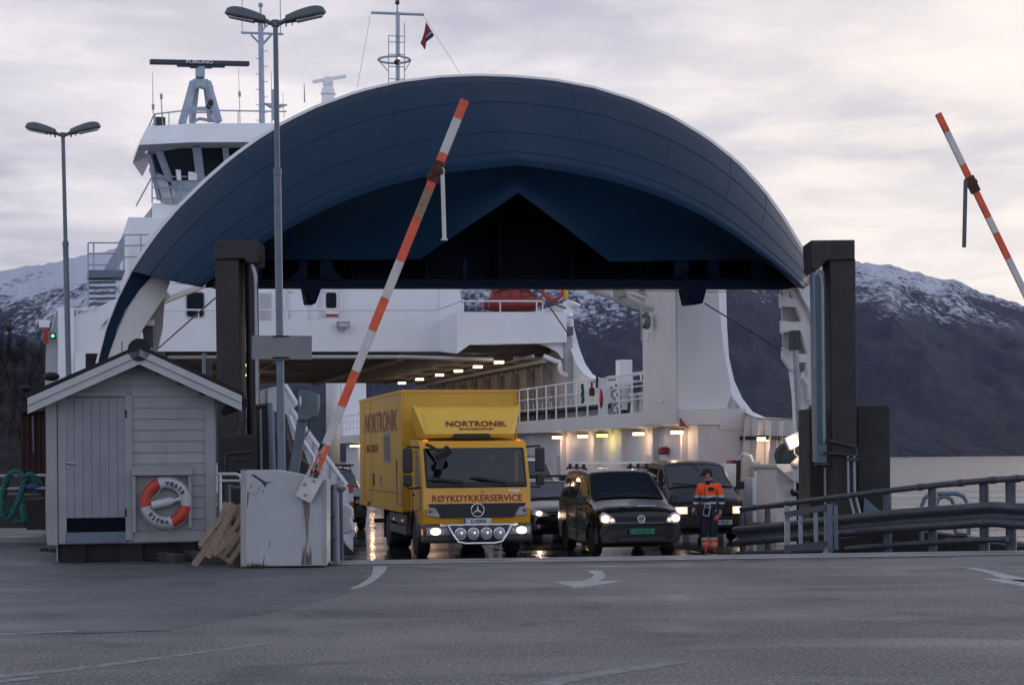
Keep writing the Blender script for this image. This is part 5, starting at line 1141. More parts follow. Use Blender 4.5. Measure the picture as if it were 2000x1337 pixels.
# ---- cars and vans built as lofted shells
def shell(st, n_sub=0):
    rows_ = []
    for y, zb, wb, wm, zm, wbl, zbl, wt, zt in st:
        h = [(0, zb), (wb * .88, zb), (wb, zb + .05), (wm, zm), (wm * .5 + wbl * .5 + .004, (zm + zbl) / 2), (wbl, zbl), ((wbl + wt) / 2 + .01, (zbl + zt) / 2), (wt, zt - .035), (wt * .86, zt), (wt * .45, zt + .022), (0, zt + .03)]
        full = [Vector((x, y, z)) for x, z in h] + [Vector((-x, y, z)) for x, z in h[-2:0:-1]]; rows_.append(full)
    return rows_
def interp(st, y):
    for a_, c_ in zip(st, st[1:]):
        if a_[0] <= y <= c_[0]:
            f = (y - a_[0]) / (c_[0] - a_[0]); return [a_[i] + (c_[i] - a_[i]) * f for i in range(9)]
    return list(st[-1])
def van(name, label, cat, pos, rz, st, paint, wheels, ws_rng, side_glass, wsw=.72, mir_y=1.15, mir_z=1.12, group=None, seam_y=()):
    root = thing(name, label, cat, pos, rz, group)
    b = MB(); b.loft(shell(st), closed=True, caps=True); body = b.build('body', paint, root)
    cuts = []
    for y, r_, _ in wheels:
        c_ = MB(); c_.lathe([(r_ + .055, -2), (r_ + .055, 2)], (0, y, r_), (1, 0, 0), 28); cuts.append(c_)
    carve(body, cuts)
    for p in body.data.polygons: p.use_smooth = True
    try:
        md = body.modifiers.new('w', 'WEIGHTED_NORMAL'); md.keep_sharp = True
        body.data.set_sharp_from_angle(angle=R(38))
    except Exception: pass
    b = MB(); w0 = max(s[2] for s in st); b.box(-w0 + .10, w0 - .10, wheels[0][0] - .5, wheels[-1][0] + .5, .2, .75); b.build('underbody', 'black', root)
    for y, r_, rim in wheels:
        w_ = interp(st, y)[3]
        for s_ in (-1, 1): wheel(root, s_ * (w_ - .02), y, r_, .20, s_, .66, rim)
    # windscreen follows the shell between ws_rng, offset outward
    y0, y1 = ws_rng; rows_ = []; n = 7
    nv = Vector((0, -(interp(st, y1)[8] - interp(st, y0)[8]), y1 - y0)).normalized()
    for k in range(n):
        y = y0 + (y1 - y0) * k / (n - 1); s = interp(st, y); hw = min(wsw, s[7] * .99); row = []
        for j in range(13):
            f = -1 + j / 6.0; x = f * s[7] * .955; a_ = abs(x) / s[7]
            z = s[8] + (.03 if a_ < .01 else .03 - .008 * a_ / .45 if a_ < .45 else .022 - .022 * (a_ - .45) / .41 if a_ < .86 else -.035 * (a_ - .86) / .14)
            row.append(Vector((x, y, z)) + nv * .010)
        rows_.append(row)
    b = MB(); b.loft(rows_); g = b.build('windscreen', 'darkglass', root)
    b = MB(); e_ = rows_[0]; b.tube([p + nv * .002 for p in rows_[0]] , .012, 5); b.tube([r_[0] for r_ in rows_] + [p for p in rows_[-1]] + [r_[-1] for r_ in rows_[::-1]], .010, 5); b.build('windscreen_seal', 'black', g)
    for x in (-.45, .12):
        b = MB(); r0 = rows_[0][6] ; b.beam(Vector((x + .38, y0 + .02, rows_[0][3].z + .02)), Vector((x - .22, y0 + .10, interp(st, y0 + .10)[8] + .045)), .02, .02); b.build('wiper', 'black', root)
    for s_ in (-1, 1):
        for ya, yb, f0, f1 in side_glass:
            rr = []
            for k in range(4):
                y = ya + (yb - ya) * k / 3; s = interp(st, y); lo = (s[5], s[6]); hi = (s[7], s[8] - .035); mid = ((s[5] + s[7]) / 2 + .01, (s[6] + s[8]) / 2); row = []
                for f in (f0, (f0 + f1) / 2, f1):
                    (a_, c_), g_ = ((lo, mid), f * 2) if f < .5 else ((mid, hi), f * 2 - 1)
                    row.append(Vector((s_ * (a_[0] + (c_[0] - a_[0]) * g_ + .010), y, a_[1] + (c_[1] - a_[1]) * g_)))
                rr.append(row)
            b = MB(); b.loft(rr if s_ < 0 else [r_[::-1] for r_ in rr]); b.build('side_window', 'darkglass', root)
        for y in seam_y:
            s = interp(st, y); b = MB(); b.tube([(s_ * (s[2] + .004), y, s[1] + .08), (s_ * (s[3] + .003), y, s[4]), (s_ * (s[5] + .004), y, s[6])], .007, 5); b.build('door_seam', 'black', root)
        w_ = interp(st, mir_y)[5]; b = MB(); b.box(s_ * (w_ + .15) - .10, s_ * (w_ + .15) + .10, mir_y - .05, mir_y + .06, mir_z - .05, mir_z + .14); b.beam((s_ * (w_ - .02), mir_y + .03, mir_z - .02), (s_ * (w_ + .1), mir_y + .02, mir_z), .06, .05); b.build('wing_mirror', 'plastic', root, .045, seg=3)
    return root
def frontpoly(root, name, pts, m, y=0.0, th=.03, curve=.06, bevel=.006, both=False):
    b = MB(); pp = [Vector((x, y + curve * x * x, z)) for x, z in pts]; b.prism(pp, (0, -th, 0)); return b.build(name, m, root, bevel)

# small black delivery van
CST = [(0.00, .36, .66, .70, .55, .64, .70, .56, .74), (.05, .28, .78, .81, .52, .77, .78, .66, .82), (.20, .24, .85, .87, .56, .84, .90, .70, .95), (.55, .22, .88, .89, .60, .87, .99, .76, 1.06), (1.00, .22, .88, .895, .62, .88, 1.07, .78, 1.16),
       (1.20, .22, .88, .895, .62, .875, 1.09, .77, 1.29), (1.55, .22, .88, .895, .62, .87, 1.10, .72, 1.52), (1.92, .22, .88, .895, .62, .865, 1.10, .68, 1.72), (2.15, .22, .88, .895, .62, .865, 1.10, .675, 1.765), (3.0, .22, .88, .895, .62, .865, 1.10, .675, 1.80), (4.2, .24, .88, .895, .62, .86, 1.10, .66, 1.78), (4.40, .30, .86, .88, .62, .85, 1.10, .66, 1.70), (4.46, .36, .80, .84, .62, .82, 1.08, .64, 1.60)]
cp = frF(1.76, -3.72); CR = R(9.5)
caddy = van('delivery_van', 'small black delivery van with roof rack, headlights on, beside the yellow truck', 'van', cp, CR, CST, 'caddyblack', ((.88, .315, 'hub'), (3.55, .315, 'hub')), (1.06, 1.90), ((1.45, 2.15, .08, .80), (2.45, 3.35, .10, .78), (3.5, 4.1, .12, .76)), seam_y=(1.25, 2.28, 3.4))
frontpoly(caddy, 'bumper', [(-.80, .30), (.80, .30), (.87, .48), (.82, .66), (.62, .695), (-.62, .695), (-.82, .66), (-.87, .48)], 'bumperblack', -.015, .05, .10, .02)
gr = frontpoly(caddy, 'grille', [(-.50, .735), (.50, .735), (.56, .80), (.50, .845), (-.50, .845), (-.56, .80)], 'black', .02, .05, .06)
b = MB()
for z in (.755, .79, .82): b.box(-.48, .48, -.04, -.028, z, z + .012)
b.build('grille_bar', 'plastic', gr)
b = MB(); c_ = Vector((0, -.052, .79)); b.tube([c_ + Vector((.078 * math.cos(t * .2618), 0, .078 * math.sin(t * .2618))) for t in range(24)], .010, 6, closed=True)
def stroke(b, p, q_, w_): b.beam(c_ + Vector((p[0], 0, p[1])), c_ + Vector((q_[0], 0, q_[1])), w_, .012, up=(0, 1, 0)) if False else b.beam(c_ + Vector((p[0], 0, p[1])), c_ + Vector((q_[0], 0, q_[1])), .016, .012)
for p, q_ in (((-.03, .065), (0, .012)), ((.03, .065), (0, .012)), ((-.062, .035), (-.028, -.06)), ((-.028, -.06), (0, -.005)), ((0, -.005), (.028, -.06)), ((.028, -.06), (.062, .035))): stroke(b, p, q_, .016)
b.build('round_letter_emblem', 'chrome', gr)
frontpoly(caddy, 'lower_grille', [(-.46, .34), (.46, .34), (.52, .40), (.48, .44), (-.48, .44), (-.52, .40)], 'black', -.055, .02, .08)
plate_at(caddy, 0.0, -.085, .545, 'UA 33154', .52, .11, 'plate_green', 'ink_green')
for s_ in (-1, 1):
    b = MB(); pts = [(.53, .715), (.70, .70), (.84, .735), (.86, .86), (.78, .945), (.66, .90), (.55, .80)]
    b.prism([Vector((s_ * x, .02 + .16 * max(0, x - .55) + .25 * max(0, z - .74), z)) for x, z in pts], (0, -.05, 0), 0); b.ball((s_ * .74, .01, .80), (.085, .04, .075), 12, 1); b.ball((s_ * .60, -.01, .77), (.05, .03, .04), 10, 2); b.build('headlight', ['hl_off', 'hl_on', 'hl_soft'], caddy, .008); hglow(caddy, (s_ * .74, -.14, .78), 45)
b = MB()
for s_ in (-1, 1): b.tube([(s_ * .70, 2.05, 1.80), (s_ * .70, 2.1, 1.83), (s_ * .70, 4.1, 1.84), (s_ * .70, 4.2, 1.80)], .02, 8, 1)
for y in (2.35, 3.1, 3.85): b.box(-.80, .80, y - .04, y + .04, 1.92, 1.955, 0); b.box(-.73, -.67, y - .03, y + .03, 1.80, 1.93, 1); b.box(.67, .73, y - .03, y + .03, 1.80, 1.93, 1)
b.build('roof_rack', ['silver', 'black'], caddy)
b = MB(); b.text('elteco', .13, TM((.22, .36, 1.045), (1, 0, 0), (0, 1, .28)), bold=.003, sx=1.3); b.lathe([(.045, 0), (.05, .004)], (-.30, .42, 1.065), (0, -.28, 1), 12, 0); b.build('bonnet_lettering', 'plate_white', caddy)
b = MB(); b.text('elteco', .30, TM((-.905, 2.9, .66), (0, -1, 0), (0, 0, 1)), bold=.006); b.build('side_lettering', 'greytrim', caddy); b = MB(); b.text('ELEKTRO', .10, TM((-.905, 2.0, .92), (0, -1, 0), (0, 0, 1))); b.build('side_lettering', 'greytrim', caddy)
MC = Matrix.Translation(cp) @ Matrix.Rotation(CR, 4, 'Z')

# dark van behind the worker
VST = [(0.00, .42, .74, .78, .60, .74, .80, .70, .86), (.05, .34, .84, .87, .60, .82, .90, .74, .95), (.25, .30, .89, .91, .62, .88, 1.00, .77, 1.07), (.85, .28, .91, .92, .64, .90, 1.20, .80, 1.28), (1.00, .28, .91, .92, .64, .90, 1.22, .80, 1.36), (1.62, .28, .91, .92, .64, .89, 1.23, .74, 1.84), (1.85, .28, .91, .92, .64, .89, 1.23, .73, 1.90), (3.2, .28, .91, .92, .64, .89, 1.23, .73, 1.94), (4.5, .28, .91, .92, .64, .88, 1.23, .72, 1.92), (4.70, .36, .89, .90, .64, .86, 1.2, .70, 1.82)]
vp = frF(5.12, 1.15); VR = R(8.0)
tvan = van('passenger_van', 'dark blue passenger van with rectangular headlights behind the worker', 'van', vp, VR, VST, 'vanblue', ((.95, .32, 'steel'), (3.85, .32, 'steel')), (.92, 1.60), ((1.25, 1.85, .08, .82), (2.1, 3.1, .08, .80), (3.25, 4.4, .08, .80)), wsw=.78, mir_y=1.1, mir_z=1.30, seam_y=(1.95, 3.15))
frontpoly(tvan, 'grille', [(-.52, .70), (.52, .70), (.52, .86), (-.52, .86)], 'black', -.01, .03, .04)
frontpoly(tvan, 'bumper', [(-.86, .36), (.86, .36), (.90, .50), (.86, .64), (-.86, .64), (-.90, .50)], 'bumperblack', -.04, .06, .08, .02)
frontpoly(tvan, 'air_intake', [(-.6, .42), (.6, .42), (.6, .50), (-.6, .50)], 'black', -.10, .012, .06)
plate_at(tvan, .25, -.12, .50, 'NF 70151', .52, .11)
for s_ in (-1, 1):
    b = MB(); b.prism([(s_ * x, .005 + .05 * (x - .55), z) for x, z in ((.55, .70), (.84, .70), (.84, .87), (.55, .87))], (0, -.05, 0), 0); b.ball((s_ * .69, -.04, .785), (.115, .03, .06), 12, 1); b.build('headlight', ['hl_soft', 'hl_on'], tvan, .01); hglow(tvan, (s_ * .70, -.15, .78), 25)
frontpoly(tvan, 'cowl_grille', [(-.30, 1.185), (.30, 1.185), (.30, 1.21), (-.30, 1.21)], 'black', .68, .02, .0)
MV = Matrix.Translation(vp) @ Matrix.Rotation(VR, 4, 'Z')

# black hatchback half hidden between truck and van, tall white car behind, dark estate behind the truck
HST = [(0.00, .34, .60, .66, .50, .60, .62, .52, .66), (.06, .24, .76, .80, .50, .74, .70, .62, .74), (.28, .20, .84, .86, .54, .82, .80, .68, .86), (.95, .20, .87, .88, .58, .86, .92, .74, .98), (1.20, .20, .87, .88, .58, .86, .94, .72, 1.06), (1.90, .20, .87, .88, .58, .85, .95, .60, 1.42), (2.3, .20, .87, .88, .58, .85, .95, .58, 1.46), (3.3, .20, .87, .88, .58, .84, .96, .58, 1.44), (3.9, .26, .86, .87, .6, .82, .98, .56, 1.26), (4.1, .34, .8, .84, .6, .78, .98, .54, 1.04)]
hp = frF(1.98, 2.75)
hatch = van('hatchback', 'black hatchback half hidden between yellow truck and small black van', 'car', hp, R(10), HST, 'carblack', ((.85, .31, 'hub'), (3.3, .31, 'hub')), (1.08, 1.86), ((1.5, 2.35, .1, .85), (2.45, 3.3, .1, .85)), mir_y=1.35, mir_z=.98)
for s_ in (-1, 1):
    b = MB(); pts = [(.34, .66), (.60, .63), (.78, .70), (.80, .80), (.70, .83), (.50, .77)]
    b.prism([Vector((s_ * x, .01 + .25 * max(0, x - .45) + .3 * max(0, z - .70), z)) for x, z in pts], (0, -.05, 0), 0); b.ball((s_ * .60, .0, .72), (.075, .035, .05), 12, 1); b.build('headlight', ['hl_off', 'hl_on'], hatch, .008); hglow(hatch, (s_ * .6, -.12, .7), 25)
    b = MB(); b.lathe([(.055, 0), (.055, .02)], (s_ * .62, -.01, .40), (0, -1, 0), 14); b.build('fog_lamp', 'hl_off', hatch)
b = MB(); b.box(-.70, .70, 2.1, 2.2, 1.56, 1.61, 0); b.box(-.70, .70, 2.9, 3.0, 1.56, 1.61, 0)
for s_ in (-1, 1):
    for y in (2.15, 2.95): b.box(s_ * .58 - .03, s_ * .58 + .03, y - .04, y + .04, 1.42, 1.57)
b.build('roof_rack', 'black', hatch)
UST = [(a[0],) + tuple(a[1:]) for a in [(0.00, .42, .70, .74, .60, .70, .80, .60, .86), (.08, .30, .84, .86, .60, .80, .92, .68, .98), (.9, .26, .90, .91, .64, .88, 1.10, .78, 1.16), (1.2, .26, .90, .91, .64, .88, 1.12, .76, 1.26), (1.8, .26, .90, .91, .64, .87, 1.14, .68, 1.66), (2.2, .26, .90, .91, .64, .87, 1.14, .67, 1.74), (3.8, .26, .90, .91, .64, .87, 1.14, .66, 1.76), (4.5, .34, .88, .89, .64, .84, 1.14, .64, 1.66)]]
suv = van('estate_car', 'tall white car with roof bars queued behind the black hatchback', 'car', frF(2.80, 8.3), R(12), UST, 'carwhite', ((.9, .34, 'hub'), (3.5, .34, 'hub')), (1.14, 1.78), ((1.5, 2.4, .1, .85), (2.5, 3.6, .1, .85)), mir_y=1.3, mir_z=1.18)
b = MB()
suv.scale = (1.05, 1.0, 1.16)
for s_ in (-1, 1): b.tube([(s_ * .62, 1.95, 1.70), (s_ * .62, 2.1, 1.80), (s_ * .62, 3.9, 1.80), (s_ * .62, 4.1, 1.74)], .018, 6)
b.build('roof_rail', 'black', suv)
for s_ in (-1, 1): b = MB(); b.prism([Vector((s_ * x, .0 + .2 * max(0, x - .5), z)) for x, z in ((.5, .78), (.8, .80), (.82, .92), (.56, .90))], (0, -.04, 0)); b.build('headlight', 'hl_off', suv)
est = van('estate_car', 'dark estate car with black roof bars queued left of the truck box', 'car', frF(-1.95, 12.6), R(12), UST, 'carblack', ((.9, .34, 'hub'), (3.5, .34, 'hub')), (1.14, 1.78), ((1.5, 2.4, .1, .85), (2.5, 3.6, .1, .85)), mir_y=1.3, mir_z=1.18)
b = MB()
for s_ in (-1, 1): b.tube([(s_ * .62, 1.95, 1.74), (s_ * .62, 2.1, 1.83), (s_ * .62, 3.9, 1.83), (s_ * .62, 4.1, 1.76)], .02, 6)
for y in (2.3, 3.4): b.box(-.75, .75, y - .04, y + .04, 1.84, 1.89)
b.build('roof_rack', 'black', est)
plate_at(est, 0, -.03, .62, 'SV 60281'); frontpoly(est, 'bumper', [(-.8, .36), (.8, .36), (.84, .5), (.8, .56), (-.8, .56), (-.84, .5)], 'bumperblack', -.02, .05, .08, .02)
for s_ in (-1, 1): b = MB(); b.prism([Vector((s_ * x, .0 + .2 * max(0, x - .5), z)) for x, z in ((.5, .78), (.8, .80), (.82, .92), (.56, .90))], (0, -.04, 0)); b.build('headlight', 'hl_off', est)
# ------------------------------------------------------------------ the deck hand in orange
def worker():
    P0 = gz(1386, 1080, DK); sc = 1.0
    rzv = R(-28.0)                       # turned a little towards the left of the picture
    # joints in metres, x to the viewer's right, y away, z up
    J = dict(pel=(0, 0, .93), wst=(0, -.01, 1.06), chest=(0, -.01, 1.27), sho=(0, .0, 1.41), nk=(0, -.015, 1.49), hd0=(-.01, -.035, 1.57), hd1=(-.02, -.05, 1.69),
             shL=(-.185, 0, 1.40), elL=(-.255, .02, 1.13), wrL=(-.285, -.10, .93), shR=(.185, 0, 1.40), elR=(.26, .04, 1.12), wrR=(.245, -.03, .88),
             hpL=(-.095, 0, .90), knL=(-.10, -.04, .50), anL=(-.085, .03, .10), toL=(-.105, -.13, .045), hpR=(.095, 0, .90), knR=(.09, -.03, .49), anR=(.08, .04, .10), toR=(.07, -.12, .045))
    def skin(name, chain, rad, m, parent=None, root='pel', sub=2):
        keys = []
        for a_, c_ in chain:
            for k in (a_, c_):
                if k not in keys: keys.append(k)
        me = bpy.data.meshes.new(name); me.from_pydata([J[k] for k in keys], [(keys.index(a_), keys.index(c_)) for a_, c_ in chain], [])
        me.materials.append(M[m] if isinstance(m, str) else m); o = bpy.data.objects.new(name, me); COL.objects.link(o)
        if parent: o.parent = parent
        o.modifiers.new('skin', 'SKIN')
        for i, k in enumerate(keys):
            r_ = rad[k]; me.skin_vertices[0].data[i].radius = r_ if isinstance(r_, tuple) else (r_, r_); me.skin_vertices[0].data[i].use_root = (k == root)
        q = o.modifiers.new('s', 'SUBSURF'); q.levels = sub; q.render_levels = sub
        for p in me.polygons: p.use_smooth = True
        o.modifiers['skin'].use_smooth_shade = True
        return o
    # fingers: each hand has a palm, four fingers and a thumb
    def hand(tag_, w, dirv, side, curl):
        w = Vector(w); d = Vector(dirv).normalized(); s_ = Vector(side).normalized(); n_ = d.cross(s_)
        J[tag_ + 'p'] = tuple(w + d * .055); ch = []
        for i, (off, ln) in enumerate(((-.030, .070), (-.010, .080), (.010, .075), (.029, .060))):
            base = w + d * .085 + s_ * off; J[f'{tag_}{i}a'] = tuple(base); J[f'{tag_}{i}b'] = tuple(base + d * ln * .5 + n_ * ln * .22 * curl); J[f'{tag_}{i}c'] = tuple(base + d * ln * (.5 + .3 * (1 - curl * .5)) + n_ * ln * .7 * curl)
            ch += [(tag_ + 'p', f'{tag_}{i}a'), (f'{tag_}{i}a', f'{tag_}{i}b'), (f'{tag_}{i}b', f'{tag_}{i}c')]
        J[tag_ + 'ta'] = tuple(w + d * .04 - s_ * .045); J[tag_ + 'tb'] = tuple(w + d * .085 - s_ * .062 + n_ * .02); ch += [(tag_ + 'p', tag_ + 'ta'), (tag_ + 'ta', tag_ + 'tb')]
        return ch
    hl = hand('L', J['wrL'], (-.12, -.35, -.9), (0.2, 1, -.3), .9); hr = hand('R', J['wrR'], (-.05, -.2, -1), (-.3, -1, .2), .7)
    rad = {k: .05 for k in J}
    rad.update(pel=.13, wst=.12, chest=(.15, .11), sho=.10, nk=.052, hd0=.075, hd1=.085, shL=.055, elL=.042, wrL=.030, shR=.055, elR=.042, wrR=.030, hpL=.08, knL=.055, anL=.042, toL=.04, hpR=.08, knR=.055, anR=.042, toR=.04)
    for k in J:
        if k[0] in 'LR' and len(k) > 1:
            if k in ('Lp', 'Rp'): rad[k] = (.040, .022)
            elif k[1] in '0123': rad[k] = .0095 if k[2] != 'c' else .0080
            elif k[1] == 't': rad[k] = .0115
    chain = [('pel', 'wst'), ('wst', 'chest'), ('chest', 'sho'), ('sho', 'nk'), ('nk', 'hd0'), ('hd0', 'hd1'), ('sho', 'shL'), ('shL', 'elL'), ('elL', 'wrL'), ('wrL', 'Lp'), ('sho', 'shR'), ('shR', 'elR'), ('elR', 'wrR'), ('wrR', 'Rp'), ('pel', 'hpL'), ('hpL', 'knL'), ('knL', 'anL'), ('anL', 'toL'), ('pel', 'hpR'), ('hpR', 'knR'), ('knR', 'anR'), ('anR', 'toR')] + hl + hr
    body = skin('person', chain, rad, 'skin'); body.location = P0; body.rotation_euler = (0, 0, rzv); body.scale = (1.08, 1.05, 1.02)
    tag(body, 'worker in orange reflective jacket, navy trousers and dark cap standing on the ramp', 'person')
    # face and cap
    hc = Vector((-.018, -.050, 1.645)); fz = Vector((0, -1, -.25)).normalized(); yaw = Matrix.Rotation(R(-38), 4, 'Z')
    b = MB(); mx = Matrix.Translation(hc) @ yaw @ Matrix.Rotation(R(18), 4, 'X')
    b.ball((0, 0, 0), (.080, .098, .118), 18, 0, None)
    b.ball((0, -.100, -.018), (.014, .022, .026), 8, 0); b.ball((0, -.085, -.085), (.035, .025, .025), 10, 0)
    for s_ in (-1, 1): b.ball((s_ * .030, -.090, .012), (.012, .008, .007), 8, 1); b.ball((s_ * .080, .0, -.01), (.012, .022, .034), 8, 0)
    b.box(-.024, .024, -.100, -.092, -.058, -.052, 1); b.xf(mx); b.build('face', ['skin', 'darkhair'], body)
    b = MB(); b.ball((0, .03, .0), (.084, .085, .10), 14); b.xf(mx); b.build('hair', 'darkhair', body)
    b = MB(); rows_ = []
    for k in range(7):
        a_ = math.pi / 2 * k / 6; rows_.append([Vector((.092 * math.cos(a_) * math.cos(t * .3142), .008 + .108 * math.cos(a_) * math.sin(t * .3142), .035 + .098 * math.sin(a_))) for t in range(20)])
    b.loft(rows_, closed=True, caps=True)
    b.loft([[Vector((.085 * math.sin(t * .2618 - 1.57), -.085 * math.cos(t * .2618 - 1.57) - .01, .045)) for t in range(13)], [Vector((.075 * math.sin(t * .2618 - 1.57), -.085 * math.cos(t * .2618 - 1.57) - .085, .020)) for t in range(13)]]); b.xf(mx)
    cp_ = b.build('cap', 'navycloth', body); cp_.modifiers.new('s', 'SOLIDIFY').thickness = .008
    b = MB(); b.box(-.04, -.01, -.112, -.104, .075, .085); b.xf(mx); b.build('cap_badge', 'reflective', cp_)
    # clothing with coloured panels by height
    def banded(name, bands):
        m = bpy.data.materials.new(name); m.use_nodes = True; t = m.node_tree; bs = t.nodes['Principled BSDF']; bs.inputs['Roughness'].default_value = .75
        tcn = t.nodes.new('ShaderNodeTexCoord'); sp_ = t.nodes.new('ShaderNodeSeparateXYZ'); t.links.new(tcn.outputs['Object'], sp_.inputs[0])
        wv = t.nodes.new('ShaderNodeTexNoise'); wv.inputs['Scale'].default_value = 6; t.links.new(tcn.outputs['Object'], wv.inputs['Vector'])
        ma = t.nodes.new('ShaderNodeMath'); ma.operation = 'MULTIPLY_ADD'; ma.inputs[1].default_value = .05; t.links.new(wv.outputs[0], ma.inputs[0]); t.links.new(sp_.outputs[2], ma.inputs[2])
        mr = t.nodes.new('ShaderNodeMath'); mr.operation = 'MULTIPLY'; mr.inputs[1].default_value = .5; t.links.new(ma.outputs[0], mr.inputs[0])
        rp = t.nodes.new('ShaderNodeValToRGB'); rp.color_ramp.interpolation = 'CONSTANT'; el = rp.color_ramp.elements
        for i, (z, c_) in enumerate(bands):
            p = (z + .025) / 2
            e_ = el[i] if i < 2 else el.new(p)
            e_.position = p if i else 0.0; e_.color = (*c_, 1)
        t.links.new(mr.outputs[0], rp.inputs[0])
        n2_ = t.nodes.new('ShaderNodeTexNoise'); n2_.inputs['Scale'].default_value = 14; n2_.inputs['Detail'].default_value = 4; t.links.new(tcn.outputs['Object'], n2_.inputs['Vector'])
        bn = t.nodes.new('ShaderNodeBump'); bn.inputs['Distance'].default_value = .03; t.links.new(n2_.outputs[0], bn.inputs['Height']); t.links.new(bn.outputs[0], bs.inputs['Normal']); t.links.new(rp.outputs[0], bs.inputs['Base Color']); return m
    OR, NV, GY = (1.0, .115, .015), (.012, .016, .032), (.46, .47, .50)
    jm = banded('jacket_cloth', [(0, NV), (1.03, GY), (1.075, NV), (1.155, GY), (1.205, OR), (1.47, NV)])
    tm = banded('trouser_cloth', [(0, OR), (.175, GY), (.225, OR), (.285, GY), (.335, NV)])
    J2 = dict(J); J['wrLj'] = tuple(Vector(J['elL']).lerp(Vector(J['wrL']), .97)); J['wrRj'] = tuple(Vector(J['elR']).lerp(Vector(J['wrR']), .97)); J['hem'] = (0, 0, .90)
    rad.update(hem=.165, pel=.165, wst=(.170, .150), chest=(.195, .150), sho=(.125, .11), shL=.088, elL=.072, wrLj=.052, shR=.088, elR=.072, wrRj=.052, nk=.070)
    skin('jacket', [('wst', 'hem'), ('wst', 'chest'), ('chest', 'sho'), ('sho', 'nk'), ('sho', 'shL'), ('shL', 'elL'), ('elL', 'wrLj'), ('sho', 'shR'), ('shR', 'elR'), ('elR', 'wrRj')], rad, jm, body, 'wst')
    J['tp'] = (0, 0, .97); J['hmL'] = (J['anL'][0], J['anL'][1] - .01, .06); J['hmR'] = (J['anR'][0], J['anR'][1] - .01, .06)
    rad.update(tp=.15, pel=.155, hpL=.105, knL=.088, hmL=.090, hpR=.105, knR=.088, hmR=.090)
    skin('trousers', [('pel', 'tp'), ('pel', 'hpL'), ('hpL', 'knL'), ('knL', 'hmL'), ('pel', 'hpR'), ('hpR', 'knR'), ('knR', 'hmR')], rad, tm, body, 'pel')
    for k in ('L', 'R'):
        t_ = Vector(J['to' + k]); b = MB(); b.ball(t_ + Vector((0, .05, .012)), (.052, .14, .058), 12); b.build('boot', 'black', body)
    b = MB(); b.lathe([(.078, -.02), (.082, .04), (.074, .075)], (0, -.01, 1.45), (0, -.05, 1), 16); b.build('collar', 'navycloth', body)
    b = MB(); b.beam((-.03, -.158, 1.44), (-.055, -.168, 1.0), .016, .01); b.build('zip', 'black', body)
    b = MB(); b.box(.045, .16, -.168, -.15, 1.345, 1.385); b.box(.055, .09, -.165, -.15, 1.30, 1.35); b.box(.11, .15, -.16, -.14, 1.31, 1.35); b.build('chest_patch', 'navycloth', body)
    # ticket device at the hip and bright glove
    dv = thing('ticket_device', 'grey framed ticket device hanging at the waist of orange worker', 'device'); MP = Matrix.Translation(P0) @ Matrix.Rotation(rzv, 4, 'Z')
    dv.matrix_world = MP @ Matrix.Translation((.04, -.235, .93)) @ Matrix.Rotation(R(14), 4, 'Y') @ Matrix.Rotation(R(8), 4, 'X')
    b = MB(); b.box(-.075, .075, -.012, .012, -.135, .135); b.build('device_case', 'reflective', dv, .01)
    b = MB(); b.box(-.055, .055, -.016, -.012, -.105, .055); b.build('device_screen', 'darkglass', dv)
    b = MB(); b.box(-.05, .05, -.016, -.012, .075, .12); b.tube([(-.05, 0, .135), (-.02, .03, .25), (.1, .08, .3)], .007, 5); b.build('device_strap', 'navycloth', dv)
    b = MB(); w_ = Vector(J['wrR']); b.ball(w_ + Vector((-.05, -.03, -.11)), (.055, .04, .05), 12, 0); b.ball(w_ + Vector((-.09, -.04, -.15)), (.03, .03, .035), 8, 0); b.xf(MP)
    tag(b.build('glove', 'glove'), 'bright orange glove held in the right hand of the worker', 'glove')
    b = MB(); w_ = Vector(J['Lp']); b.tube([w_ + Vector((.0, -.05, .02)), w_ + Vector((.05, -.05, -.05)), w_ + Vector((.08, -.04, -.11))], .028, 10, 0); b.ball(w_ + Vector((-.005, -.06, .03)), .014, 8, 1); b.xf(MP); tag(b.build('torch', ['black', 'redlamp']), 'small dark torch with red light in hand of orange worker', 'torch')
worker()

# ------------------------------------------------------------------ shed
SHY = 27.0
shed = thing('wooden_shed', 'grey painted wooden shed with door and lifebuoy on the quay', 'shed', (0, 0, 0))
W_ = lambda u, v, y=SHY: at(u, v, y)
zb, ze = W_(260, 1060).z, W_(100, 790).z
xl, xr = W_(102, 900).x, W_(416, 900).x; zapex = W_(258, 708).z
b = MB(); b.prism([(xl, SHY, zb), (xr, SHY, zb), (xr, SHY, ze + .05), ((xl + xr) / 2, SHY, zapex), (xl, SHY, ze + .05)], (0, 3.4, 0)); wall = b.build('wall', 'shedpaint', shed)
# boards: each one a lapped strip on the front
x0b, x1b = W_(258, 900).x, W_(400, 900).x
b = MB(); nb = 24; top_ = zapex - .12; h_ = .168
for k in range(nb):
    z = zb + .02 + k * h_
    hw0 = (zapex - z) / ((zapex - ze) / ((xr - xl) / 2)) if z > ze else (xr - xl) / 2
    cx = (xl + xr) / 2; a0, a1 = max(xl, cx - hw0), min(xr, cx + hw0)
    if z > W_(200, 772).z - .02: pass
    else: a0 = x0b
    if a1 - a0 < .1: continue
    b.prism([(a0, SHY - .030, z), (a0, SHY - .012, z + h_ - .006), (a0, SHY, z + h_ - .006), (a0, SHY, z)], (a1 - a0, 0, 0))
b.build('cladding', 'shedpaint', wall)
b = MB()
for k in range(20):                           # boards of the side wall on the left
    z = zb + .02 + k * h_
    if z < ze: b.prism([(xl - .022, SHY + .1, z), (xl - .008, SHY + .1, z + h_ - .006), (xl, SHY + .1, z + h_ - .006), (xl, SHY + .1, z)], (0, 3.2, 0))
b.build('cladding', 'shedpaint', wall)
b = MB()
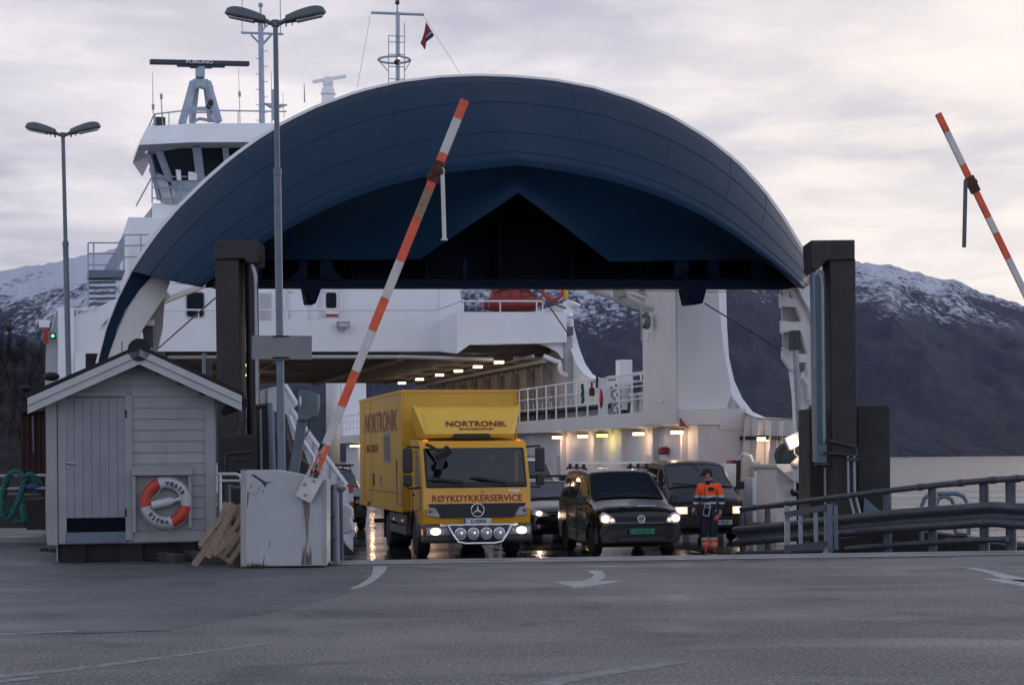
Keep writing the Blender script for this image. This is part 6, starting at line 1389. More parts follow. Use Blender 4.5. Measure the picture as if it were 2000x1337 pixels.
for u0, u1, v0, v1, dp in ((98, 115, 772, 1062, .075), (119, 132, 768, 1060, .05), (246, 258, 772, 1054, .055), (400, 416, 768, 1052, .055)):
    p, q_ = W_(u0, v1), W_(u1, v0); b.box(p.x, q_.x, SHY - dp, SHY, p.z, q_.z)
p, q_ = W_(132, 775), W_(248, 764); b.box(p.x, q_.x, SHY - .05, SHY, p.z, q_.z); b.box(xr - .02, xr + .03, SHY - .03, SHY + .1, zb, ze); b.box(xl - .05, xl, SHY - .03, SHY + .12, zb, ze + .03)
b.build('corner_board', 'shedpaint', wall, .006)
p, q_ = W_(133, 1010), W_(246, 777)
b = MB(); nbd = 7; dw = (q_.x - p.x) / nbd
for k in range(nbd): b.box(p.x + k * dw + .005, p.x + (k + 1) * dw - .005, SHY - .040, SHY - .002, p.z, q_.z)
b.box(p.x, q_.x, SHY - .030, SHY, p.z, q_.z); door = b.build('door', 'sheddoor', shed, .004)
b = MB(); h = W_(140, 903); b.lathe([(.022, 0), (.022, .04)], (h.x - .02, SHY - .04, h.z), (0, -1, 0), 12); b.tube([(h.x - .02, SHY - .085, h.z), (h.x + .10, SHY - .085, h.z - .004)], .012, 8); b.lathe([(.018, 0), (.018, .012)], (h.x - .02, SHY - .04, h.z - .075), (0, -1, 0), 12); b.build('handle', 'silver', door)
b = MB()
for v in (808, 1000): c_ = W_(246, v); b.box(c_.x - .015, c_.x + .015, SHY - .06, SHY - .03, c_.z - .06, c_.z + .06)
b.build('hinge', 'rust', door)
b = MB(); p, q_ = W_(132, 1038), W_(248, 1010); b.box(p.x, q_.x, SHY - .02, SHY - .001, p.z, q_.z); b.build('vent_gap_shade', 'navy_shade', shed)  # near-black panel stands in for the shade inside the gap
b = MB(); p, q_ = W_(131, 1060), W_(247, 1037); b.box(p.x, q_.x, SHY - .05, SHY, p.z, q_.z); b.build('kick_board', 'kick', shed, .006)
# roof
ap, el, er = W_(258, 680, SHY - .45), W_(47, 778, SHY - .45), W_(457, 770, SHY - .45)
def slab(a_, c_, t, y0, y1, dz0, m, nm, par):
    b = MB(); d = Vector((0, 0, 1)); b.prism([a_ + d * dz0, c_ + d * dz0, c_ + d * (dz0 + t), a_ + d * (dz0 + t)], (0, y1 - y0, 0)); return b.build(nm, m, par, .004)
b = MB(); th_ = .055
b.prism([el + Vector((-.03, 0, .0)), ap, ap + Vector((0, 0, th_)), el + Vector((-.03, 0, th_))], (0, 4.3, 0)); b.prism([ap, er + Vector((.03, 0, 0)), er + Vector((.03, 0, th_)), ap + Vector((0, 0, th_))], (0, 4.3, 0))
b.tube([ap + Vector((0, -.02, -.02)), ap + Vector((0, 4.3, -.02))], .17, 14); b.tube([er + Vector((.02, .1, -.12)), er + Vector((.02, 4.2, -.12))], .085, 10)
roof = b.build('roof', 'roofing', shed)
b = MB(); dd = Vector((0, -.005, -.005))
for lo, t0, t1, yy in ((el, -.115, -.005, -.02), (er, -.115, -.005, -.02), (el, -.235, -.118, .01), (er, -.235, -.118, .01)):
    b.prism([Vector((lo.x, lo.y + yy, lo.z + t0)), Vector((ap.x, ap.y + yy, ap.z + t0)), Vector((ap.x, ap.y + yy, ap.z + t1)), Vector((lo.x, lo.y + yy, lo.z + t1))], (0, .022, 0))
b.build('barge_board', 'shedpaint_lit', roof, .004)
b = MB(); b.prism([el + Vector((.05, .02, -.05)), ap + Vector((0, .02, -.05)), ap + Vector((0, .02, -.03)), el + Vector((.05, .02, -.03))], (0, 4.0, 0)); b.prism([ap + Vector((0, .02, -.05)), er + Vector((-.05, .02, -.05)), er + Vector((-.05, .02, -.03)), ap + Vector((0, .02, -.03))], (0, 4.0, 0)); b.build('soffit', 'shedpaint', roof)
b = MB(); p = W_(239, 680); b.tube([p + Vector((0, .3, -.2)), p + Vector((0, .3, .12))], .008, 5); b.build('roof_spike', 'steel_dark', roof)
b = MB(); p = W_(122, 730, SHY + .6); b.ball(p + Vector((0, 0, -.05)), (.13, .2, .07), 10); b.ball(W_(64, 760, SHY + .3), (.09, .15, .05), 10); b.build('roof_moss', 'roofing', roof)
# plinth
b = MB()
for x in (xl + .15, xl + 1.0, xl + 1.9, xr - .3): b.box(x, x + .35, SHY + .05, SHY + .4, 0, zb)
b.box(xl + .1, xr - .1, SHY + .12, SHY + .22, .02, zb); b.build('plinth', 'roofing', shed)  # plinth given the near-black roofing colour for the shade under the shed
b = MB(); b.tube([(xl + .10, SHY + .0, zb), (xl + .10, SHY + .0, .03)], .012, 6); b.build('earth_rod', 'steel', shed)
# lifebuoy niche
b = MB()
for u0, u1, v0, v1 in ((259, 264, 918, 1038), (366, 371, 918, 1030)): p, q_ = W_(u0, v1), W_(u1, v0); b.box(p.x, q_.x, SHY - .16, SHY - .02, p.z, q_.z)
p, q_ = W_(258, 928), W_(373, 914); b.prism([(p.x, SHY - .20, p.z), (p.x, SHY - .20, p.z + .03), (p.x, SHY - .02, q_.z + .05), (p.x, SHY - .02, p.z)], (q_.x - p.x, 0, 0))
p, q_ = W_(264, 1032), W_(366, 926); b.box(p.x, q_.x, SHY - .034, SHY - .020, p.z, q_.z); b.build('lifebuoy_frame', 'shedpaint', shed, .005)
bc = W_(319, 981, SHY - .13); LB_ = thing('lifebuoy', 'red and white lifebuoy hung in the frame on grey shed', 'lifebuoy', bc)
RR, rr_ = .300, .085
def torus_arc(a0, a1, mi, b):
    n = max(4, int((a1 - a0) / .12)); rows_ = []
    for i in range(n + 1):
        a_ = a0 + (a1 - a0) * i / n; d = Vector((math.cos(a_), 0, math.sin(a_))); rows_.append([d * (RR + rr_ * math.cos(t * .3927)) + Vector((0, -rr_ * .75 * math.sin(t * .3927), 0)) for t in range(16)])
    b.loft(rows_, mi, closed=True)
b = MB(); tb = [(R(-10), R(108), 1), (R(108), R(192), 0), (R(192), R(285), 1), (R(285), R(350), 0)]
for a0, a1, mi in tb: torus_arc(a0, a1, mi, b)
b.build('ring', ['buoy_red', 'buoy_white'], LB_)
b = MB()
for a0 in (8, 104, 196, 282):
    n = 4; rows_ = []
    for i in range(5): a_ = R(a0 - 5 + 10 * i / 4); d = Vector((math.cos(a_), 0, math.sin(a_))); rows_.append([d * (RR + (rr_ + .003) * math.cos(t * .3927)) + Vector((0, -(rr_ + .003) * .75 * math.sin(t * .3927), 0)) for t in range(16)])
    b.loft(rows_, closed=True)
b.build('reflective_band', 'reflective', LB_)
b = MB()
for txt, a0, da, flip in (('vesta', 86, -13.6, False), ('vesta', 218 + 8, 13.6, True)):
    for i, ch in enumerate(txt):
        a_ = R(a0 + da * i) if not flip else R(280 - 8 - 13.6 * i)
        d = Vector((math.cos(a_), 0, math.sin(a_))); up = d; xa = Vector((math.sin(a_), 0, -math.cos(a_)))
        b.text(ch, .125, TM(d * (RR - .038) + Vector((0, -rr_ * .75 - .004, 0)), xa, up), ext=.003, bold=.003)
b.build('ring_lettering', 'ink', LB_)
b = MB(); b.tube([Vector((math.cos(t * .2094), 0, math.sin(t * .2094))) * (RR + rr_ * (1.0 + .12 * abs(math.sin(t * .2094 * 2)))) + Vector((0, -.03, 0)) for t in range(30)], .006, 5, closed=True); b.tube([(.1, -.08, -.36), (.0, -.05, -.47), (-.15, -.04, -.44), (-.22, -.05, -.36)], .006, 5); b.tube([(-.06, -.08, .24), (-.13, -.08, .12), (-.25, -.1, .03)], .006, 5); b.build('grab_line', 'ropewhite', LB_)
b = MB(); mx = Matrix.Translation((-.02, -.03, -.0)) @ Matrix.Rotation(R(-12), 4, 'Y'); pr = [(.02, -.20), (.062, -.195), (.066, -.18), (.066, .07), (.05, .12), (.026, .15), (.026, .21), (.036, .22), (.036, .25), (.02, .255)]
b.lathe(pr, (0, 0, 0), (1, 0, 0), 18); b.xf(mx); tag(b.xf(Matrix.Translation(bc)).build('line_bottle', 'bottle'), 'white plastic rescue line bottle inside the lifebuoy', 'bottle')

# ------------------------------------------------------------------ street lamps
def street_lamp(u0, v0, u1, v1, Y, head_w, label, base_z=0.0):
    p, q_ = at(u1, v1, Y), at(u0, v0, Y); d = (q_ - p); base = p + d * ((base_z - p.z) / d.z); Lh = (q_ - base).length; d.normalize()
    root = thing('street_lamp', label, 'street lamp', base, 0, 'twin headed street lamps on the quay')
    top = q_ - base; k = head_w
    b = MB(); b.tube([Vector((0, 0, 0)), top * .30, top * .302, top * .72, top * .724, top], [k * q for q in (.082, .080, .076, .073, .054, .050)], 16); pole = b.build('pole', 'polegrey', root)
    b = MB(); b.tube([top * .718, top * .73], .082 * k, 16); b.build('pole_collar', 'polegrey', pole)
    b = MB(); b.tube([top + Vector((-.22 * k, 0, .05 * k)), top + Vector((-.1 * k, 0, -.01)), top + Vector((.1 * k, 0, -.01)), top + Vector((.22 * k, 0, .05 * k))], .045 * k, 10); b.tube([top - Vector((0, 0, .06)), top + Vector((0, 0, .03))], .06, 12); b.build('bracket', 'lampgrey', root)
    for s_ in (-1, 1):
        b = MB(); rows_ = []
        for i in range(15):
            t = i / 14; x = .20 + .80 * t; wd = (.105 + .065 * math.sin(min(1.0, t / .62) * 1.57)) * (1.0 if t < .62 else math.sqrt(max(0.0, 1 - ((t - .62) / .38) ** 2))) + .003; hh = wd / .15; row = []
            for j in range(16):
                a_ = j * math.pi / 8; ca, sa = math.cos(a_), math.sin(a_)
                row.append(top + Vector((s_ * x * k, wd * k * ca, (.02 + .17 * t + (.165 * sa * hh if sa > 0 else .055 * sa * hh)) * k)))
            rows_.append(row)
        b.loft(rows_, closed=True, caps=True); hd = b.build('lamp_head', 'lampgrey', root)
        b = MB(); b.prism([top + Vector((s_ * x * k, y * k, (-.025 + .17 * (x - .2) / .8) * k)) for x, y in ((.42, -.1), (.92, -.09), (.92, .09), (.42, .1))], (0, 0, -.02 * k)); b.build('lamp_lens', 'lamp_dim', hd)
        b = MB(); b.tube([top + Vector((s_ * .2 * k, 0, .02 * k)), top + Vector((s_ * .215 * k, 0, .02 * k))], .11 * k, 14); b.tube([top + Vector((s_ * .33 * k, 0, -.0)), top + Vector((s_ * .33 * k, 0, -.06 * k))], .012 * k, 6); b.build('lamp_clip', 'lampgrey', hd)
    return root
lampA = street_lamp(538, 44, 550, 918, 26.0, .74, 'tall grey twin headed street lamp holding the blank sign, nearest')
street_lamp(123, 262, 134, 728, 38.5, .82, 'grey twin headed street lamp rising behind the shed roof')
b = MB(); mxs = Matrix.Translation(at(550.5, 678.5, 26.0 - .10)) @ Matrix.Rotation(R(0.9), 4, 'Y'); b.box(-.435, .435, -.01, .01, -.172, .172, 0, mxs)
sg = b.build('road_sign', 'signback', None, .004); tag(sg, 'plain grey back of a rectangular sign strapped to the street lamp', 'sign')
b = MB()
for dz in (-.155, .155): c_ = at(550.5, 678.5, 26.0) + Vector((0, 0, dz)); b.tube([c_ + Vector((.098 * math.cos(t * .3927), .098 * math.sin(t * .3927), 0)) for t in range(16)], .012, 6, closed=True); b.box(c_.x - .12, c_.x + .12, c_.y - .11, c_.y - .09, c_.z - .012, c_.z + .012)
b.build('sign_clamp', 'steel_dark', sg)

# ------------------------------------------------------------------ barrier gates
def boom(parent, p, q_, r0, stops, scuff=True):
    """square boom from p to q_, coloured by lengths"""
    d = q_ - p; n = 0
    b = MB()
    for t0, t1, mi in stops: b.beam(p + d * t0, p + d * t1, r0, r0 * .8, mi, up=(0, 1, 0))
    return b.build('boom', ['boom_red', 'boom_white', 'tan_rusty', 'rust'], parent, .006)
BYY = 25.2
gA = thing('barrier_gate', 'raised red and white barrier boom on white cabinet beside grey shed', 'barrier', at(555, 1104, BYY), 0, 'raised barrier gates')
ob = gA.location.copy()
def rel(u, v, y=BYY): return at(u, v, y) - ob
cabp = [(471, 918), (537, 917), (632, 936), (637, 936), (637, 1104), (471, 1106)]
b = MB(); b.prism([rel(u, v) for u, v in cabp], (0, .62, 0)); cabn = b.build('cabinet', 'cabinet', gA, .012)
b = MB(); p0, p1 = rel(471, 918), rel(478, 1106); b.prism([rel(470, 917, BYY - .01), rel(479, 917, BYY - .01), rel(479, 1106, BYY - .01), rel(470, 1106, BYY - .01)], (0, .03, 0)); b.prism([rel(630, 935, BYY - .012), rel(638, 937, BYY - .012), rel(638, 1104, BYY - .012), rel(630, 1104, BYY - .012)], (0, .03, 0)); b.prism([rel(609, 934, BYY - .008), rel(630, 936, BYY - .008), rel(630, 968, BYY - .008), rel(605, 968, BYY - .008)], (0, .02, 0)); b.build('cabinet_edge', 'cab_trim', cabn)
b = MB()                                      # run of dirty water, scratches
def stain(px, mi=0, off=.0015):
    b.add([rel(u, v, BYY - off) for u, v in px], [tuple(range(len(px)))], mi)
b2 = []
rs_ = random.Random(8)
for k in range(15):
    uu = 591.5 + 11.5 * k / 14 + rs_.uniform(-.5, .5); l_ = rs_.uniform(.35, 1.0) if 4 < k < 12 else rs_.uniform(.1, .6); w2 = rs_.uniform(.5, 1.3); v1_ = 975 + 127 * l_
    stain([(uu - w2, 972), (uu + w2, 972), (uu + w2 * .9 + 1.5 * l_, 975 + 70 * l_), (uu + .3 + 2.2 * l_, v1_), (uu - w2 * .7 + 1.2 * l_, 975 + 60 * l_)], 0 if k % 3 else 1, .0010 + .0004 * k)
for k in range(9): uu = 590 + 2.2 * k; stain([(uu - 2, 1102), (uu + 1.5, 1102), (uu + .5, 1102 - rs_.uniform(12, 48)), (uu - .6, 1102 - rs_.uniform(10, 40))], 2 if k % 4 == 1 else 0, .0012 + .0003 * k)
stain([(489, 926), (497, 926), (512, 936), (519, 941), (533, 940), (524, 943), (520, 946), (518, 952), (514, 945), (508, 939)], 2); stain([(491, 945), (493, 947), (488, 953), (486, 953), (490, 949)], 2); stain([(505, 953), (508, 951), (506, 955), (503, 956)], 2); stain([(501, 961), (504, 960), (503, 964)], 2); stain([(489, 962), (492, 963), (490, 967)], 2); stain([(494, 964), (496, 963), (497, 967)], 2); stain([(513, 958), (515, 957), (514.5, 963)], 2)
stain([(516, 1084), (517, 1083), (515, 1100), (513, 1102)], 2); stain([(527, 1055), (528, 1056), (526, 1068), (525, 1067)], 2); stain([(483, 960), (486, 961), (484, 990), (483, 990)], 2)
mk('run_stain', (0.20, 0.17, 0.125), 0.8, var=0.6, vscale=6, col2=(0.085, 0.072, 0.055), stretch=(6, 1, .6)); mk('run_core', (.20, .19, .17), .7, var=.3); b.build('rust_stain', ['run_stain', 'run_core', 'steel_dark'], cabn)
# the arm carrier and boom
pv, tip = rel(612, 930, BYY - .16), rel(908, 196, BYY - .16); d = tip - pv; low = pv - d.normalized() * .0
b = MB(); cA, cB = rel(592, 975, BYY - .10), rel(621, 920, BYY - .10); b.beam(cA, cB + (cB - cA) * .05, .245, .11, up=(0, 1, 0)); hub_ = b.build('boom_carrier', 'boom_white', gA, .01)
b = MB()
for u, v, r_ in ((596, 966, .022), (595, 945, .022), (613, 939, .02), (607, 928, .01)): b.lathe([(r_, 0), (r_ * .7, .018)], rel(u, v, BYY - .165), (0, -1, 0), 12)
b.build('bolt', 'steel', hub_)
st = [(0, .045, 2), (.045, .09, 0), (.09, .228, 1), (.228, .345, 0), (.345, .46, 1), (.46, .568, 0), (.568, .675, 1), (.675, .74, 0)]
full = []
ts = [(930, 918), (918, 868), (868, 793), (793, 725), (725, 645), (645, 582), (582, 510), (510, 425), (425, 370), (370, 333), (333, 316), (316, 300), (300, 232), (232, 196)]
mats_ = [3, 0, 1, 0, 1, 0, 1, 0, 2, 0, 3, 0, 1, 0]
for (va, vb), mi in zip(ts, mats_): full.append(((930 - va) / 734.0, (930 - vb) / 734.0, mi))
bm_ = boom(gA, pv, tip, .118, full)
b = MB(); mD = pv + d * .815; b.beam(mD - d.normalized() * .18, mD + d.normalized() * .12, .15, .13, up=(0, 1, 0)); b.ball(mD + Vector((.05, -.08, -.03)), .06, 8); b.ball(mD + Vector((-.09, -.05, -.1)), .05, 8); b.beam(mD - d.normalized() * .16 + Vector((-.08, 0, 0)), mD - d.normalized() * .16 + Vector((.09, 0, .02)), .04, .14); b.build('boom_joint', 'rust', bm_, .01)
b = MB(); l0, l1 = rel(864, 333, BYY - .22), rel(868, 468, BYY - .22); b.beam(l0, l1, .055, .055); b.box(l1.x - .045, l1.x + .045, l1.y - .04, l1.y + .04, l1.z - .012, l1.z + .012); b.lathe([(.035, -.05), (.035, .05)], l0, (0, 1, 0), 12); b.build('hanging_leg', 'boom_white', bm_, .006)
b = MB(); rnd = random.Random(5); dn = d.normalized(); nx = Vector((dn.z, 0, -dn.x))
for k in range(46):                          # peeling paint by the pivot
    t = rnd.uniform(.0, .085); s_ = rnd.uniform(-.075, .012); c_ = pv + d * t + nx * s_ + Vector((0, -.049, 0)); L_ = rnd.uniform(.02, .07); w2 = rnd.uniform(.004, .011)
    b.add([c_ - dn * L_ - nx * w2, c_ - dn * L_ * .3 + nx * w2 * 1.3, c_ + dn * L_ + nx * w2 * .4, c_ + dn * L_ * .2 - nx * w2 * 1.2], [(0, 1, 2, 3)], rnd.randrange(2))
b.build('peeling_paint', ['boom_white', 'cab_trim'], bm_)
GBY = 25.6
gB = thing('barrier_gate', 'raised red and white barrier boom against the sky, cut off by frame edge', 'barrier', at(2190, 1085, GBY), 0, 'raised barrier gates'); ob2 = gB.location.copy()
def rel2(u, v, y=GBY): return at(u, v, y) - ob2
b = MB(); b.prism([rel2(u, v) for u, v in ((2140, 905), (2300, 905), (2300, 1085), (2140, 1085))], (0, .62, 0)); b.build('cabinet', 'cabinet', gB, .012)
pv2, tip2 = rel2(2168, 915, GBY - .12), rel2(1832, 222, GBY - .12)
vs_ = [915, 800, 730, 640, 560, 505, 455, 425, 358, 322, 258, 222]; ms_ = [0, 1, 0, 1, 1, 0, 1, 0, 0, 1, 0]
boomB = boom(gB, pv2, tip2, .085, [((915 - a_) / 693.0, (915 - c_) / 693.0, m_) for a_, c_, m_ in zip(vs_, vs_[1:], ms_)])
b = MB(); d2 = tip2 - pv2; mD = pv2 + d2 * .80; b.beam(mD - d2.normalized() * .12, mD + d2.normalized() * .12, .12, .11, up=(0, 1, 0)); b.beam(mD + Vector((-.1, -.06, -.04)), mD + Vector((.05, -.06, .05)), .03, .05); b.build('boom_joint', 'rust', boomB)
b = MB(); b.beam(rel2(1886, 352, GBY - .2), rel2(1883, 483, GBY - .2), .05, .05); b.build('hanging_leg', 'galv_dark', boomB, .005)

# ------------------------------------------------------------------ lifting towers of the linkspan
def tower_cap(root, Y, cap, leg, m='towerbrown', depth=.9):
    b = MB(); o_ = root.location; f = lambda u, v, y=Y: at(u, v, y) - o_
    b.prism([f(u, v) for u, v in leg], (0, depth, 0)); l_ = b.build('column', m, root, .02)
    b = MB(); b.prism([f(u, v, Y - .06) for u, v in cap], (0, depth + .12, 0)); b.build('cross_head', m, root, .03); return f
TYL, TYR = 36.0, 37.5
tL = thing('lifting_tower', 'dark brown ramp lifting tower with black cylinder left of the truck', 'tower', at(445, 1060, TYL), 0, 'ramp lifting towers')
f = tower_cap(tL, TYL, [(419, 471), (504, 469), (504, 514), (482, 514), (478, 505), (420, 507)], [(420, 505), (466, 505), (470, 1060), (427, 1060)])
b = MB(); b.tube([f(491, 515, TYL + .4), f(497, 945, TYL + .4)], .135, 16); b.box(f(483, 500).x, f(506, 500).x, .1, .6, f(490, 516).z, f(490, 500).z); cyl = b.build('lift_cylinder', 'black', tL)
b = MB(); b.tube([f(499, 545, TYL + .1), f(502, 790, TYL + .1)], .035, 8); b.tube([f(492, 515, TYL + .1), f(496, 528, TYL + .1), f(499, 540, TYL + .1), f(499, 552, TYL + .1)], .045, 8); b.build('cylinder_pipe', 'steel', cyl)
b = MB(); b.tube([f(466, 838, TYL), f(468, 1000, TYL)], .05, 8); b.ball(f(467, 860, TYL - .05), .05, 8); b.ball(f(468, 878, TYL - .05), .05, 8); b.prism([f(u, v, TYL) for u, v in ((466, 790), (472, 792), (476, 800), (476, 830), (466, 845))], (0, .2, 0)); b.build('tower_fitting', 'steel_dark', tL)
tR = thing('lifting_tower', 'dark ramp lifting tower with pale blue steel channel beside the water', 'tower', at(1650, 1080, TYR), 0, 'ramp lifting towers')
f = tower_cap(tR, TYR, [(1583, 469), (1670, 468), (1670, 507), (1614, 509), (1606, 518), (1592, 530), (1585, 522)], [(1621, 505), (1671, 505), (1675, 1085), (1626, 1085)])
b = MB(); b.prism([f(u, v, TYR + .05) for u, v in ((1588, 530), (1610, 530), (1615, 905), (1594, 905))], (0, .10, 0)); b.prism([f(u, v, TYR - .15) for u, v in ((1587, 532), (1592, 532), (1597, 902), (1593, 902))], (0, .4, 0)); ch = b.build('guide_channel', 'bluesteel', tR, .008)
b = MB(); b.tube([f(1588, 545, TYR - .1), f(1596, 531, TYR - .1), f(1602, 536, TYR - .1), f(1606, 560, TYR - .1), f(1609, 862, TYR - .1)], .032, 8); b.tube([f(1611, 910, TYR), f(1613, 1075, TYR)], .025, 8); b.build('channel_pipe', 'galv', ch)
b = MB(); b.lathe([(.02, 0), (.16, .02), (.18, .08), (.05, .1)], f(1607, 912, TYR), (0, 0, 1), 14); b.tube([f(1610, 858, TYR - .1), f(1672, 872, TYR - .1), f(1673, 890, TYR - .1)], .03, 8); b.tube([f(1608, 884, TYR - .1), f(1672, 889, TYR - .1)], .03, 8); b.build('hose', 'steel_dark', tR)
b = MB()
for u0 in (1656, 1668): b.tube([f(u0, 890, TYR - .2), f(u0 + 1, 960, TYR - .2), f(u0 + 13, 1008, TYR - .4)], .028, 8, 0)
b.box(f(1650, 900).x, f(1673, 900).x, -.25, -.1, f(1660, 899).z, f(1660, 893).z, 1); b.build('riser_pipe', ['galv', 'steel_dark'], tR)
b = MB(); b.prism([at(u, v, TYR + .9) for u, v in ((1612, 795), (1626, 780), (1632, 795), (1632, 1090), (1582, 1090), (1581, 797))], (0, 1.5, 0)); tag(b.build('concrete_pillar', 'concrete', None, .03), 'stained low concrete wall standing left of the right tower', 'pillar')
b = MB(); b.prism([at(u, v, TYR + .6) for u, v in ((1674, 792), (1733, 791), (1739, 800), (1740, 1095), (1676, 1095))], (0, 2.0, 0)); cb = b.build('concrete_dolphin', 'concrete', None, .03); tag(cb, 'tall dark concrete block between right tower and open water', 'block')
b = MB(); b.prism([at(u, v, TYR + .5) for u, v in ((1688, 970), (1722, 1000), (1738, 1012), (1738, 1030), (1685, 1020))], (0, .06, 0)); b.build('side_bracket', 'bluesteel', cb)
# abutment walls either side of the linkspan
b = MB(); b.prism([at(u, v, 34.0) for u, v in ((428, 850), (560, 846), (566, 880), (600, 905), (612, 1095), (428, 1095))], (0, .4, 0)); tag(b.build('abutment_wall', 'towerbrown', None, .02), 'low dark brown wall behind the posts left of ramp', 'wall')
# ------------------------------------------------------------------ guard rail and fittings on the right of the ramp
def curve3(pts, n=40):
    """smooth polyline through (u, v, Y) points"""
    P = [at(*p) for p in pts]; out = []
    for i in range(len(P) - 1):
        p0, p1, p2, p3 = P[max(i - 1, 0)], P[i], P[i + 1], P[min(i + 2, len(P) - 1)]
        k = max(2, n // (len(P) - 1))
        for j in range(k):
            t = j / k; out.append(0.5 * ((2 * p1) + (p2 - p0) * t + (2 * p0 - 5 * p1 + 4 * p2 - p3) * t * t + (3 * p1 - p0 - 3 * p2 + p3) * t ** 3))
    out.append(P[-1]); return out
gr = thing('guard_rail', 'long steel guard rail with tube handrail curving along right side of ramp', 'guard rail', at(1740, 1078, 31.5))
go = gr.location.copy()
line = [p - go for p in curve3([(1437, 1047, 37.6), (1540, 1037, 35.4), (1640, 1027, 33.4), (1760, 1016, 31.2), (1860, 1009, 29.7), (1935, 1004, 28.8), (1985, 1007, 28.3), (2060, 1010, 28.0)], 56)]
prof = [(-.20, .0), (-.185, .035), (-.15, .055), (-.10, .055), (-.065, .03), (-.03, -.01), (.03, -.01), (.065, .03), (.10, .055), (.15, .055), (.185, .035), (.20, .0)]
rows_ = []
for i, p in enumerate(line):
    d = (line[min(i + 1, len(line) - 1)] - line[max(i - 1, 0)]); d.z = 0; d.normalize(); nrm = Vector((d.y, -d.x, 0)) * -1
    if nrm.y > 0: nrm = -nrm
    rows_.append([p + Vector((0, 0, h)) + nrm * o_ * 1.6 for h, o_ in prof])
b = MB(); b.loft(rows_); bo = b.build('crash_beam', 'galv_dark', gr); bo.modifiers.new('s', 'SOLIDIFY').thickness = .008
b = MB()
for i in range(3, len(line), 9):
    for h in (-.12, .0, .12): b.ball(rows_[i][3 if h < 0 else 8 if h > 0 else 5] + Vector((0, -.01, 0)), .018, 6)
b.build('beam_bolt', 'steel_dark', bo)
tl = [p - go for p in curve3([(1447, 994, 37.6), (1560, 980, 35.2), (1740, 957, 31.7), (1900, 940, 29.2), (2000, 933, 28.2), (2080, 927, 27.9)], 30)]
b = MB(); b.tube(tl, .052, 10); hr_ = b.build('handrail', 'galv_dark', gr)
b = MB()
for i in range(2, len(tl) - 1, 3): d = (tl[i + 1] - tl[i]).normalized() * .05; MB().tube([tl[i] - d, tl[i] + d], .064, 10).build('rail_joint', 'galv_dark', hr_)
ll = [p - go for p in curve3([(1437, 1081, 37.4), (1600, 1074, 34.2), (1700, 1067, 32.3), (1800, 1060, 30.8), (1890, 1055, 29.4), (1968, 1052, 28.5)], 24)]
b = MB(); b.tube(ll, .05, 10); b.tube([at(1450, 992, 37.9) - go, at(1545, 985, 36.8) - go], .05, 8); b.tube([at(1452, 1024, 37.9) - go, at(1545, 1024, 36.8) - go], .05, 8); b.build('lower_rail', 'galv_dark', gr)
for u, Y, w_ in ((1450, 37.7, .12), (1499, 36.4, .12), (1733, 31.9, .15), (1821, 30.5, .15), (1922, 29.1, .16), (1974, 28.6, .17)):
    p = at(u, lerp([(1447, 996), (1560, 982), (1740, 959), (1900, 942), (2000, 935)], u), Y + .12) - go; b = MB(); b.tube([p - Vector((0, 0, 1.9 if u < 1700 else 1.5)), p], w_ / 2, 10); b.build('post', 'galv_dark', gr)
lg = thing('lattice_panel', 'bolted flat steel lattice panel standing before the guard rail', 'panel', at(1585, 1078, 33.0)); lo = lg.location.copy()
g_ = lambda u, v, y=33.0: at(u, v, y) - lo
for (u0, v0), (u1, v1), w_ in (((1532, 1005), (1632, 987), .11), ((1532, 1070), (1632, 1060), .11)): b = MB(); b.beam(g_(u0, v0), g_(u1, v1), w_, .03, up=(0, 1, 0)); b.build('crossbar', 'galv_dark', lg)
for u, v0, v1, w_ in ((1538, 987, 1078, .10), (1564, 997, 1070, .07), (1594, 992, 1066, .07), (1613, 988, 1066, .05)): b = MB(); b.beam(g_(u, v1, 33.05), g_(u - 1, v0, 33.05), w_, .04, up=(0, 1, 0)); b.build('upright', 'galv', lg)
for u, v0, v1, w_ in ((1621, 984, 1082, .10), (1633, 986, 1072, .07)): b = MB(); b.beam(g_(u, v1, 32.95), g_(u - 1, v0, 32.95), w_, .06, up=(0, 1, 0)); b.build('upright', 'bluesteel', lg)
b = MB(); b.lathe([(.09, 0), (.07, .03), (.02, .12)], g_(1615, 1080, 32.9), (0, 0, 1), 12); b.build('foot_cone', 'steel', lg)
b = MB()
for pts in ([(1800, 1062), (1800, 988), (1806, 972), (1818, 964), (1866, 963), (1882, 968), (1891, 985), (1892, 1042), (1866, 1040)], [(1826, 1040), (1826, 990), (1832, 974), (1844, 968), (1858, 974), (1865, 988), (1866, 1040)]): b.tube([at(u, v, 32.6) for u, v in pts], .04, 8)
tag(b.build('ladder_hoop', 'bluesteel'), 'blue bent tube ladder hoops behind guard rail above the water', 'ladder')
b = MB(); b.prism([at(u, v, 33.2) for u, v in ((1642, 1052), (1655, 1050), (1700, 1042), (1790, 1036), (1900, 1049), (2000, 1062), (2120, 1075), (2120, 1130), (1642, 1130))], (0, 2.5, 0)); tag(b.build('pier_beam', 'wood_old', None, .02), 'dark timber pier edge under the guard rail', 'pier')
b = MB(); b.prism([at(u, v, 31.2) for u, v in ((1860, 1052), (2000, 1066), (2090, 1078), (2090, 1120), (1860, 1110))], (0, .6, 0)); b.box(at(1875, 1050, 31).x, at(1890, 1050, 31).x, 31, 31.2, at(1880, 1056, 31).z, at(1880, 1044, 31).z); tag(b.build('pier_fender', 'rubber', None, .02), 'black fender baulk below the near end of guard rail', 'fender')

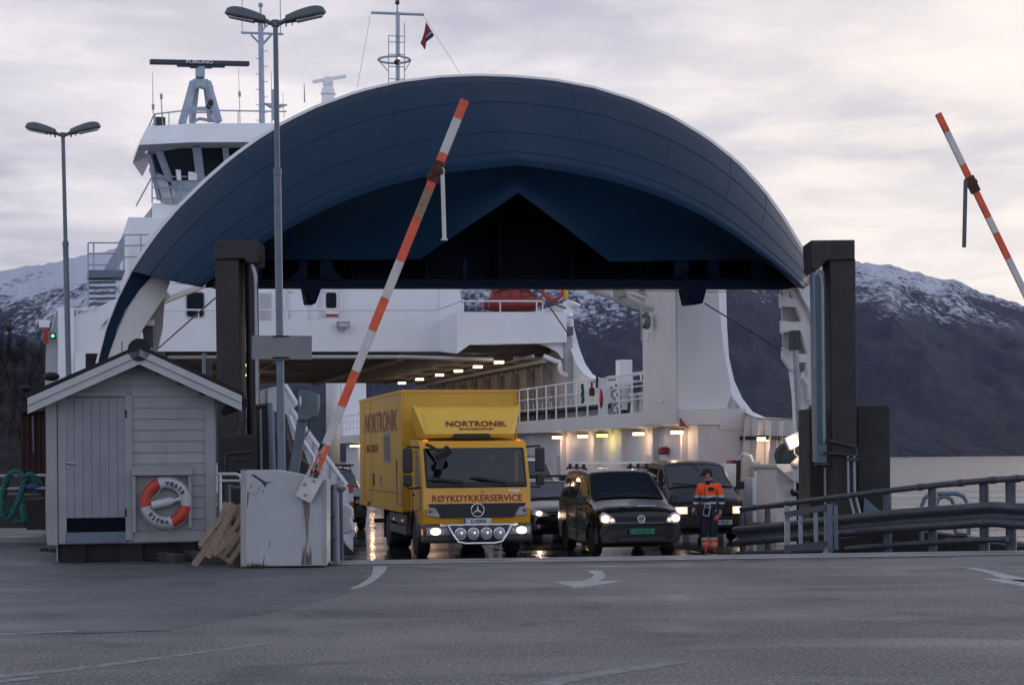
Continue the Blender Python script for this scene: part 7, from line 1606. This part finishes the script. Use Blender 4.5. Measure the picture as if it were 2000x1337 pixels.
# ------------------------------------------------------------------ left of the ramp
rp = thing('ramp_side_plate', 'white ribbed steel side plate sloping down beside the yellow truck', 'side plate', at(600, 1070, 37.2)); ro = rp.location.copy()
PY = 37.2; f = lambda u, v, y=PY: at(u, v, y) - ro
b = MB(); b.prism([f(u, v) for u, v in ((470, 772), (543, 753), (558, 754), (578, 789), (570, 798), (676, 947), (684, 952), (690, 1040), (689, 1078), (684, 1078), (664, 1040), (640, 1000), (625, 950), (605, 912), (594, 880), (572, 858), (566, 835), (560, 808), (530, 802), (470, 818))], (0, .08, 0)); pl_ = b.build('plate', 'wallpanel', rp)
b = MB(); b.tube([f(543, 752), f(558, 753), f(580, 789), f(569, 798), f(677, 947)], .05, 8); b.tube([f(566, 812, PY - .1), f(575, 838, PY - .1), f(594, 862, PY - .1), f(614, 892, PY - .1), f(612, 912, PY - .1)], .035, 8); b.tube([f(650, 1040, PY - .1), f(668, 1066, PY - .1)], .03, 6); b.build('plate_edge', 'white_clean', pl_)
b = MB()
for u, v0, v1 in ((488, 768, 812), (505, 764, 808), (522, 760, 803), (596, 838, 880), (612, 860, 918), (628, 882, 950), (644, 905, 990), (660, 928, 1030)): b.beam(f(u, v0, PY - .02), f(u, v1, PY - .02), .02, .05, up=(0, 1, 0))
b.build('plate_rib', 'cab_trim', pl_)
b = MB()
for k in range(6): v = 946 + 17 * k; b.prism([f(u, w_, PY - .03) for u, w_ in ((681 + k, v), (689 + k * .6, v), (690 + k * .6, v + 16), (682 + k, v + 16))], (0, .02, 0), k % 2)
b.build('warning_strip', ['red_paint', 'plate_white'], pl_)
b = MB(); b.prism([f(u, v, PY - .1) for u, v in ((640, 1062), (672, 1060), (694, 1082), (640, 1085))], (0, .5, 0)); b.build('ramp_foot', 'plastic', rp, .02)
b = MB(); mxf = [(660, 986), (668, 983), (682, 986), (688, 995), (687, 1006), (684, 1013), (688, 1022), (690, 1034), (684, 1041), (668, 1043), (660, 1038)]
b.prism([at(u, v, 28.5) for u, v in mxf], (0, .3, 0)); tag(b.build('plastic_fender', 'buoy_white', None, .04, seg=4), 'white plastic fender behind pipe rail beside white cabinet', 'fender')
pr_ = thing('pipe_rail', 'grey steel pipe rail right of the white barrier cabinet', 'railing', at(650, 1104, 26.4)); po = pr_.location.copy(); g2 = lambda u, v, y=26.4: at(u, v, y) - po
for pts in ([(636, 951), (663, 950)], [(636, 1007), (660, 1006)], [(636, 1052), (660, 1051)]): b = MB(); b.tube([g2(*p) for p in pts], .038, 10); b.build('crossbar', 'galv_dark', pr_)
for u, y, m_ in ((656, 26.4, 'galv'), (648, 26.7, 'galv_dark'), (664, 26.9, 'galv_dark')): b = MB(); b.tube([g2(u, 948 if u != 664 else 955, y), g2(u + 2, 1104, y)], .045, 10); b.build('post', m_, pr_)
b = MB(); b.ball(g2(666, 950), .085, 12); b.build('end_knob', 'steel', pr_)
b = MB(); b.prism([g2(640, 960, 27.2), g2(660, 960, 27.2), g2(662, 1100, 27.2), g2(640, 1100, 27.2)], (0, .3, 0)); b.build('rail_backing', 'plastic', pr_)
b = MB(); b.tube([at(u, v, 29.5) for u, v in ((416, 925), (461, 925), (468, 928), (471, 935), (471, 945))], .026, 8); b.tube([at(416, 938, 29.5), at(471, 938, 29.5)], .02, 8); b.tube([at(430, 925, 29.5), at(431, 1075, 29.5)], .026, 8); tag(b.build('handrail', 'white_clean'), 'short white bent handrail between shed and white cabinet', 'railing')
b = MB(); b.tube([at(u, v, 31) for u, v in ((443, 1010), (442, 890), (446, 887), (494, 882))], .026, 8); b.tube([at(u, v, 31) for u, v in ((457, 1010), (456, 903), (460, 900), (494, 897))], .02, 8); b.tube([at(440, 920, 31), at(496, 918, 31)], .035, 8); tag(b.build('stair_handrail', 'steel_dark'), 'dark bent handrails behind the white handrail by lifting tower', 'railing')
b = MB(); b.tube([at(446, 945, 30), at(447, 1060, 30)], .04, 8); b.tube([at(440, 950, 30), at(475, 953, 30)], .03, 8); b.tube([at(440, 1000, 30), at(475, 1002, 30)], .03, 8); tag(b.build('blue_rail', 'bluesteel'), 'blue grey pipe rail just left of white cabinet', 'railing')
hpst = thing('steel_post', 'brown steel post with pale pipe in front of tall lamp pole', 'post', at(515, 1080, 31.5)); ho = hpst.location.copy(); g3 = lambda u, v, y=31.5: at(u, v, y) - ho
b = MB(); b.prism([g3(u, v) for u, v in ((500, 792), (524, 788), (528, 1080), (502, 1080))], (0, .25, 0)); b.prism([g3(u, v, 31.45) for u, v in ((497, 790), (526, 786), (526, 792), (497, 797))], (0, .35, 0)); b.build('column', 'towerbrown', hpst, .01)
b = MB(); b.tube([g3(509, 798, 31.4), g3(511, 930, 31.4)], .02, 6); b.build('thin_pipe', 'signback', hpst)
b = MB(); b.tube([g3(529, 800, 31.4), g3(533, 940, 31.4)], .055, 10); b.box(g3(524, 795).x, g3(532, 795).x, -.1, .1, g3(528, 800).z, g3(528, 790).z); b.build('side_pipe', 'bluesteel', hpst)
cp2 = thing('signal_post', 'grey leaning post with hooded signal head behind the white cabinet', 'signal', at(572, 1090, 27.2)); so = cp2.location.copy(); g4 = lambda u, v, y=27.2: at(u, v, y) - so
b = MB(); b.prism([g4(u, v) for u, v in ((580, 819), (597, 822), (594, 850), (582, 925), (578, 1000), (556, 1000), (563, 920), (573, 868))], (0, .14, 0)); b.build('post', 'signal_grey', cp2, .01)
b = MB(); b.prism([g4(u, v, 27.05) for u, v in ((581, 765), (587, 761), (606, 763), (621, 769), (621, 796), (617, 812), (600, 821), (582, 820))], (0, .32, 0)); hd = b.build('signal_head', 'signal_grey', cp2, .02)
b = MB(); mo = g4(587, 783, 27.03); b.lathe([(.045, 0), (.045, .02)], mo, (0, -1, 0), 16); b.xf(Matrix.Translation(mo) @ Matrix.Diagonal((.45, 1, 1.9, 1)) @ Matrix.Translation(-mo)); b.build('signal_window', 'plate_white', hd)
b = MB(); b.tube([g4(604, 821, 27.1), g4(603, 840, 27.1), g4(596, 852, 27.1)], .012, 6); b.build('cable', 'black', cp2)
b = MB(); b.tube([at(399, 690, 34), at(401, 900, 34)], .045, 8); b.tube([at(406, 700, 34), at(408, 900, 34)], .03, 8, 1); b.tube([at(411, 705, 34), at(412, 900, 34)], .025, 8, 1); tag(b.build('mooring_pipe', ['bluesteel', 'steel_dark']), 'thin pipes rising behind the shed roof beside brown tower', 'pipe')

# ------------------------------------------------------------------ pallets and timber by the cabinet
def pallet():
    root = thing('wooden_pallet', 'pale wooden pallet leaning on left side of white cabinet', 'pallet', (0, 0, 0), 0, 'pallets by the white cabinet')
    rnd = random.Random(2)
    for k in range(5): b = MB(); x = -.36 + k * .18; b.box(x - .05 - rnd.uniform(0, .01), x + .05, -.6, .6, .0, .02); b.build('slat', 'wood_new', root, .003)
    for y in (-.55, 0, .55): b = MB(); b.box(-.4, .4, y - .05, y + .05, -.02, -.001); b.build('crossbar', 'wood_new', root, .003)
    for y in (-.55, 0, .55):
        for x in (-.35, 0, .35): b = MB(); b.box(x - .05, x + .05, y - .05, y + .05, -.10, -.021); b.build('block', 'wood_new', root, .003)
    for x in (-.35, 0, .35): b = MB(); b.box(x - .05, x + .05, -.6, .6, -.12, -.101); b.build('runner', 'wood_new', root, .003)
    return root
pa_ = pallet()
def place(o, u, v, Y, ang, lean, twist=0):
    o.matrix_world = Matrix.Translation(at(u, v, Y)) @ Matrix.Rotation(R(twist), 4, 'Z') @ Matrix.Rotation(R(90 - lean), 4, 'X') @ Matrix.Rotation(R(ang), 4, 'Z') @ Matrix.Diagonal((.68, .68, .9, 1))
place(pa_, 450, 1040, 25.95, -34, 26, 8)
pb_ = copy_tree(pa_); pb_['label'] = 'second wooden pallet standing behind the leaning one by cabinet'; place(pb_, 458, 1040, 26.35, -14, 10, -6)
rnd = random.Random(9)
for k, (u, v, Y, L_, an, ln, lab) in enumerate(((418, 1052, 25.55, .95, 52, 14, 'loose pale board leaning lowest over the wooden pallets'), (432, 1036, 25.5, .85, 62, 10, 'loose pale board leaning in the middle of the wooden pallets'), (456, 996, 25.75, .40, 24, 8, 'short pale board at the top of pallet stack by cabinet'), (440, 1062, 25.45, .45, 38, 16, 'short broken board low against the leaning pallets'))):
    b = MB(); b.box(-L_ / 2, L_ / 2, -.011, .011, -.048, .048); o = b.build('loose_board', 'wood_new', None, .004); o.matrix_world = Matrix.Translation(at(u, v, Y)) @ Matrix.Rotation(R(-an), 4, 'Y') @ Matrix.Rotation(R(ln), 4, 'X'); tag(o, lab, 'board', 'loose boards on the pallets')
def timber(u, v, Y, L_, w_, h_, rz, label, tiltz=0):
    b = MB(); b.box(-w_ / 2, w_ / 2, -L_ / 2, L_ / 2, 0, h_); o = b.build('timber_baulk', 'wood_grey', None, .012); o.location = gz(u, v, 0); o.location.z = tiltz + .004; o.rotation_euler = (0, 0, R(rz)); return tag(o, label, 'timber', 'timber baulks on the ground')
timber(326, 1096, 26, 1.1, .17, .13, 30, 'short dark timber baulk lying in front of the shed, furthest left')
timber(372, 1094, 26, 1.0, .18, .15, 24, 'dark timber baulk lying between shed and the pallets')
timber(428, 1100, 26, .75, .20, .14, 78, 'dark timber baulk lying under the leaning pallets')
timber(392, 1080, 26, 1.6, .20, .18, 60, 'long dark timber baulk lying against the shed plinth')
rnd = random.Random(4); b = MB()
def tuft(u, v, n, sp, h):
    c_ = gz(u, v)
    for k in range(n):
        p = c_ + Vector((rnd.gauss(0, sp), rnd.gauss(0, .05), 0)); a_ = rnd.uniform(0, 6.28); l_ = h * rnd.uniform(.4, 1.2); e_ = p + Vector((math.cos(a_) * l_ * .6, math.sin(a_) * l_ * .6, l_)); s_ = Vector((-math.sin(a_), math.cos(a_), 0)) * .008
        b.add([p - s_, p + s_, e_], [(0, 1, 2)])
for u, v, n, sp in ((480, 1108, 260, .10), (500, 1109, 220, .09), (512, 1108, 80, .05), (95, 1076, 160, .10), (120, 1078, 120, .12), (640, 1105, 60, .08)): tuft(u, v, n, sp, .085)
tag(b.build('moss', 'moss'), 'small green moss and grass tufts at the foot of white cabinet', 'grass', kind='stuff')

# ------------------------------------------------------------------ far left: rope on a rail, red shed, block
b = MB(); RY_ = 31.6
for v in (929, 954): b.tube([at(-60, v + 1, RY_), at(96, v - 1, RY_)], .03, 8)
for u in (-20, 92): b.tube([at(u, 925, RY_), at(u + 1, 1046, RY_)], .035, 8)
tag(b.build('quay_rail', 'steel'), 'low steel rail carrying green rope left of the shed', 'railing')
b = MB()
def rope(px, y=RY_ - .06, r_=.052):
    P = curve3([(u, v, y + .03 * math.sin(i * 2.1)) for i, (u, v) in enumerate(px)], 40); n = len(P)
    for s_ in range(3): b.tube([p + Vector((math.cos(i * .9 + s_ * 2.094), .6 * math.sin(i * .9 + s_ * 2.094), math.sin(i * .9 + s_ * 2.094) * .6)) * r_ * .48 for i, p in enumerate(P)], r_ * .58, 6)
rope([(46, 932), (36, 922), (20, 923), (11, 940), (4, 968), (2, 992), (10, 1010), (22, 1006), (34, 980), (44, 950), (52, 930), (60, 924), (66, 932), (72, 948)])
rope([(14, 940), (9, 965), (8, 990), (18, 1004), (20, 995)], RY_ + .03); rope([(46, 940), (42, 968), (44, 995), (48, 1015), (40, 1018), (30, 1018)])
rope([(52, 934), (58, 950), (70, 958), (78, 950), (72, 934)], RY_ + .08)
tag(b.build('rope_coil', 'ropegreen'), 'teal mooring rope looped over the low rail left of the shed', 'rope')
b = MB(); b.tube([at(44, 950, RY_ - .02), at(70, 950, RY_ - .02)], .05, 8); tag(b.build('rope_sleeve', 'blue'), 'short blue sleeve on lower bar of the rope rail', 'sleeve')
b = MB(); b.prism([at(u, v, 32.2) for u, v in ((48, 974), (90, 972), (92, 1034), (50, 1034))], (0, .8, 0)); tag(b.build('concrete_block', 'concrete', None, .03), 'squat concrete block standing under the green rope rail', 'block')
b = MB(); b.prism([at(u, v, 32.6) for u, v in ((-120, 962), (48, 966), (50, 1030), (-120, 1030))], (0, 1.2, 0)); tag(b.build('quay_parapet', 'concrete', None, .02), 'low dark concrete parapet behind looped green rope', 'wall')
rs = thing('red_shed', 'dark red boarded shed in shade behind the grey shed', 'shed', at(75, 1000, 36)); r0_ = rs.location.copy(); g5 = lambda u, v, y=36: at(u, v, y) - r0_
b = MB(); b.prism([g5(u, v) for u, v in ((40, 802), (140, 798), (140, 1010), (42, 1010))], (0, 3, 0)); w_ = b.build('wall', 'redwood', rs)
b = MB()
for k in range(9): b.beam(g5(44 + k * 11, 803, 35.98), g5(45 + k * 11, 1008, 35.98), .03, .03, up=(0, 1, 0))
b.build('cladding', 'redwood', w_)
b = MB(); b.prism([g5(u, v, 35.8) for u, v in ((34, 797), (146, 792), (146, 800), (34, 806))], (0, 3.4, 0)); b.build('roof', 'roofing', rs)
b = MB(); b.tube([g5(64, 812, 35.9), g5(66, 884, 35.9)], .022, 6); b.build('door_bar', 'galv_dark', rs)

# the shed faces the camera side of the quay: turn it about the middle of its front
def rebase(root, c, rz, extra=()):
    c = Vector(c)
    def walk(o):
        for ch in o.children:
            ch.data.transform(Matrix.Translation(-c)); walk(ch)
    walk(root); root.location = c; root.rotation_euler = (0, 0, rz); rot = Matrix.Rotation(rz, 3, 'Z')
    for o in extra: o.location = c + rot @ (o.location - c); o.rotation_euler = (0, 0, rz)
lbm = bpy.data.objects['line_bottle']; lbm.data.transform(Matrix.Translation(-bc)); lbm.location = bc
rebase(shed, ((xl + xr) / 2, SHY, 0), R(12.8), (LB_, lbm))

# ------------------------------------------------------------------ air over the fjord
hz_ = MB(); hz_.box(-3200, 3200, -120, 4330, -6, 640)
hm = bpy.data.materials.new('haze'); hm.use_nodes = True; ht = hm.node_tree
for n in list(ht.nodes): ht.nodes.remove(n)
ho_ = ht.nodes.new('ShaderNodeOutputMaterial'); hv = ht.nodes.new('ShaderNodeVolumePrincipled')
hv.inputs['Color'].default_value = (0.55, 0.66, 1.0, 1); hv.inputs['Density'].default_value = 0.000034
ht.links.new(hv.outputs[0], ho_.inputs['Volume'])
tag(hz_.build('haze', hm), kind='stuff')
